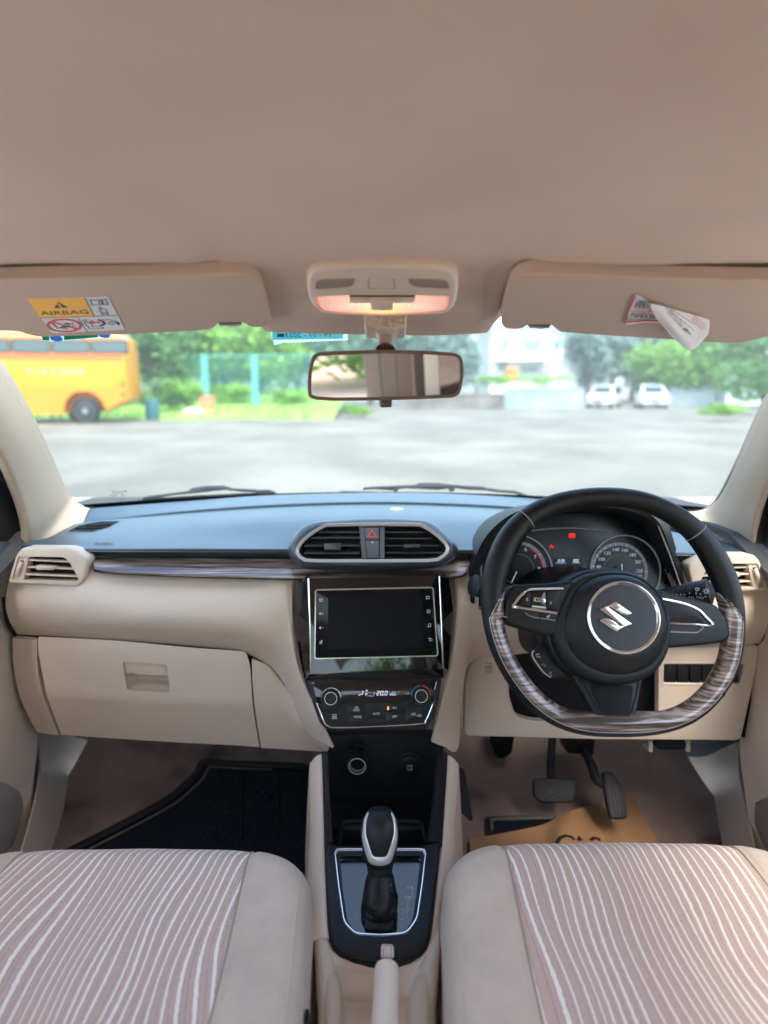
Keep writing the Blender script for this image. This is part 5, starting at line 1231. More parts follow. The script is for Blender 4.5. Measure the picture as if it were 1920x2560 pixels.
try:
    for kind, x, y in (('10', 777, 893), ('OFF', 876, 893), ('sun', 945, 822), ('lamp', 845, 800), ('dot', 757, 842), ('side', 858, 848), ('two', 632, 860), ('dash', 695, 862), ('dash', 940, 882)):
        hpp = HP(SB, *cRV(x, y), Vector((1, 0, 0))); s1 = .0011
        if kind in ('10', 'OFF'): w_ = .0035 * len(kind) / 2; ic.text(hpp, kind, (-w_, -.002), (w_, -.002), (-w_, .0025), h=.0012)
        elif kind == 'sun':
            ic.stroke(hpp, circ(0, 0, .0022, 12), .0009, 0, .0012, True)
            for a in range(8): ic.stroke(hpp, [(.0034 * math.cos(a * .785), .0034 * math.sin(a * .785)), (.0047 * math.cos(a * .785), .0047 * math.sin(a * .785))], .0008, 0, .0012)
        elif kind == 'dot': ic.disc(hpp, (0, 0), .0009, 0, .0012, 10)
        elif kind == 'dash': ic.stroke(hpp, [(-.0015, 0), (.0015, 0)], .0009, 0, .0012)
        elif kind == 'lamp': ic.stroke(hpp, [(-.002, -.002), (.001, -.002), (.003, 0), (.001, .002), (-.002, .002)], .0008, 0, .0012, True)
        else:
            ic.stroke(hpp, [(-.004, .0015), (-.002, 0), (-.004, -.0015)], .0008, 0, .0012); ic.stroke(hpp, [(.004, .0015), (.002, 0), (.004, -.0015)], .0008, 0, .0012)
    ob('symbols', ic, M['white'], st_r, smooth=0)
    dv = (rB - Vector((hubw.x + .06, 1.02, zc_ - .04))); A0 = Vector((hubw.x + .06, 1.02, zc_ - .04))
    for t_ in (.70, .80, .90): ob('groove', MB().tube([A0 + dv * (t_ - .004), A0 + dv * (t_ + .004)], .010 + .0095 * t_ + .0002, 24), M['blk_m'], st_r)
except Exception as e: print('stalk', e)
lB = P(*cR(388, 455), .97)
stalk('wiper_stalk', 'plain black wiper stalk with its rounded end left of the steering wheel', Vector((hubw.x - .06, 1.02, zc_ - .03)), lB, .009, .0175, M['blk'])
# ================================================================ REAR-VIEW MIRROR
mp_ = Pl(*cM(840, 1095), .88, -2.5, 10)
mr_ = thing('rearview_mirror', mp_.w(0, 0), 'rear-view mirror in a brown frame hanging from the center of the windshield header', 'rearview mirror')
mo = [(175, 1290), (168, 1200), (175, 1090), (190, 990), (215, 925), (260, 900), (420, 890), (840, 878), (1200, 888), (1430, 903), (1490, 925), (1515, 980), (1518, 1090), (1505, 1180), (1485, 1260), (1430, 1292), (1100, 1308), (840, 1316), (400, 1322), (240, 1312)]
mol = [tuple(v) for v in resample(spl([Vector(v) for v in rnd(mp_.L(cM, mo), .004, 2)], 2, True), 120, True)]
brown = pm('mirror_housing', (.16, .115, .09), .45, spec=.4)
mc = (0, 0)
hs = ob('housing', MB().rings([[mp_.w(a * k, b * k, h) for a, b in mol] for k, h in ((.55, -.042), (.85, -.034), (.97, -.018), (1.0, -.004), (1.0, .001), (.985, .003))] + [[mp_.w(a, b, .003) for a, b in offs(mol, .0042)], [mp_.w(a, b, .0008) for a, b in offs(mol, .005)]]), brown, mr_, smooth=50)
ob('mirror_glass', MB().prism(mp_, offs(mol, .0048), -.002, .0012), M['mirror'], mr_, smooth=0)
ob('dimming_tab', MB().pad(mp_, rnd(mp_.L(cM, [(798, 1312), (905, 1312), (900, 1378), (806, 1380)]), .002), -.012, -.001, .003), brown, mr_)
foot = P(*cM(840, 870), .885)
mb = MB(); mb.tube([P(*cM(842, 870), .895), P(*cM(842, 740), .905), P(*cM(840, 650), .915)], [.0085, .0085, .012], 14); ob('stem', mb, M['beige_d'], mr_, smooth=50)
ob('ball_cup', MB().tube([P(*cM(842, 872), .892), P(*cM(842, 850), .894)], [.013, .009], 18), brown, mr_)
mq = Pl(*cM(840, 620), .90, 14)
ob('mount_block', MB().pad(mq, rnd(mq.L(cM, [(652, 545), (1030, 545), (1025, 690), (950, 700), (895, 735), (790, 735), (760, 700), (660, 692)]), .004), -.04, .004, .005, 3), M['beige_s'], mr_, smooth=50)
ob('mount_rib', MB().tube([mq.w(*mq.l(*cM(840, 600)), .002), mq.w(*mq.l(*cM(840, 735)), .006)], [.007, .012], 14), M['beige_s'], mr_)

# ================================================================ DOME LAMP
dp = Pl(828, 612, .775, -77)
dl = thing('dome_lamp', dp.w(0, 0), 'lit dome lamp with ribbed lens in a beige overhead console above the mirror', 'ceiling lamp')
do = [(165, 300), (165, 210), (185, 165), (235, 125), (420, 97), (820, 84), (1240, 97), (1390, 125), (1450, 175), (1470, 240), (1468, 330), (1440, 440), (1400, 480), (1330, 508), (1000, 525), (820, 528), (600, 522), (300, 495), (225, 450), (185, 390)]
dol = [tuple(v) for v in resample(spl([Vector(v) for v in dp.L(cM, do)], 5, True), 120, True)]
bd = ob('console_body', MB().pad(dp, dol, -.03, .010, .006, 4), M['beige_s'], dl, smooth=60)
lens = rnd(dp.L(cM, [(236, 345), (540, 332), (1100, 332), (1395, 342), (1400, 440), (1370, 480), (1200, 500), (820, 514), (430, 500), (290, 480), (245, 430)]), .004)
cut(bd, MB().prism(dp, lens, .001, .03))
# warm bulb and ribbed translucent lens
m, t, b = nm('lamp_lens'); b.inputs['Base Color'].default_value = (.8, .62, .55, 1); b.inputs['Roughness'].default_value = .12
tc = N(t, 'ShaderNodeTexCoord'); sx = N(t, 'ShaderNodeSeparateXYZ'); t.links.new(tc.outputs['Object'], sx.inputs[0])
wv = N(t, 'ShaderNodeMath', operation='MULTIPLY'); t.links.new(sx.outputs[0], wv.inputs[0]); wv.inputs[1].default_value = 2100
sn = N(t, 'ShaderNodeMath', operation='SINE'); t.links.new(wv.outputs[0], sn.inputs[0])
ab = N(t, 'ShaderNodeMath', operation='POWER'); t.links.new(sx.outputs[0], ab.inputs[0]); ab.inputs[1].default_value = 2
ex = N(t, 'ShaderNodeMath', operation='MULTIPLY'); t.links.new(ab.outputs[0], ex.inputs[0]); ex.inputs[1].default_value = -430
e2 = N(t, 'ShaderNodeMath', operation='EXPONENT'); t.links.new(ex.outputs[0], e2.inputs[0])
rp = N(t, 'ShaderNodeValToRGB'); rp.color_ramp.elements[0].color = (.35, .13, .09, 1); rp.color_ramp.elements[1].color = (1, .60, .20, 1)
q_ = rp.color_ramp.elements.new(.55); q_.color = (.9, .32, .18, 1)
t.links.new(e2.outputs[0], rp.inputs[0])
st_ = N(t, 'ShaderNodeMath', operation='MULTIPLY_ADD'); t.links.new(sn.outputs[0], st_.inputs[0]); st_.inputs[1].default_value = .34; st_.inputs[2].default_value = .60
s2 = N(t, 'ShaderNodeMath', operation='MULTIPLY'); t.links.new(st_.outputs[0], s2.inputs[0]); s2.inputs[1].default_value = .40
t.links.new(rp.outputs[0], b.inputs['Emission Color']); t.links.new(s2.outputs[0], b.inputs['Emission Strength'])
bu = N(t, 'ShaderNodeBump'); bu.inputs['Strength'].default_value = .6; bu.inputs['Distance'].default_value = .0008; t.links.new(sn.outputs[0], bu.inputs['Height']); t.links.new(bu.outputs[0], b.inputs['Normal'])
ob('lens', MB().pad(dp, offs(lens, .0008), .002, .0095, .004, 3), m, dl, smooth=60)
ob('lens_rim', MB().tube([dp.w(a, b, .0096) for a, b in offs(lens, -.0006)], .0009, 6, closed=True), M['beige_s'], dl)
ob('switch_bar', MB().pad(dp, rnd(dp.L(cM, [(528, 345), (1100, 345), (1095, 386), (1060, 392), (545, 392), (530, 380)]), .002), .004, .0125, .002), M['beige_s'], dl)
ob('switch_slot', MB().prism(dp, rnd(dp.L(cM, [(530, 332), (1095, 332), (1090, 350), (535, 350)]), .001), .005, .0108), M['blk'], dl)
ob('switch', MB().pad(dp, rnd(dp.L(cM, [(715, 345), (912, 345), (908, 416), (880, 420), (745, 420), (718, 412)]), .003), .004, .018, .003), M['beige_s'], dl)
for pts in ([(232, 288), (245, 210), (290, 190), (588, 180), (575, 240), (540, 270), (300, 290)], [(1395, 288), (1380, 215), (1330, 192), (1030, 182), (1050, 240), (1090, 268), (1300, 288)]):
    pl_ = rnd(dp.L(cM, pts), .004)
    cut(bd, MB().prism(dp, pl_, .007, .03))
    g = ob('microphone_grille', MB().prism(dp, offs(pl_, .0006), .0065, .0085), M['beige_d'], dl)
    hl_ = MB(); xs = [a for a, b in pl_]; ysx = [b for a, b in pl_]
    for ix in range(13):
        for iy in range(5):
            a = min(xs) + (max(xs) - min(xs)) * (ix + 1 + .5 * (iy % 2)) / 15; b_ = min(ysx) + (max(ysx) - min(ysx)) * (iy + 1) / 6.4
            hl_.disc(dp, (a, b_), .0008, .0084, .0088, 6)
    ob('grille_holes', hl_, M['blk'], g)
sb_ = rnd(dp.L(cM, [(694, 188), (920, 188), (928, 278), (690, 278)]), .003)
cut(bd, MB().prism(dp, sb_, .007, .03)); ob('cover_button', MB().pad(dp, offs(sb_, .0009), .004, .0102, .0015), M['beige_s'], dl)

# ================================================================ SUN VISORS
def visor(pl, pts, c, label, clip, seed):
    v = thing('sun_visor', pl.w(*pl.l(*c(*pts[3]))), label, 'sun visor', 'sun visors folded up against the headliner')
    o_ = rnd(pl.L(c, pts), .008, 4)
    b = ob('panel', MB().prism(pl, o_, -.016, 0), M['visor'], v, smooth=60, bev=.004, seg=3)
    cl, cp = clip
    ob('pivot_clip', MB().pad(pl, rnd(pl.L(c, cl), .003), -.016, .001, .002), brown, v); ob('clip_hook', MB().pad(pl, rnd(pl.L(c, cp), .002), -.022, -.003, .002), brown, v)
    return v
vlp = Pl(300, 660, .819, -79)
v1 = visor(vlp, [(-500, 62), (0, 52), (400, 42), (830, 32), (1200, 22), (1400, 14), (1480, 24), (1535, 70), (1560, 130), (1600, 265), (1602, 305), (1565, 328), (1480, 328), (1440, 300), (1300, 300), (1262, 335), (1200, 348), (800, 368), (250, 386), (170, 374), (110, 352), (0, 350), (-500, 350)], cS, 'left beige sun visor carrying a yellow and white airbag warning sticker', ([(1292, 298), (1438, 298), (1430, 316), (1300, 318)], [(1335, 312), (1395, 312), (1390, 338), (1345, 338)]), 1)
vrp = Pl(1370, 662, .819, -79)
v2 = visor(vrp, [(505, 325), (520, 240), (545, 160), (585, 122), (640, 112), (860, 120), (1100, 131), (1380, 138), (1659, 143), (2100, 152), (2100, 395), (1659, 380), (1600, 398), (1540, 411), (1480, 412), (1200, 394), (960, 378), (760, 364), (720, 332), (620, 332), (600, 348), (560, 352), (520, 346)], cUR, 'right beige sun visor with a curled paper label hanging from it', ([(618, 330), (724, 330), (714, 345), (628, 345)], [(650, 340), (696, 340), (692, 360), (658, 360)]), 2)
# airbag sticker on the left visor
ab_ = thing('airbag_sticker', vlp.w(*vlp.l(*cAB(800, 380)), .001), 'yellow and white AIRBAG warning sticker on the left sun visor', 'warning sticker')
al_ = lambda pts: vlp.L(cAB, pts)
ob('white_base', MB().prism(vlp, rnd(al_([(158, 138), (1270, 110), (1505, 565), (500, 618)]), .004), .0002, .0010), M['stw'], ab_)
yl = al_([(162, 150), (175, 140), (950, 122), (1084, 376), (335, 398)]); ob('yellow_field', MB().prism(vlp, yl, .0010, .0013), M['sty'], ab_)
lt = MB(); ln = lambda pts, w_=.0008, cl=False: lt.stroke(vlp, al_(pts), w_, .0013, .0016, cl)
ln([(335, 399), (1084, 377), (1395, 362)], .0007); ln([(950, 122), (1084, 376)], .0007); ln([(855, 392), (985, 595)], .0007)
lt.text(vlp, 'AIRBAG', *al_([(352, 362), (1008, 338), (318, 306)]), h=.0016)
lt.prism(vlp, al_([(580, 178), (712, 252), (528, 262)]), .0013, .0017)
ln([(1028, 148), (1148, 155), (1238, 140), (1272, 212), (1165, 212), (1050, 222)], .0012, True); ln([(1135, 152), (1165, 212)]); lt.prism(vlp, al_([(1178, 180), (1205, 178), (1215, 205), (1190, 206)]), .0013, .0016); lt.disc(vlp, al_([(1188, 165)])[0], .0018, .0013, .0016, 10)
ln([(1150, 250), (1165, 245), (1190, 300), (1175, 262), (1215, 275), (1245, 285), (1262, 325), (1280, 345), (1185, 350), (1175, 322), (1150, 285)], .0008, True); ln([(1185, 325), (1265, 322)])
ln([(492, 470), (570, 545), (715, 552), (720, 545)], .0008); ln([(510, 478), (590, 535), (690, 538)], .0006); lt.disc(vlp, al_([(712, 480)])[0], .0034, .0013, .0016, 14); lt.prism(vlp, al_([(608, 522), (700, 505), (740, 508), (755, 485), (745, 525), (680, 535), (612, 530)]), .0013, .0016)
ln([(830, 515), (795, 512), (778, 495), (780, 475), (800, 462)], .0008); ln([(920, 450), (925, 425), (965, 420), (980, 440), (940, 470), (1020, 548), (1060, 555), (1190, 550), (1215, 540), (1205, 525), (1060, 525)], .0008); ln([(940, 440), (1040, 480), (1062, 525)], .0007)
ln([(1130, 425), (1200, 445), (1225, 485), (1165, 508)], .0036); ln([(1190, 420), (1290, 418), (1380, 445), (1360, 485), (1300, 492), (1262, 465)], .0007); ln([(1290, 455), (1345, 457)], .0016); lt.prism(vlp, al_([(1375, 448), (1425, 462), (1440, 498), (1400, 492)]), .0013, .0016)
ob('black_print', lt, M['stk'], ab_, smooth=0)
lt = MB(); cc_ = al_([(668, 505)])[0]; e1 = al_([(905, 505)])[0]; e2_ = al_([(668, 598)])[0]
el2 = al_([(668 + 228 * math.cos(a * .2618) + 12 * math.sin(a * .2618), 505 + 86 * math.sin(a * .2618)) for a in range(24)]); lt.stroke(vlp, el2, .0036, .0013, .0019, True); ln_ = lt.stroke(vlp, al_([(510, 458), (840, 550)]), .0030, .0013, .0019)
lt.stroke(vlp, al_([(1010, 470), (1060, 440), (1080, 462), (1165, 468)]), .0028, .0013, .0017); lt.stroke(vlp, al_([(1020, 462), (1040, 480), (1150, 455)]), .0022, .0013, .0017)
ob('red_print', lt, M['str'], ab_, smooth=0)
lt = MB(); lt.stroke(vlp, al_([(588, 196), (612, 232)]), .0028, .0017, .0019); lt.disc(vlp, al_([(620, 246)])[0], .0018, .0017, .0019, 10); ob('exclamation_mark', lt, M['sty'], ab_, smooth=0)
# curled service label on the right visor
pa = thing('service_label', vrp.w(*vrp.l(*cT(700, 560)), .002), 'half peeled paper service label curling off the right sun visor', 'paper label')
tl_ = lambda pts: vrp.L(cT, pts)
def up_(x, y, h): return vrp.w(*vrp.l(*cT(x, y)), h)
flat = [[up_(408, 350, .002), up_(480, 372, .003), up_(560, 402, .008)], [up_(355, 480, .002), up_(500, 490, .002), up_(640, 500, .006)], [up_(318, 628, .004), up_(520, 612, .002), up_(745, 622, .004)]]
mb = MB(); mb.grid(flat, th=.0004, nu=5, nv=5); fl = ob('flat_half', mb, M['stw'], pa, smooth=70)
curl = [[up_(545, 400, .006), up_(600, 470, .014), up_(700, 545, .020), up_(745, 622, .018), up_(815, 712, .014)],
        [up_(640, 425, .005), up_(720, 480, .016), up_(800, 560, .026), up_(840, 650, .026), up_(880, 745, .018)],
        [up_(800, 480, .004), up_(840, 520, .014), up_(900, 600, .024), up_(920, 690, .026), up_(940, 768, .018)],
        [up_(950, 530, .003), up_(965, 570, .010), up_(985, 640, .018), up_(990, 700, .020), up_(1000, 752, .014)],
        [up_(1104, 586, .002), up_(1108, 605, .005), up_(1102, 635, .009), up_(1085, 668, .011), up_(1050, 710, .010)]]
mb = MB(); mb.grid(curl, th=.0004, nu=4, nv=4); ch = ob('curled_half', mb, M['stw'], pa, smooth=70)
FT, HT2 = bvh(fl), bvh(ch)
def lines(T, segs, m, par, w_=.0007, c=cT):
    b = MB()
    for pts in segs:
        hp_ = [hit(T, *c(x, y), lift=.0006) for x, y in pts]; hp_ = [h for h in hp_ if h]
        if len(hp_) > 1: b.tube(hp_, w_, 4)
    if b.v: ob('print_lines', b, m, par, smooth=0)
sub = lambda a, b_, n=8: [(a[0] + (b_[0] - a[0]) * k / n, a[1] + (b_[1] - a[1]) * k / n) for k in range(n + 1)]
def words(a, b_, n, seed):
    r_ = random.Random(seed); out = []; t_ = 0
    while t_ < 1:
        e = min(1, t_ + r_.uniform(.5, 2.0) / n); out.append([(a[0] + (b_[0] - a[0]) * u, a[1] + (b_[1] - a[1]) * u) for u in (t_, (t_ + e) / 2, e)]); t_ = e + .35 / n
    return out
bl = []; rd = []
for k, (x0, x1, y, red) in enumerate([(440, 560, 420, 0), (415, 600, 436, 0), (408, 620, 452, 0), (400, 640, 468, 0), (405, 660, 484, 1), (540, 680, 500, 1), (535, 690, 516, 0), (372, 700, 534, 1), (362, 715, 550, 0), (395, 725, 566, 0)]):
    (rd if red else bl).extend(words((x0, y), (x1, y + 12), 9, k))
lines(FT, bl, M['stk'], fl, .0005); lines(FT, rd, M['str'], fl, .0005)
lines(FT, [sub((352, 578), (728, 592)), sub((365, 515), (700, 522))], M['grey'], fl, .0003)
lines(FT, [sub((412, 378), (350, 500), 5) + sub((350, 500), (328, 618), 5)[1:] + sub((335, 620), (520, 604), 5) + sub((520, 604), (740, 614), 5)], M['str'], fl, .0009)
try:
    fp = HP(FT, *cT(450, 600), Vector((1, 0, 0))); mb = MB(); mb.text(fp, 'Next Service Due at:', fp.l(*cT(342, 606)), fp.l(*cT(560, 600)), fp.l(*cT(345, 590)), h=.0008); ob('lettering', mb, M['stk'], fl, smooth=0)
    mb = ptext(HT2, cT, 'MOTORS', (860, 640), (735, 500), (828, 672)); ob('show_through_lettering', mb, M['grey'], ch, smooth=0)
except Exception as e: print('label', e)
lines(HT2, words((640, 440), (960, 700), 10, 30) + words((700, 470), (960, 640), 9, 31), M['grey'], ch, .0005)
lines(HT2, words((960, 560), (1070, 650), 5, 32) + words((950, 580), (1060, 675), 5, 33) + words((940, 600), (1040, 690), 5, 34), pm('faded_red', (.62, .36, .34), .6), ch, .0007)
lines(HT2, [sub((855, 690), (890, 690)), sub((870, 680), (880, 710)), sub((895, 700), (925, 735))], M['grey'], ch, .0012)

# ================================================================ STICKERS ON THE GLASS
wpl = WP(672, 722); ws_ = lambda pts, c=cUL: wpl.L(c, pts)
tgt = ws_([(1150, 290), (1500, 305), (1503, 392), (1220, 404), (1186, 414)])
tg = thing('toll_tag', wpl.w(*ws_([(1340, 370)])[0], .003), 'turquoise dated paper permit stuck on the windshield left of the mirror', 'permit sticker')
m, t, b = nm('permit_paper'); tc = N(t, 'ShaderNodeTexCoord'); vo = N(t, 'ShaderNodeTexVoronoi'); vo.inputs['Scale'].default_value = 330; t.links.new(tc.outputs['Object'], vo.inputs['Vector'])
rp = N(t, 'ShaderNodeValToRGB'); rp.color_ramp.elements[0].color = (.35, .55, .55, 1); rp.color_ramp.elements[1].color = (.68, .78, .78, 1); rp.color_ramp.elements[0].position = .25; rp.color_ramp.elements[1].position = .5
t.links.new(vo.outputs['Distance'], rp.inputs[0]); t.links.new(rp.outputs[0], b.inputs['Base Color']); t.links.new(rp.outputs[0], b.inputs['Emission Color']); b.inputs['Emission Strength'].default_value = 0
b.inputs['Transmission Weight'].default_value = 0
# thin paper lets the daylight through
tl3 = N(t, 'ShaderNodeBsdfTranslucent'); t.links.new(rp.outputs[0], tl3.inputs[0]); mx = N(t, 'ShaderNodeMixShader'); mx.inputs[0].default_value = .8
t.links.new(b.outputs[0], mx.inputs[1]); t.links.new(tl3.outputs[0], mx.inputs[2]); t.links.new(mx.outputs[0], t.nodes['Material Output'].inputs[0])
def translucent(name, c):
    m = bpy.data.materials.new(name); m.use_nodes = True; t = m.node_tree; b = t.nodes['Principled BSDF']; b.inputs['Base Color'].default_value = rgb(c)
    tl3 = N(t, 'ShaderNodeBsdfTranslucent'); tl3.inputs[0].default_value = rgb(c); mx = N(t, 'ShaderNodeMixShader'); mx.inputs[0].default_value = .75
    t.links.new(b.outputs[0], mx.inputs[1]); t.links.new(tl3.outputs[0], mx.inputs[2]); t.links.new(mx.outputs[0], t.nodes['Material Output'].inputs[0]); return m
ob('paper', MB().prism(wpl, tgt, .0022, .0026), m, tg)
ob('turquoise_field', MB().prism(wpl, ws_([(1172, 330), (1485, 330), (1482, 385), (1180, 390)]), .0026, .0028), translucent('turquoise', (.34, .74, .76)), tg)
mb = MB(); mb.text(wpl, '19 - 07 - 2023', *ws_([(1428, 376), (1235, 378), (1428, 358)]), h=.0031); mb.prism(wpl, ws_([(1198, 363), (1228, 363), (1228, 377), (1198, 377)]), .0028, .0031)
for k in range(5): mb.stroke(wpl, ws_([(1460 - 3 * k, 352), (1240, 353)] if k == 0 else [(1250 + 40 * k, 340), (1270 + 40 * k, 340)]), .0005, .0028, .0031)
ob('print', mb, pm('permit_print', (.03, .10, .14), .6), tg, smooth=0)
wp2 = WP(160, 724); w2_ = lambda pts: wp2.L(cAB, pts)
gs_ = thing('window_sticker', wp2.w(*w2_([(700, 690)])[0], .003), 'green, white and blue sticker edge showing under the left sun visor', 'window sticker')
ob('white_sheet', MB().prism(wp2, rnd(w2_([(330, 560), (1310, 540), (1300, 650), (1120, 668), (640, 712), (480, 718), (370, 702)]), .003), .0020, .0024), translucent('sheet', (.7, .82, .85)), gs_)
ob('green_band', MB().prism(wp2, w2_([(665, 600), (1130, 590), (1135, 660), (900, 680), (665, 698)]), .0024, .0027), translucent('green_film', (.02, .45, .25)), gs_); ob('green_band', MB().prism(wp2, w2_([(345, 600), (465, 600), (460, 704), (375, 700)]), .0024, .0027), translucent('green_film_b', (.02, .45, .25)), gs_)
for x, y in ((560, 672), (1222, 624)): ob('blue_disc', MB().disc(wp2, w2_([(x, y)])[0], .0085, .0028, .0032, 24), translucent('blue_film', (.16, .42, .75)), gs_)

# ================================================================ WIPERS, PILLARS
def wiper(pts, blade, label, Y):
    w_ = thing('windshield_wiper', P(*cW(*pts[0]), Y), label, 'wiper', 'wipers parked outside the windshield')
    m = pm('wiper_grey', (.035, .045, .05), .5, spec=.35)
    pl = Pl(*cW(*pts[len(pts) // 2]), Y, 8)
    ob('arm', MB().pad(pl, pl.L(cW, pts), -.008, 0, .0015), m, w_)
    ob('blade', MB().tube([pl.w(*v, -.012) for v in [tuple(v) for v in spl([Vector(v) for v in pl.L(cW, blade)], 4)]], .0032, 6), M['blk'], w_)
    return w_, pl, m
a, pl, m = wiper([(25, 108), (25, 98), (60, 92), (200, 74), (220, 62), (270, 54), (340, 52), (380, 64), (470, 68), (472, 80), (420, 78), (350, 70), (290, 76), (240, 82), (140, 92), (60, 104)], [(20, 112), (200, 98), (400, 88), (545, 84)], 'black wiper lying at the passenger side of the windshield base', 1.66)
ob('bridge', MB().tube([pl.w(*v, .001) for v in pl.L(cW, [(470, 76), (520, 74), (545, 82)])], .004, 8), m, a)
a, pl, m = wiper([(888, 70), (890, 60), (940, 56), (1090, 50), (1110, 42), (1180, 42), (1250, 50), (1365, 58), (1370, 72), (1300, 70), (1240, 62), (1180, 70), (1110, 66), (1050, 64), (1000, 72), (930, 68)], [(800, 78), (1000, 84), (1250, 92), (1540, 98)], 'black wiper lying in front of the driver, reaching under the steering wheel top', 1.68)
ob('bridge', MB().tube([pl.w(*v, .001) for v in pl.L(cW, [(1365, 66), (1420, 74), (1480, 78), (1530, 94)])], .004, 8), m, a)
for x in (1015, 1235): ob('joint', MB().disc(pl, pl.l(*cW(x, 66)), .008, -.006, .003, 12), m, a)
mb = MB(); mb.grid([[Vector((CX + .75 * s, y - .22 * s * s, CAMZ + z)) for s in [k / 8 - 1 for k in range(17)]] for y, z in ((1.60, -.285), (1.66, -.30), (1.78, -.33), (1.80, -.40))], th=-.01); tag(ob('cowl_panel', mb, M['blk'], None, smooth=60), 'black cowl panel under the wipers at the windshield base', 'cowl panel')

def pillar(inner, outer, label, sx):
    o = thing('windshield_pillar', P(*inner[-1]), label, 'pillar'); rows = []
    for (ax_, ay, aY), (bx, by, bY) in zip(inner, outer):
        a, b = P(ax_, ay, aY), P(bx, by, bY); d = (a - b)
        out = Vector((0, .02, 0)) + Vector((sx * .02, 0, 0))
        m1 = a.lerp(b, .08) + Vector((-sx * .003, -.004, 0)); m2 = a.lerp(b, .5) + Vector((-sx * .010, -.010, 0)); m3 = a.lerp(b, .88) + Vector((-sx * .006, -.004, 0))
        rows.append([a + Vector((sx * .004, .02, 0)), a, m1, m2, m3, b, b + out])
    mb = MB(); mb.grid(rows, th=.003, nu=4, nv=6); ob('trim', mb, M['beige_p'], o, smooth=70); return o
M['beige_p'] = pm('pillar_plastic', (.50, .40, .30), .65, spec=.25, bump=('noise', 300, .25), var=.02)
pillar([(-130, 640, 1.02), (-60, 715, 1.06), (0, 795, 1.11), (60, 898, 1.18), (112, 1010, 1.27), (138, 1066, 1.315), (152, 1086, 1.335), (172, 1098, 1.345), (190, 1104, 1.35)],
       [(-230, 760, .90), (-120, 850, .96), (-50, 915, 1.03), (0, 985, 1.08), (40, 1075, 1.13), (58, 1140, 1.155), (62, 1180, 1.17), (95, 1178, 1.20), (150, 1160, 1.26)], 'beige pillar trim left of the windshield', -1)
pillar([(1790, 700, 1.02), (1725, 775, 1.06), (1659, 862, 1.11), (1602, 985, 1.18), (1562, 1065, 1.27), (1540, 1092, 1.31), (1520, 1103, 1.335), (1500, 1107, 1.345), (1478, 1108, 1.35)],
       [(1900, 800, .90), (1790, 880, .96), (1720, 950, 1.03), (1668, 1030, 1.08), (1640, 1100, 1.13), (1630, 1150, 1.155), (1628, 1200, 1.17), (1590, 1190, 1.20), (1535, 1165, 1.26)], 'beige pillar trim right of the windshield, beside the wheel', 1)
for pts, nm3 in (([(-130, 640, 1.02), (-60, 715, 1.06), (0, 795, 1.11), (60, 898, 1.18), (112, 1010, 1.27), (138, 1066, 1.315), (152, 1086, 1.335), (172, 1096, 1.345), (200, 1098, 1.36)], 1), ([(1790, 700, 1.02), (1725, 775, 1.06), (1659, 862, 1.11), (1602, 985, 1.18), (1562, 1065, 1.27), (1540, 1092, 1.31), (1520, 1101, 1.335), (1500, 1104, 1.345), (1470, 1104, 1.36)], -1)):
    ob('edge_band', MB().tube(spl([P(a + 1.5 * nm3, b - .5, c + .012) for a, b, c in pts], 5), .0032, 6), M['blk_m'], ws)
# ================================================================ DOORS
def door(s, far, label, X, wst, corner, belt, pocket, c):
    d = thing('front_door', Vector((s * X, .7, .35)), label, 'car door')
    rows = []
    for px, py, dx in far:
        a = PX(px, py, s * (X - dx)); rows.append([a + Vector((s * .02, .012, 0)), a, a + Vector((0, -.03, 0)), Vector((s * X * 1.01, a.y - .25, a.z)), Vector((s * X * 1.02, .45, a.z)), Vector((s * X * 1.02, .1, a.z))])
    mb = MB(); mb.grid(rows, th=.004 * s, nu=4, nv=4); ob('door_panel', mb, M['beige'], d, smooth=60)
    b = MB(); pts = [PX(px, py, s * x) for px, py, x in wst]; b.tube(spl(pts, 5), .011, 10); ob('weatherstrip', b, M['blk_m'], d, smooth=60)
    b = MB(); b.grid([[PX(px, py, s * x) for px, py, x in r] for r in corner], th=.004, nu=3, nv=3); ob('corner_panel', b, M['blk'], d, smooth=60)
    b = MB(); b.grid([[PX(px, py, s * x) for px, py, x in r] for r in belt], th=.004, nu=3, nv=3); ob('belt_panel', b, M['dash'], d, smooth=60)
    pk_ = MB(); pk_.grid([[PX(*c(x, y), s * xx) for x, y, xx in r] for r in pocket], th=.004 * s, nu=4, nv=4); ob('pocket_cloth', pk_, M['door_cloth'], d, smooth=60)
    pk_ = MB(); pk_.tube(spl([PX(*c(x, y), s * (xx - .003)) for x, y, xx in [r[-1] for r in pocket][:1] + pocket[0][::-1]], 5), .0018, 6); ob('pocket_seam', pk_, M['beige_d'], d)
M['door_cloth'] = twill('door_cloth', (.30, .255, .215))
l_ = lambda x, y: cLE(x, y)
farL = [(*cLE(90, 605), .0), (*cLE(52, 700), .0), (*cLE(28, 820), .0), (*cLE(30, 930), .0), (*cLE(60, 1000), .0), (*cLE(88, 1060), .0), (*cLE(98, 1200), .0), (*cLE(130, 1340), .0), (*cLE(200, 1530), .0), (*cLE(180, 1780), .0), (*cLE(150, 2000), .01), (*cLE(80, 2240), .02)]
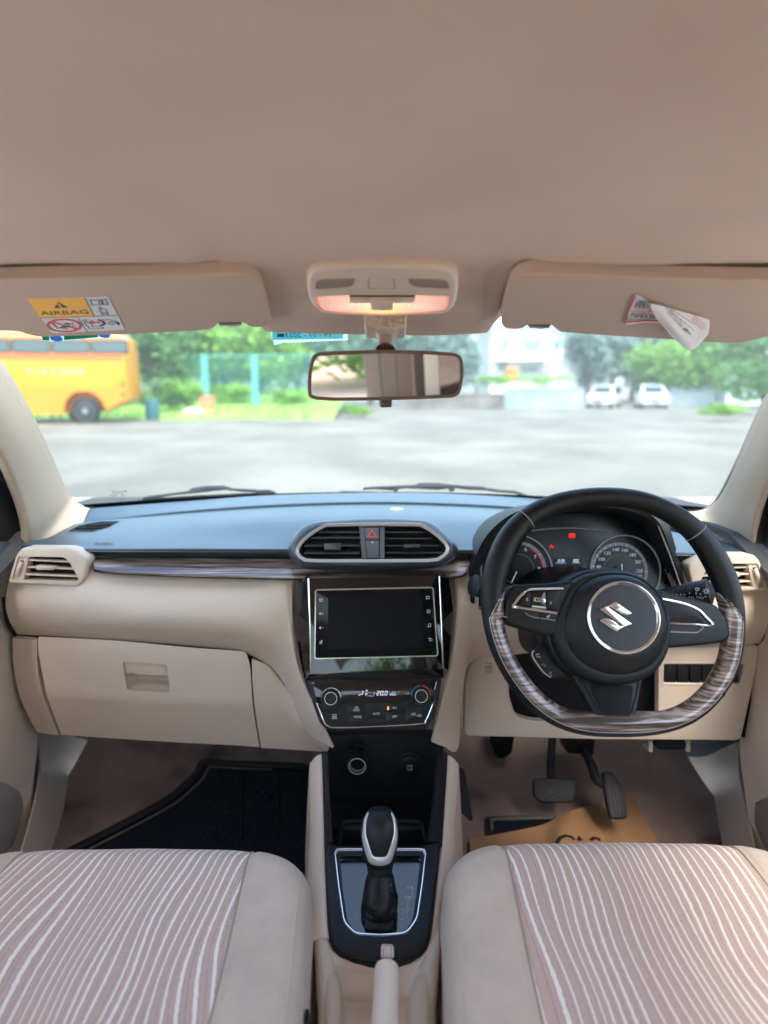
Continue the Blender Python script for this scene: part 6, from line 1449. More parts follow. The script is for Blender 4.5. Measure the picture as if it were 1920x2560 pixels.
door(-1, farL, 'beige passenger door panel at the left edge', .70,
     [(-90, 880, .70), (*cLE(-30, 60), .70), (*cLE(45, 190), .70), (*cLE(100, 290), .70), (*cLE(133, 380), .70), (*cLE(136, 460), .70), (*cLE(130, 540), .70)],
     [[(*cLE(-300, 60), .72), (*cLE(-60, 100), .72), (*cLE(90, 300), .71)], [(*cLE(-300, 250), .72), (*cLE(-60, 300), .72), (*cLE(108, 420), .71)], [(*cLE(-300, 560), .72), (*cLE(-60, 545), .71), (*cLE(118, 530), .70)]],
     [[(*cLE(-300, 560), .71), (*cLE(0, 540), .70), (*cLE(140, 545), .69)], [(*cLE(-300, 660), .69), (*cLE(0, 640), .69), (*cLE(110, 585), .69)], [(*cLE(-300, 790), .70), (*cLE(0, 700), .70), (*cLE(60, 640), .70)]],
     [[(-200, 1800, .66), (0, 1820, .67), (90, 1870, .685)], [(-200, 1960, .66), (0, 1950, .67), (112, 1960, .685)], [(-200, 2230, .68), (0, 2200, .685), (60, 2140, .69)]], cLE)
farR = [(*cRE(470, 640), .0), (*cRE(490, 700), .0), (*cRE(512, 820), .0), (*cRE(508, 960), .0), (*cRE(488, 1060), .0), (*cRE(452, 1100), .0), (*cRE(445, 1200), .0), (*cRE(415, 1350), .0), (*cRE(365, 1540), .0), (*cRE(365, 1700), .0), (*cRE(395, 1900), .01), (*cRE(440, 2240), .02)]
door(1, farR, 'beige driver door panel at the right edge', .70,
     [(1740, 990, .70), (*cRE(580, 160), .70), (*cRE(510, 285), .70), (*cRE(465, 390), .70), (*cRE(448, 480), .70), (*cRE(455, 570), .70), (*cRE(480, 640), .70)],
     [[(*cRE(520, 310), .71), (*cRE(600, 200), .72), (*cRE(850, 100), .72)], [(*cRE(478, 450), .71), (*cRE(600, 420), .72), (*cRE(850, 400), .72)], [(*cRE(470, 585), .70), (*cRE(600, 580), .71), (*cRE(850, 580), .72)]],
     [[(*cRE(455, 590), .69), (*cRE(600, 580), .70), (*cRE(850, 580), .71)], [(*cRE(470, 640), .69), (*cRE(600, 650), .69), (*cRE(850, 700), .69)], [(*cRE(495, 690), .70), (*cRE(600, 730), .70), (*cRE(850, 800), .70)]],
     [[(445, 1930, .685), (520, 1900, .67), (720, 1880, .66)], [(438, 2010, .685), (520, 2000, .67), (720, 2000, .66)], [(455, 2150, .69), (520, 2200, .685), (720, 2240, .68)]], cRE)

# ================================================================ FLOOR
mb = MB(); nx = 40; rows = []
for Y, z in ((1.74, .80), (1.72, .62), (1.66, .44), (1.52, .325), (1.40, .275), (1.25, .26), (1.0, .255), (.7, .255), (.3, .255), (-.3, .255), (-1.3, .255)):
    r = []
    for i in range(nx + 1):
        x = -.74 + 1.48 * i / nx; a = abs(x - CX); hump = .10 * (1 - ss(.10, .19, a)) * (Y < 1.7) + .03 * ss(.56, .66, a)
        r.append(Vector((x, Y + .02 * math.sin(x * 9), z + hump + .004 * math.sin(x * 23 + Y * 17))))
    rows.append(r)
mb.grid(rows, th=-.01, nv=2); fl = tag(ob('floor_carpet', mb, M['carpet'], smooth=70), kind='structure'); FL = bvh(fl); fl['label'] = 'stained brown carpet in the footwells'
def onfl(c, pts, lift): 
    out = []
    for x, y in pts:
        h = hit(FL, *c(x, y), lift=0); out.append(h + Vector((0, 0, lift)) if h else P(*c(x, y), 1.3))
    return out
for s, pts, lb in ((-1, [[(80, 1572, 1.33), (150, 1582, 1.5), (212, 1590, 1.66)], [(88, 1660, 1.2), (150, 1665, 1.38), (208, 1670, 1.52)], [(70, 1760, 1.08), (140, 1760, 1.25), (195, 1765, 1.38)], [(38, 1870, .98), (110, 1870, 1.10), (172, 1870, 1.22)]], 'beige kick panel at the side of the left footwell'),
                   (1, [[(1600, 1598, 1.33), (1530, 1600, 1.5), (1462, 1598, 1.66)], [(1600, 1670, 1.2), (1535, 1670, 1.38), (1470, 1670, 1.52)], [(1618, 1760, 1.08), (1545, 1760, 1.25), (1482, 1762, 1.38)], [(1640, 1870, .98), (1565, 1870, 1.10), (1492, 1870, 1.22)]], 'beige kick panel at the side of the right footwell')):
    mb = MB(); mb.grid([[P(*q_) for q_ in r] for r in pts], th=.004, nu=4, nv=4); tag(ob('kick_panel', mb, M['beige_s'], smooth=60), lb, 'kick panel')
# outer body shell: keeps daylight out of the footwells
sh = MB()
for s in (-1, 1): sh.grid([[Vector((s * .80, y, z)) for y in (-1.3, .3, 1.2, 1.5, 1.76)] for z in (.2, .5, .86)], th=.01, thd=(s, 0, 0))
sh.grid([[Vector((x, 1.77, z)) for x in (-.8, 0, .8)] for z in (.2, .5, .90)], th=.01, thd=(0, 1, 0))
for s in (-1, 1): sh.grid([[Vector((s * x, y, z)) for x in (.66, .81)] for y, z in ((1.77, .90), (1.40, .93), (1.20, .93), (1.0, .87), (.3, .86), (-1.3, .86))], th=.01, thd=(0, 0, -1))
bs_ = ob('body_shell', sh, pm('body_inner', (.05, .05, .05), .8), smooth=0); tag(bs_, 'dark inner body sides and firewall behind the door panels and dashboard', 'car body')
# passenger mat
def carpetmat(pts, c, lab, name='floor_mat', m=None, lift=.006, group=None):
    o3 = [tuple(v) for v in spl([Vector(v) for v in pts], 4, True)] if len(pts) > 6 else pts
    pz = Pl(*c(*pts[0]), 1.2, 90); pz.O = Vector((0, 1.2, .262)); pz.N = Vector((0, 0, 1)); pz.U = Vector((1, 0, 0)); pz.V = Vector((0, 1, 0))
    return pz, pz.L(c, pts)
th_ = thing('floor_mat', Vector((-.35, 1.1, .26)), 'ribbed dark blue rubber mat in the left footwell', 'floor mat')
def matgrid(c, rowsp, lift, th=.004): 
    b = MB(); b.grid([[hit(FL, *c(x, y), lift=0) + Vector((0, 0, lift)) for x, y in [tuple(v) for v in spl([Vector(v) for v in r], 4)]] for r in rowsp], th=-th, thd=(0, 0, 1)); return b
rp_ = [[(880, 98), (1000, 104), (1150, 110), (1300, 116), (1352, 120)], [(848, 150), (1000, 160), (1150, 165), (1300, 170), (1352, 172)], [(800, 200), (950, 215), (1120, 220), (1290, 225), (1352, 228)], [(720, 265), (880, 290), (1080, 300), (1280, 305), (1350, 308)], [(560, 350), (780, 370), (1020, 380), (1260, 385), (1348, 388)], [(400, 435), (660, 450), (960, 460), (1240, 468), (1345, 470)], [(250, 520), (600, 545), (900, 560), (1200, 570), (1340, 575)]]
mt = ob('mat', matgrid(cLL, rp_, .008), M['rubber'], th_, smooth=70)
ed = [(150, 570), (260, 508), (380, 446), (560, 352), (722, 262), (800, 198), (850, 148), (872, 108), (890, 97), (1000, 103), (1150, 108), (1352, 118)]
el3 = [hit(FL, *cLL(*tuple(v)), lift=0) + Vector((0, 0, .012)) for v in spl([Vector(v) for v in ed], 6)]; ob('raised_edge', MB().tube(el3, .010, 8, up=Vector((0, 0, 1)), rz=.6), M['pcol'], th_)
el3 = [hit(FL, *cLL(v[0] + 26, v[1] + 17), lift=0) + Vector((0, 0, .010)) for v in spl([Vector(v) for v in ed[:-1]], 6)]; ob('border_line', MB().tube(el3, .0035, 6, up=Vector((0, 0, 1)), rz=.5), M['rubber_b'], th_)
b = MB(); rq = random.Random(3); mt_T = 0
for iy in range(16):
    for ix in range(24):
        x = 500 + ix * 38 + (iy % 2) * 19; y = 160 + iy * 22
        if x < 900 - (y - 140) * 1.25 + 60 or x > 1330: continue
        h1, h2 = hit(FL, *cLL(x, y), lift=0), hit(FL, *cLL(x + 12, y - 8), lift=0)
        if h1 and h2: b.tube([h1 + Vector((0, 0, .008)), h2 + Vector((0, 0, .008))], .0016, 4)
ob('tread_pattern', b, M['rubber'], th_, smooth=0)
tag(bpy.data.objects['tread_pattern'], kind='stuff')
for x in (955, 1045, 1205):
    h_ = [hit(FL, *cLL(x, y), lift=0) for y in range(130, 460, 30)]; ob('rib', MB().tube([q_ + Vector((0, 0, .010)) for q_ in h_ if q_], .003, 6), M['rubber'], th_)
# driver mat corner and brown paper
th_ = thing('floor_mat', onfl(cP, [(300, 620)], 0)[0], 'dark rubber mat corner with pale border sticking out under the brown paper', 'floor mat')
ob('mat', matgrid(cP, [[(205, 580), (350, 574), (500, 572), (690, 570)], [(208, 640), (350, 640), (500, 640), (690, 640)], [(212, 740), (350, 740), (500, 740), (690, 740)], [(215, 860), (350, 860), (500, 860), (690, 860)]], .008), M['pcol'], th_, smooth=70)
ob('border_line', MB().tube([h_ + Vector((0, 0, .013)) for h_ in onfl(cP, [(248, 690), (240, 620), (300, 612), (450, 606), (680, 600)], 0)], .004, 6), M['rubber_b'], th_)
ob('mat_field', matgrid(cP, [[(262, 628), (400, 622), (660, 618)], [(268, 760), (400, 760), (660, 760)]], .010, .001), M['rubber'], th_)
mb = MB(); rw = []
PR = [[(95, 712), (360, 664), (600, 612), (700, 560), (800, 515), (920, 482), (1010, 455), (1100, 415), (1185, 372), (1218, 402)],
      [(95, 745), (360, 700), (600, 660), (720, 620), (820, 590), (940, 560), (1030, 540), (1130, 505), (1200, 490), (1262, 480)],
      [(95, 790), (360, 770), (600, 740), (720, 720), (840, 700), (960, 680), (1050, 670), (1150, 650), (1250, 640), (1335, 620)],
      [(95, 850), (360, 850), (600, 840), (720, 830), (840, 820), (960, 810), (1050, 800), (1180, 790), (1300, 780), (1420, 760)],
      [(95, 950), (360, 950), (600, 940), (720, 930), (840, 920), (960, 910), (1060, 900), (1200, 890), (1340, 880), (1500, 860)]]
for j, r in enumerate(PR):
    l3 = []
    for k, (x, y) in enumerate(r):
        h_ = hit(FL, *cP(x, y), lift=0); lf = .012 + .018 * math.exp(-((x - 760) / 70.) ** 2) + .006 * math.sin(x * .013 + j) ** 2; d_ = (CAM - h_).normalized(); l3.append(h_ + d_ * (lf / max(.2, d_.z)))
    rw.append(l3)
mb.grid(rw, th=-.0006, thd=(0, 0, 1), nu=5, nv=5); pp3 = ob('paper_floor_cover', mb, M['paper'], smooth=70); tag(pp3, 'creased brown paper sheet lying under the accelerator pedal', 'paper sheet')
PT = bvh(pp3)
for pts in ([(700, 745), (720, 705), (760, 690), (800, 700), (815, 720)], [(845, 725), (855, 700), (865, 722)], [(930, 722), (955, 705), (985, 712), (990, 725)]):
    hp_ = [hit(PT, *cP(x, y), lift=.001) for x, y in pts]; hp_ = [h for h in hp_ if h]
    if len(hp_) > 2: ob('printed_mark', MB().tube(hp_, .004, 6, up=Vector((0, 0, 1)), rz=.15), M['pcol'], pp3)
# pedals
def pedal(name, lab, pl, out, arm, rad, ribs, extra=None):
    o = thing(name, pl.w(*pl.L(cP, out[:1])[0]), lab, 'pedal')
    oo_ = rnd(pl.L(cP, out), .006); ob('pad', MB().pad(pl, oo_, -.012, 0, .003, 3), M['pcol'], o, smooth=50)
    ob('pad_rim', MB().stroke(pl, offs(oo_, .005), .0015, -.002, .0014, True), M['pcol'], o)
    b = MB()
    for r in ribs: b.stroke(pl, pl.L(cP, r), .0016, -.001, .0016)
    ob('ribs', b, M['blk'], o)
    ob('arm', MB().tube(spl(arm, 5), rad, 10), M['pcol'], o, smooth=60); return o
bp = Pl(*cP(680, 375), 1.24, 38)
pedal('brake_pedal', 'wide black brake pedal with crossed ribs', bp, [(535, 295), (800, 292), (828, 320), (826, 420), (790, 462), (590, 460), (535, 410)],
      [bp.w(*bp.l(*cP(668, 310)), -.01), P(*cP(655, 200), 1.32), P(*cP(665, 20), 1.38), P(*cP(680, -120), 1.42)], .009,
      [[(555, 330), (640, 400)], [(560, 370), (620, 415)], [(590, 325), (690, 375)], [(650, 325), (730, 345)], [(600, 430), (800, 330)], [(660, 430), (805, 360)], [(720, 430), (808, 390)], [(570, 425), (700, 365)]])
ap = Pl(*cP(1100, 410), 1.20, 42)
a_ = pedal('accelerator_pedal', 'tall narrow black accelerator pedal over the brown paper', ap, [(1015, 245), (1080, 243), (1140, 335), (1172, 400), (1186, 560), (1170, 573), (1070, 573), (1050, 500), (1025, 360)],
      [ap.w(*ap.l(*cP(1035, 330)), -.014), ap.w(*ap.l(*cP(985, 280)), -.02), P(*cP(930, 185), 1.28), P(*cP(880, 110), 1.36)], .010,
      [[(1040, 270), (1080, 545)], [(1060, 262), (1105, 545)], [(1085, 300), (1130, 545)], [(1120, 345), (1155, 540)]])
hb2 = Pl(*cP(860, 80), 1.36, 10); ob('housing', MB().pad(hb2, rnd(hb2.L(cP, [(750, -60), (975, -60), (955, 140), (880, 142), (860, 130), (770, 125)]), .006), -.06, 0, .006), M['blk'], a_)
cp = Pl(*cP(330, 80), 1.42, 10); bx_ = ob('cable_bracket', MB().pad(cp, rnd(cp.L(cP, [(245, -60), (415, -60), (390, 120), (340, 160), (290, 160), (260, 100)]), .006), -.06, 0, .006), M['blk_m']); tag(bx_, 'black bracket in shadow left of the brake pedal, under the dashboard', 'bracket')
fr_ = Pl(*cP(50, 450), 1.28, 50); tag(ob('foot_rest', MB().pad(fr_, rnd(fr_.L(cP, [(-60, 215), (60, 215), (140, 700), (120, 760), (-60, 760)]), .01), -.02, 0, .005), pm('footrest', (.035, .034, .034), .9, bump=('noise', 400, .8))), 'dark ridged foot rest beside the center console', 'foot rest')

# ================================================================ SEATS
M['thread'] = pm('thread', (.60, .53, .45), .8)
def seat(cx, label, insm, lim, nm_):
    dz_ = .003 if cx < 0 else .013
    s = thing(nm_, Vector((cx, .6, .28)), label, 'car seat', 'front seats')
    zt_ = CAMZ - .6455 + dz_
    prof = [(-.262, -.30), (-.266, -.20), (-.266, -.12), (-.262, -.055), (-.257, -.020), (-.246, -.006), (-.228, .0015), (-.202, .003), (-.180, .002), (-.168, -.0012), (-.13, -.0005), (-.07, -.001), (0, 0)]
    prof = prof + [(-a, b) for a, b in prof[-2::-1]]
    prof = [tuple(v) for v in spl([Vector(v) for v in prof], 5)]
    st = [(.800, -.30), (.822, -.18), (.835, -.10), (.838, -.055), (.828, -.022), (.805, -.004), (.775, .003), (.70, .0), (.62, -.006), (.54, -.014), (.45, -.024), (.35, -.034), (.25, -.040), (.17, -.040)]
    st = [tuple(v) for v in spl([Vector(v) for v in st], 5)]
    def pt(ix, iy):
        x, h = prof[ix]; Y, z = st[iy]; e = ss(.60, .84, Y)
        k = 1 - .035 * e
        yy = Y - .055 * (abs(x) / .262) ** 5 * ss(.5, .8, Y) - (.012 if h < -.1 else 0)
        hh = h * (1 if h > 0 else (1 - .0 * e)); zz = max(z, -.28) + hh if z > -.06 else z + min(h, 0) * .4
        # soft billows in the padding
        zz += .0022 * math.sin(x * 31 + 1 + cx * 9) * math.sin(Y * 27) * (1 - ss(.12, .165, abs(x))) + .0010 * math.sin(Y * 60 + x * 25) * ss(.165, .19, abs(x)) * (1 - ss(.24, .26, abs(x)))
        return Vector((cx + x * k, yy, zt_ + zz))
    nX = len(prof); L0 = min(range(nX), key=lambda i: abs(prof[i][0] + .168) + (9 if prof[i][1] < -.02 else 0)); L1 = nX - 1 - L0
    def part(name, a, b, m):
        mb = MB(); mb.grid([[pt(i, j) for i in range(a, b + 1)] for j in range(len(st))], th=0); return ob(name, mb, m, s, smooth=80)
    p1 = part('side_bolster', 0, L0, M['twill']); p2 = part('center_panel', L0, L1, insm); p3 = part('side_bolster', L1, nX - 1, M['twill'])
    for i in (L0, L1):
        sm_ = MB(); sm_.tube([pt(i, j) + Vector((0, 0, .0004)) for j in range(len(st))], .0013, 6); ob('seam', sm_, M['beige_d'], s)
    # double stitched welt along the upper side edges
    for sg in (-1, 1):
        i = min(range(nX), key=lambda i: abs(prof[i][0] - sg * .246) + (9 if prof[i][1] < -.03 else 0)); line = [pt(i, j) for j in range(18, len(st))]
        ob('welt', MB().tube(line, .0011, 6), M['twill'], s)
        q_ = resample(line, 120); b = MB()
        for k in range(0, 119, 2): b.tube([q_[k] + Vector((-sg * .005, 0, .0018)), q_[k + 1] + Vector((-sg * .005, 0, .0018))], .0006, 4)
        ob('stitching', b, M['thread'], s, smooth=0)
    return s
ls_ = seat(-.352, 'left front seat cushion in striped fabric, beside the black floor mat', M['str_l'], None, 'passenger_seat')
rs_ = seat(.333, 'right front seat cushion in striped fabric, below the steering wheel', M['str_r'], None, 'driver_seat')
# seat runner in the gap
for sg, x in ((-1, -.108), (1, .075)):
    rl = ob('seat_rail', MB().box((x, .45, .34), .02, .5, .05), M['pcol'], None, bev=.004); tag(rl, 'dark metal seat rail %s the console' % ('left of' if sg < 0 else 'right of'), 'seat rail', 'seat rails on the floor')
# buckle
bk_ = thing('seat_belt_buckle', PZ(*cH(120, 1010), .42), 'dark seat belt buckle in the gap beside the left seat', 'seat belt buckle')
bp2 = Pl(*cH(112, 1030), .60, 60); ob('body', MB().pad(bp2, rnd(bp2.L(cH, [(95, 945), (128, 955), (132, 1120), (92, 1120)]), .003), -.03, 0, .002), M['blk'], bk_)

# rear bench and rear pillar (seen in the mirror, and bouncing light)
rb = thing('rear_bench', Vector((0, -.7, .3)), 'rear bench in beige cloth, seen only in the mirror', 'rear seat')
mb = MB(); mb.grid([[Vector((x, Y, z)) for x in (-.62, -.3, 0, .3, .62)] for Y, z in ((-.22, .3), (-.2, .50), (-.25, .54), (-.6, .53), (-.72, .54), (-.80, .72), (-.88, .90), (-.93, .94), (-.98, .90))], th=-.02, nu=3, nv=3); ob('cushions', mb, M['str_l'], rb, smooth=70)
rpz = thing('rear_side_trim', Vector((.67, -.6, .5)), 'rear side trim and door frame reflected in the right half of the mirror', 'side trim')
def wallstrip(name, y0, y1, m, x0=.655, x1=.655, z0=.55, z1=1.36, lean=0.0):
    b = MB(); b.grid([[Vector((x0 + .0, y0, z0)), Vector((x1, y1, z0))], [Vector((x0 - .10, y0 + lean, z1)), Vector((x1 - .10, y1 + lean, z1))]], th=.01, thd=(1, 0, 0)); ob(name, b, m, rpz, smooth=0)
gw = pm('trim_greybrown', (.18, .14, .115), .6, bump=('noise', 200, .4), var=.12)
wallstrip('pillar_cover', -.98, -.78, gw); wallstrip('pillar_cover', -.775, -.62, gw, lean=.04); wallstrip('trim_panel', -.615, -.48, gw, lean=.06); wallstrip('light_edge', -.478, -.455, M['beige_p'], lean=.06)
wallstrip('door_rubber', -.45, -.37, M['pcol'], lean=.06); wallstrip('painted_frame', -.365, -.25, pm('pale_body_paint', (.55, .68, .66), .3, coat=.6), lean=.06); wallstrip('dark_glass', -.245, -.10, M['blk_g'], lean=.06)
# ================================================================ OUTSIDE
GZ = 0.0
HAZE = .0032
def gm_(name, c, c2, scale, rough=.85, det=6):
    m, t, b = nm(name); tc = N(t, 'ShaderNodeTexCoord'); nz = N(t, 'ShaderNodeTexNoise'); nz.inputs['Scale'].default_value = scale; nz.inputs['Detail'].default_value = det
    t.links.new(tc.outputs['Object'], nz.inputs['Vector']); rp = N(t, 'ShaderNodeValToRGB'); rp.color_ramp.elements[0].position = .35; rp.color_ramp.elements[1].position = .65
    rp.color_ramp.elements[0].color = rgb(c); rp.color_ramp.elements[1].color = rgb(c2); t.links.new(nz.outputs[0], rp.inputs[0]); t.links.new(rp.outputs[0], b.inputs['Base Color'])
    b.inputs['Roughness'].default_value = rough; return m, t, b, tc, rp
m, t, b, tc, rp = gm_('paving', (.20, .195, .160), (.275, .265, .22), .45)
br_ = N(t, 'ShaderNodeTexBrick'); br_.inputs['Scale'].default_value = 3.2; br_.inputs['Color1'].default_value = (1, 1, 1, 1); br_.inputs['Color2'].default_value = (.88, .88, .88, 1); br_.inputs['Mortar'].default_value = (.42, .42, .42, 1); br_.inputs['Mortar Size'].default_value = .04
t.links.new(tc.outputs['Object'], br_.inputs['Vector'])
mu = N(t, 'ShaderNodeMix', data_type='RGBA', blend_type='MULTIPLY'); mu.inputs['Factor'].default_value = 1; t.links.new(rp.outputs[0], mu.inputs['A']); t.links.new(br_.outputs[0], mu.inputs['B']); t.links.new(mu.outputs['Result'], b.inputs['Base Color'])
mb = MB(); mb.grid([[Vector((x, y, GZ)) for x in (-400, -60, 0, 60, 400)] for y in (-300, -40, 0, 60, 700)]); g = ob('ground', mb, m, smooth=0, center=False); tag(g, kind='structure')
# tyre tracks and damp patches are part of the paving
nz2 = N(t, 'ShaderNodeTexNoise'); nz2.inputs['Scale'].default_value = 1.0; nz2.inputs['Detail'].default_value = 8; mp2 = N(t, 'ShaderNodeMapping'); mp2.inputs['Scale'].default_value = (.5, .25, 1); mp2.inputs['Rotation'].default_value = (0, 0, R(18)); t.links.new(tc.outputs['Object'], mp2.inputs[0]); t.links.new(mp2.outputs[0], nz2.inputs['Vector'])
mr2 = N(t, 'ShaderNodeMapRange'); mr2.inputs['From Min'].default_value = .35; mr2.inputs['From Max'].default_value = .65; mr2.inputs['To Min'].default_value = .78; mr2.inputs['To Max'].default_value = 1.15; t.links.new(nz2.outputs[0], mr2.inputs[0])
vs2 = N(t, 'ShaderNodeVectorMath', operation='SCALE'); t.links.new(mu.outputs['Result'], vs2.inputs[0]); t.links.new(mr2.outputs[0], vs2.inputs['Scale']); t.links.new(vs2.outputs[0], b.inputs['Base Color'])
ap_ = MB(); ap_.grid([[Vector((x, y, .004)) for x in (-14, 14)] for y in (-4.6, 7.0)]); tag(ob('bounce_apron', ap_, gm_('pale_bounce_concrete', (.50, .48, .44), (.60, .58, .54), 1.5)[0], smooth=0), kind='structure')  # pale sheet out of view, added to bounce daylight up onto the headliner
leafm = []
def lm(name, c):
    m, t, b, tc, rp = gm_(name, tuple(v * .65 for v in c), tuple(v * 1.35 for v in c), 1.3, .6)
    tl3 = N(t, 'ShaderNodeBsdfTranslucent'); t.links.new(rp.outputs[0], tl3.inputs[0]); mx = N(t, 'ShaderNodeMixShader'); mx.inputs[0].default_value = .35
    t.links.new(b.outputs[0], mx.inputs[1]); t.links.new(tl3.outputs[0], mx.inputs[2]); t.links.new(mx.outputs[0], t.nodes['Material Output'].inputs[0]); return m
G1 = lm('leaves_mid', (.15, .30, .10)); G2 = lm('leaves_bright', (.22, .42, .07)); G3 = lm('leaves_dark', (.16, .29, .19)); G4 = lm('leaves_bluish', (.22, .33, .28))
bark = pm('bark', (.12, .09, .06), .9)
def leaves(mb, c, r, n, size, rg, flat=1.0):
    # clumps inside an ellipsoid
    cl = []
    for _ in range(max(5, n // 60)):
        v = Vector((rg.gauss(0, 1), rg.gauss(0, 1), rg.gauss(0, 1))).normalized() * rg.uniform(.45, 1) ; cl.append((Vector((v.x * r[0], v.y * r[1], v.z * r[2])), rg.uniform(.22, .42)))
    for _ in range(n):
        o, k = rg.choice(cl); v = Vector((rg.gauss(0, 1), rg.gauss(0, 1), rg.gauss(0, .8))) * k * .55
        p = Vector(c) + o + Vector((v.x * r[0], v.y * r[1], v.z * r[2]))
        a = Vector((rg.uniform(-1, 1), rg.uniform(-1, 1), rg.uniform(-.5, .5))).normalized(); b_ = a.cross(Vector((rg.uniform(-1, 1), rg.uniform(-1, 1), rg.uniform(.2, 1)))).normalized(); s_ = size * rg.uniform(.6, 1.3)
        mb.add([p - a * s_, p + b_ * s_ * .6, p + a * s_, p - b_ * s_ * .6], [(0, 1, 2, 3)])
def tree(px, base, Y, h, wd, m, label, seed, n=3200, trunk=True, name='tree', group='trees beyond the lot'):
    rg = random.Random(seed); X = (px - W0 / 2) / F0 * Y / 1.018; o = thing(name, Vector((X, Y, base)), label, 'tree' if name == 'tree' else 'bush', group)
    cz = base + h * .58; mb = MB(); leaves(mb, (X, Y, cz), (wd / 2 * .8, wd / 2 * .7, h * .38), n, h * .028 + .04, rg); ob('crown', mb, m, o, smooth=0)
    if trunk:
        b = MB(); b.tube([Vector((X, Y, base - .1)), Vector((X + .1, Y, base + h * .25)), Vector((X + rg.uniform(-.3, .3), Y, base + h * .6))], [h * .028, h * .022, h * .012], 8)
        for k in range(4):
            a = rg.uniform(0, 6.28); b.tube([Vector((X + .08, Y, base + h * (.25 + .05 * k))), Vector((X + math.cos(a) * wd * .3, Y + math.sin(a) * wd * .3, base + h * (.5 + .06 * k)))], [h * .014, h * .006], 6)
        ob('trunk', b, bark, o)
    return o
# bus
M['by'] = pm('bus_yellow', (.78, .29, .003), .35, coat=.3, var=.05, vscale=.8); M['bo'] = pm('bus_orange', (.78, .24, .008), .4, coat=.2, var=.05, vscale=.8); M['bs'] = pm('bus_stripe', (.72, .15, .03), .4)
zr = lambda py, Y: CAMZ + ray(W0 / 2, py).z / ray(W0 / 2, py).y * Y
by = 23.0
pb = Pl(276, 840, by); aa = R(9); pb.O = Vector((P(276, 840, by).x, by, 0)); pb.U = Vector((math.cos(aa), math.sin(aa), 0)); pb.V = Vector((0, 0, 1)); pb.N = Vector((math.sin(aa), -math.cos(aa), 0))
bus = thing('school_bus', pb.O + pb.U * -4.5 + Vector((0, 1.2, 0)), 'yellow and orange bus parked side-on at the left', 'bus')
bl = lambda x, y: pb.l(*cUL(x, y)); LB = -11.0
zs = bl(310, 715)[1]; zt_ = 3.15
prof = [(LB, zs), (LB, zt_), (-.35, zt_), (-.10, zt_ - .2), (-.02, bl(550, 460)[1]), (0, bl(590, 655)[1]), bl(480, 690), bl(425, 700), (bl(420, 700)[0] - .1, zs)]
zw_ = bl(365, 765)[1]; wc = (bl(365, 692)[0], zw_ + .48); xw, zw = wc
body = ob('body', MB().prism(pb, prof, -2.3, 0), M['by'], bus, bev=.06, seg=3); cut(body, MB().prism(pb, circ(xw, zw, .70, 32), -.5, .1))
ob('skirt', MB().prism(pb, [(LB, zs), (LB, bl(100, 595)[1]), (-.03, bl(100, 595)[1]), (-.02, bl(590, 652)[1]), bl(482, 687), (xw + .76, zs + .1), (xw + .74, zw + .3), (xw + .4, zw + .68), (xw - .4, zw + .68), (xw - .74, zw + .3), (xw - .76, zs)], 0, .012), M['bo'], bus)
ob('stripe', MB().prism(pb, [(LB, bl(0, 482)[1]), (LB, bl(0, 455)[1]), (-.12, bl(0, 455)[1]), (-.1, bl(0, 482)[1])], 0, .012), M['bs'], bus)
wgl = pm('bus_glass', (.07, .11, .12), .1, spec=.6); zb_ = bl(0, 450)[1]
xs_ = [bl(548, 400)[0], bl(385, 400)[0], bl(215, 400)[0], bl(40, 400)[0], bl(40, 400)[0] - 2.3, bl(40, 400)[0] - 4.6]
for xb, xa in zip(xs_, xs_[1:]):
    xa += .07; q5 = rnd([(xa, zb_), (xb, zb_), (xb, 2.85), (xa, 2.85)], .06)
    wd_ = ob('window', MB().prism(pb, q5, -.01, .014), wgl, bus); ob('window_frame', MB().stroke(pb, q5, .05, 0, .02, True), M['pcol'], wd_)
    ob('window_bar', MB().stroke(pb, [(xa, zb_ + .55), (xb, zb_ + .55)], .03, .01, .03), M['satin'], wd_)
mb = MB(); rg = random.Random(5); x = bl(120, 530)[0]
while x < bl(370, 530)[0]:
    w_ = rg.uniform(.07, .14); mb.prism(pb, [(x, bl(0, 548)[1]), (x + w_, bl(0, 548)[1]), (x + w_, bl(0, 518)[1]), (x, bl(0, 518)[1])], .012, .016); x += w_ + rg.choice((.04, .04, .14))
ob('side_lettering', mb, pm('pale_lettering', (.80, .48, .16), .5), bus)
for dx in (-3.4, -5.2): ob('panel_joint', MB().prism(pb, [(dx, zs + .05), (dx + .02, zs + .05), (dx + .02, bl(0, 590)[1]), (dx, bl(0, 590)[1])], .012, .016), M['bs'], bus)
for z_ in (1.0, 1.35): ob('rear_lamp', MB().disc(Pl.up(pb, 0), (-.16, z_), .07, 0, .02, 14), pm('lamp_red', (.4, .03, .02), .3), bus)
wh = MB(); wh.rings([[pb.w(xw + r * math.cos(k * math.pi / 16), zw + r * math.sin(k * math.pi / 16), h) for k in range(32)] for r, h in ((.46, -.3), (.48, -.25), (.48, -.06), (.44, -.02), (.31, -.02))], True, True); wo = ob('wheel', wh, M['pcol'], bus, smooth=40)
ob('rim', MB().rings([[pb.w(xw + r * math.cos(k * math.pi / 12), zw + r * math.sin(k * math.pi / 12), h) for k in range(24)] for r, h in ((.30, -.02), (.29, -.015), (.25, -.06), (.14, -.05), (.10, 0), (.02, 0))], False), pm('rim_grey', (.25, .26, .28), .5, metal=.4), wo)
ob('inner_wheel', MB().tube([pb.w(xw - .5, zw, -1.4), pb.w(xw - .5, zw, -1.9)], .52, 24), M['pcol'], bus)
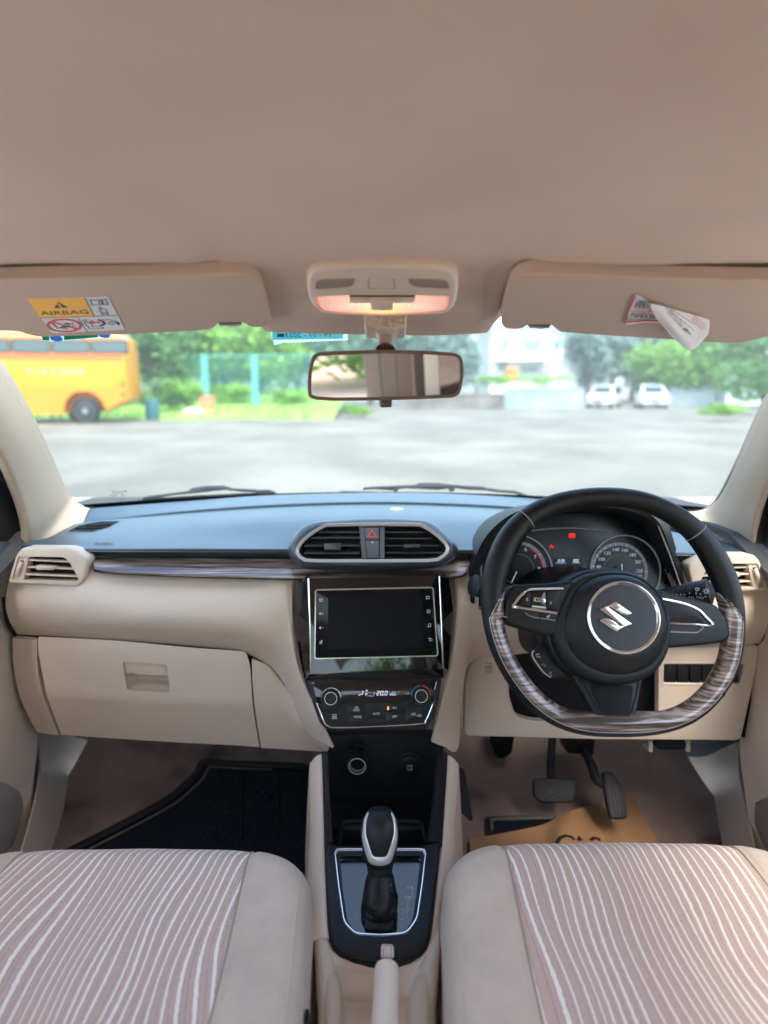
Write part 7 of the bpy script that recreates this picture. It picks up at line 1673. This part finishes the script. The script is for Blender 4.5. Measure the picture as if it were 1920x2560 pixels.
# grass verge, bank
def verge(name, pts, z, lab=None):
    b = MB(); rg = random.Random(hash(name) % 97 if False else 11)
    rows = pts; b.grid(rows, nu=6, nv=6); return b
gr = gm_('grass', (.16, .32, .06), (.30, .50, .10), 2.2)[0]
mb = MB(); mb.grid([[Vector((x, y + .3 * math.sin(x), z)) for x in (-30, -18, -12, -8, -5, -3.2, -2.0)] for y, z in ((25.5, .01), (27, .16), (31, .5), (38, .9), (50, 1.3))], nu=4, nv=3)
rgx = random.Random(2)
for _ in range(5000):
    x = rgx.uniform(-22, -2.2); y = rgx.uniform(25.6, 40); z = .1 + (y - 25.5) * .08; h = rgx.uniform(.06, .28); a = rgx.uniform(0, 3.14)
    mb.add([Vector((x, y, z - .1)), Vector((x + .07 * math.cos(a), y + .07 * math.sin(a), z - .1)), Vector((x + rgx.uniform(-.08, .08), y, z + h))], [(0, 1, 2)])
tag(ob('grass_verge', mb, gr, smooth=0), 'bright green grass behind the lot on the left', 'grass', kind='stuff')
# hedge-like bushes and trees, left half
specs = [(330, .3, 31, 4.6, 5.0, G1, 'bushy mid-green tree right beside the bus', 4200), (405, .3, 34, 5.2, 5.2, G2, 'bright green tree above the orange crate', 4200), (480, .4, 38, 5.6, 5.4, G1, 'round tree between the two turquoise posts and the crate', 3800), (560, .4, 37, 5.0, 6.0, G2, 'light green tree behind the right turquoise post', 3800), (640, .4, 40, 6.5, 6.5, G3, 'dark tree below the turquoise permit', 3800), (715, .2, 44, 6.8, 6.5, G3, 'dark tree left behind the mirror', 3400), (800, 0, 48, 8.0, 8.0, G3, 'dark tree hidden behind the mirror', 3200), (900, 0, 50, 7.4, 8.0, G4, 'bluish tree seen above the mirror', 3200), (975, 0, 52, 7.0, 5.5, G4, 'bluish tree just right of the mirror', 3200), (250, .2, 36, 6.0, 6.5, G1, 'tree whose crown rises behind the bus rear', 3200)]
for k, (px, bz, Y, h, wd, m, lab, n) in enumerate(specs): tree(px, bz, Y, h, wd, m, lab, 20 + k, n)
for k, (px, bz, Y, h, wd, m, lab) in enumerate([(345, .1, 27.5, 1.5, 2.2, G1, 'low bush behind the blue barrel'), (395, .1, 28, 1.7, 2.2, G2, 'low bush left of the white heap'), (500, .2, 31, 1.3, 2.4, G2, 'low bush between the turquoise posts'), (620, .1, 31, 1.2, 2.6, G2, 'low bright bush right of the turquoise posts'), (770, 0, 27, .55, 1.6, G2, 'small green shrub below the mirror'), (1150, 1.25, 42, 1.0, 6.5, G2, 'bright hedge on top of the grey-blue wall'), (1060, 1.2, 41, .9, 3.0, G2, 'short bright hedge at the left end of the grey-blue wall'), (1570, .0, 24, .7, 2.0, G2, 'bright shrub beside the right pillar'), (1620, .1, 30, 2.6, 3.6, G1, 'green bush at the far right edge of the glass')]):
    tree(px, bz, Y, h, wd, m, lab, 60 + k, 1500, False, 'bush', 'low bushes round the lot')
# turquoise fence and gate
tq = pm('turquoise_paint', (.10, .40, .36), .5)
for px, lab in ((452, 'left turquoise fence post'), (557, 'right turquoise fence post')):
    X = (px - W0 / 2) / F0 * 30; tag(ob('fence_post', MB().box((X, 30, 1.35), .24, .2, 2.7), tq), lab, 'post', 'turquoise posts by the grass')
fx0, fx1 = (470 - W0 / 2) / F0 * 31, (700 - W0 / 2) / F0 * 31
ff = thing('mesh_fence', Vector((fx0, 31, 0)), 'thin turquoise wire fence running behind the posts', 'fence')
b = MB(); b.tube([Vector((fx0 - 1.6, 31, 2.75)), Vector((fx1, 31, 2.75))], .03, 6); b.tube([Vector((fx0 - 1.6, 31, .25)), Vector((fx1, 31, .25))], .03, 6); ob('rail', b, tq, ff)
b = MB(); x = fx0 - 1.6
while x < fx1: b.tube([Vector((x, 31, .25)), Vector((x + .0, 31, 2.75))], .006, 4); x += .13
for k in range(18): b.tube([Vector((fx0 - 1.6, 31, .35 + k * .135)), Vector((fx1, 31, .35 + k * .135))], .006, 4)
ob('wire_mesh', b, tq, ff, smooth=0)
# small things in front of the bushes
def at(px, py): d = ray(px, py); t_ = -CAMZ / d.z; return CAM + d * t_
def on(px, Y, z=0): return Vector(((px - W0 / 2) / F0 * Y / 1.018, Y, z))
p = on(326, 25.2); b = MB(); b.tube([p + Vector((0, 0, z)) for z in (0, .05, .35, .4, .75, .8)], [.24, .26, .26, .27, .26, .25], 18); tag(ob('barrel', b, pm('barrel_blue', (.04, .15, .17), .5)), 'dark blue-green barrel on the verge right of the bus', 'barrel')
p = on(446, 28, .25); b = MB(); b.prism(Pl(0, 0, 1), [], 0, 0) if False else b.box(p + Vector((0, 0, .3)), .55, .5, .62); b.box(p + Vector((0, 0, .63)), .6, .55, .06); tag(ob('orange_crate', b, pm('orange_plastic', (.62, .24, .12), .5), bev=.03), 'orange crate at the foot of the left turquoise post', 'crate')
p = on(415, 27.5, .12); b = MB(); rg = random.Random(4)
b.rings([[p + Vector((r * math.cos(k * .524) * (1 + .2 * rg.random()), r * .6 * math.sin(k * .524), z)) for k in range(12)] for r, z in ((.45, 0), (.42, .14), (.25, .26), (.05, .3))]); tag(ob('white_sack', b, pm('white_cloth', (.75, .75, .72), .7), smooth=60), 'white sack lying left of the orange crate', 'sack')
# walls
def wallo(px0, px1, Y, z1, m, lab, z0=0, cap=None):
    a, c = on(px0, Y), on(px1, Y); o = thing('boundary_wall', (a + c) / 2, lab, 'wall'); 
    ob('wall_face', MB().box(((a.x + c.x) / 2, Y + .1, (z0 + z1) / 2), c.x - a.x, .2, z1 - z0), m, o); ob('coping', MB().box(((a.x + c.x) / 2, Y + .1, z1 + .04), c.x - a.x + .06, .3, .08), cap or m, o, bev=.02); return o
wallo(1092, 1262, 40, 1.16, gm_('wall_blue_grey', (.22, .31, .36), (.34, .44, .49), .8)[0], 'long pale blue-grey wall below the white building')
wallo(860, 1090, 39, .85, gm_('wall_dark', (.10, .095, .09), (.22, .20, .18), .8)[0], 'dark stained wall right of the mirror')
wallo(1440, 1545, 44, 1.0, gm_('wall_grey2', (.22, .27, .30), (.36, .42, .44), .8)[0], 'grey wall right of the white cars')
# white building
wy = 62; bl_ = thing('white_building', on(1145, wy + 5), 'white two-storey building with dark windows, right of the mirror', 'building')
zB = lambda py: zr(py, wy); wm = pm('white_render', (.80, .80, .77), .8, var=.06, vscale=.3)
xa, xb = on(1058, wy).x, on(1232, wy).x
wb_ = ob('walls', MB().box(((xa + xb) / 2, wy + 5, (zB(822)) / 2 + 3.6), xb - xa, 10, zB(822) + 7.2 - 0), wm, bl_)
fpz = Pl(829, 840, 1); fpz.O = Vector((0, wy, 0)); fpz.N = Vector((0, -1, 0)); fpz.U = Vector((1, 0, 0)); fpz.V = Vector((0, 0, 1))
dkg = pm('building_glass', (.22, .30, .32), .2)
for (x0, x1, y0, y1) in ((1076, 1098, 735, 762), (1124, 1165, 735, 762), (1188, 1206, 735, 760), (1072, 1096, 782, 803), (1120, 1160, 790, 806), (1180, 1206, 784, 804)):
    q_ = [(on(x0, wy).x, zB(y1)), (on(x1, wy).x, zB(y1)), (on(x1, wy).x, zB(y0)), (on(x0, wy).x, zB(y0))]
    w_ = ob('window', MB().prism(fpz, q_, -.02, .03), dkg, bl_); ob('window_frame', MB().stroke(fpz, q_, .12, 0, .10, True), wm, w_)
ob('balcony', MB().box(((on(1062, wy).x + on(1215, wy).x) / 2, wy - .6, zB(775)), on(1215, wy).x - on(1062, wy).x, 1.3, .5), wm, bl_, bev=.03)
ob('roof_slab', MB().box(((xa + xb) / 2, wy + 4.6, zB(700)), xb - xa + 1.4, 11, .3), wm, bl_); ob('lower_wing', MB().box((on(1200, wy).x + 1.2, wy - 1.5, 1.9), 5.5, 4, 3.8), wm, bl_)
p = on(1103, 45, 1.7); b = MB(); b.tube([p, p + Vector((0, 0, .15)), p + Vector((0, 0, .8)), p + Vector((0, 0, .92))], [.42, .46, .44, .2], 16); tag(ob('water_tank', b, pm('orange_tank', (.85, .22, .03), .5), smooth=40), 'small bright orange tank in front of the white building', 'tank')
tag(ob('tank_stand', MB().box((p.x, 45, .85), .7, .7, 1.7), wm), 'pale block holding up the orange tank', 'stand')
# other buildings far right
def house(px0, px1, Y, z1, c, lab, nwin=3):
    o = thing('house', on((px0 + px1) / 2, Y), lab, 'building'); a, c_ = on(px0, Y).x, on(px1, Y).x; m = pm('house_wall', c, .8, var=.08, vscale=.3); ob('walls', MB().box(((a + c_) / 2, Y + 4, z1 / 2), c_ - a, 8, z1), m, o)
    ob('roof', MB().box(((a + c_) / 2, Y + 3.8, z1 + .12), c_ - a + 1, 9, .25), pm('roof_grey', (.35, .38, .40), .7), o)
    for k in range(nwin):
        x = a + (c_ - a) * (k + .5) / nwin; w_ = ob('window', MB().box((x, Y - .02, z1 * .62), (c_ - a) / nwin * .5, .08, z1 * .28), dkg, o)
house(1265, 1330, 66, 3.0, (.42, .55, .62), 'low pale blue shed behind the left white car'); house(1455, 1560, 58, 4.0, (.50, .66, .72), 'pale turquoise house behind the trees on the right', 4); house(1340, 1440, 75, 4.0, (.55, .60, .63), 'grey-white house between the trees behind the cars', 4)
house(1570, 1700, 50, 7.0, (.62, .74, .78), 'tall pale building at the top right of the glass', 3); house(930, 985, 60, 8.5, (.66, .72, .72), 'narrow white building right above the mirror', 1)
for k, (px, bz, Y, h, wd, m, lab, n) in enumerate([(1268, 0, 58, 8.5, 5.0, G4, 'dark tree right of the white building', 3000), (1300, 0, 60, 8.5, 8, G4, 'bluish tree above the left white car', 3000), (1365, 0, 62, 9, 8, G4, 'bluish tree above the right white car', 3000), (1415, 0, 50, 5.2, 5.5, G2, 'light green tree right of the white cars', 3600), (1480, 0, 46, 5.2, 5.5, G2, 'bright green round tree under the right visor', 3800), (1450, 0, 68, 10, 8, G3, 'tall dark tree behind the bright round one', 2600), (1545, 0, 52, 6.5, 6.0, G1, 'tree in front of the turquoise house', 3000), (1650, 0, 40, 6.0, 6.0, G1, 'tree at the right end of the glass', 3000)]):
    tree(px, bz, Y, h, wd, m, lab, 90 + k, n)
mb = MB(); rg = random.Random(77)
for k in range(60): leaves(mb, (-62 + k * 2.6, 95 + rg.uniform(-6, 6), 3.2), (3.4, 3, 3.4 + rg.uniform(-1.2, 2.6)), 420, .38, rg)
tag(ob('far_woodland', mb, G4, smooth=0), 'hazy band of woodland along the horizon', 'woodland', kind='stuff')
# round white lamp / sign on a pole
p = on(1338, 52); o = thing('round_sign', p, 'round white sign on a thin pole between the two white cars', 'sign'); ob('pole', MB().tube([p, p + Vector((0, 0, 1.5))], .04, 8), M['grey'], o)
b = MB(); b.tube([p + Vector((0, -.05, 1.7)), p + Vector((0, .05, 1.7))], .42, 24); ob('disc', b, M['white'], o)
# white hatchbacks
M['cw'] = pm('white_paint', (.75, .77, .78), .25, coat=.8); M['cg'] = pm('car_glass', (.03, .05, .055), .08, spec=.6)
def car(px, Y, yaw, s=1.0):
    o = thing('parked_car', on(px, Y), '', 'car', 'white cars parked across the lot'); q3 = Matrix.Rotation(R(yaw), 3, 'Z'); c = on(px, Y)
    def T(x, y, z): return c + q3 @ Vector((x * s, y * s, z * s))
    L_ = [(-1.85, .32), (-1.88, .62), (-1.80, .82), (-1.05, .96), (-.45, 1.42), (.1, 1.5), (1.2, 1.47), (1.72, 1.05), (1.86, .92), (1.88, .40), (1.8, .30)]
    lp = []
    for yy, k in ((-.80, .94), (-.76, .99), (-.55, 1), (0, 1.01), (.55, 1), (.76, .99), (.80, .94)):
        lp.append([T(x * k, yy * (1 if z < 1 else .84), .3 + (z - .3) * (k if z > 1 else 1)) for x, z in L_])
    ob('body', MB().rings(lp), M['cw'], o, smooth=30)
    b = MB(); b.grid([[T(-1.09, -.58, 1.0), T(-1.09, .58, 1.0)], [T(-.53, -.52, 1.40), T(-.53, .52, 1.40)]], th=-.02 * s); ob('windscreen', b, M['cg'], o)
    b = MB(); b.grid([[T(1.76, -.55, 1.08), T(1.76, .55, 1.08)], [T(1.32, -.52, 1.43), T(1.32, .52, 1.43)]], th=.02 * s); ob('rear_window', b, M['cg'], o)
    for sy in (-1, 1):
        for xs in ([(-.95, 1.0), (-.42, 1.38), (.02, 1.42), (.02, 1.0)], [(.1, 1.0), (.1, 1.42), (1.1, 1.40), (1.45, 1.05)]):
            vs = [T(x, sy * (.775 if z < 1.1 else .69), z) for x, z in xs]; n_ = (q3 @ Vector((0, sy, 0))) * .015; b = MB(); b.add(vs + [v + n_ for v in vs], [(0, 1, 2, 3), (7, 6, 5, 4), (0, 4, 5, 1), (1, 5, 6, 2), (2, 6, 7, 3), (3, 7, 4, 0)]); ob('side_window', b, M['cg'], o)
        for x in (-1.18, 1.2):
            b = MB(); b.tube([T(x, sy * .62, .31), T(x, sy * .82, .31)], .31 * s, 20); wh = ob('wheel', b, M['pcol'], o); b = MB(); b.tube([T(x, sy * .815, .31), T(x, sy * .835, .31)], .19 * s, 16); ob('rim', b, M['satin'], wh)
        b = MB(); b.tube([T(-1.80, sy * .58, .70), T(-1.90, sy * .58, .70)], [.15 * s, .10 * s], 12); ob('headlight', b, M['stw'], o)
    b = MB(); b.tube([T(-1.86, -.3, .55), T(-1.86, .3, .55)], .09 * s, 8); ob('grille', b, M['pcol'], o)
    return o
k1 = car(1308, 42, 58, .95); k1['label'] = 'left of the two white cars, turned more side-on'
k2_ = car(1407, 41, 76, .97); k2_['label'] = 'right of the two white cars, front facing the camera'
# ground behind the car (seen in the mirror)
mb = MB(); mb.grid([[Vector((x, y, z)) for x in (-30, 0, 10, 30)] for y, z in ((-5, .02), (-9, .05), (-14, .10), (-22, .5), (-30, 1.0))], nu=3, nv=3); tag(ob('soil_bank', mb, gm_('peach_soil', (.42, .26, .17), (.60, .42, .30), .7)[0], smooth=70), kind='structure')
for k, (x, y) in enumerate(((3.5, -13), (6, -14), (9, -12), (0, -14), (1.5, -12), (12, -13))):
    o = thing('bush', Vector((x, y, 1.4)), '', 'bush', 'bushes on the bank behind the car'); o['label'] = ['bush seen in the left half of the mirror', 'tall bush at the center of the mirror reflection', 'bush behind the rear side trim', 'bush directly behind the car, by the lot edge', 'small bush at the left end of the mirror reflection', 'farthest bush to the right behind the car'][k]; mb = MB(); leaves(mb, (x, y, 2.2), (2.6, 1.5, 2.2), 1600, .16, random.Random(200 + k)); ob('crown', mb, G2, o, smooth=0)

# the humid air of the photograph: far things fade
mh = bpy.data.materials.new('haze'); mh.use_nodes = True; t = mh.node_tree; t.nodes.clear(); o9 = N(t, 'ShaderNodeOutputMaterial'); pv = N(t, 'ShaderNodeVolumePrincipled')
pv.inputs['Color'].default_value = (.93, 1, .99, 1); pv.inputs['Density'].default_value = HAZE; pv.inputs['Anisotropy'].default_value = .2; t.links.new(pv.outputs[0], o9.inputs['Volume'])
hzb = ob('haze', MB().box((0, 150, 6.5), 760, 560, 15), mh, smooth=0); tag(hzb, kind='stuff')
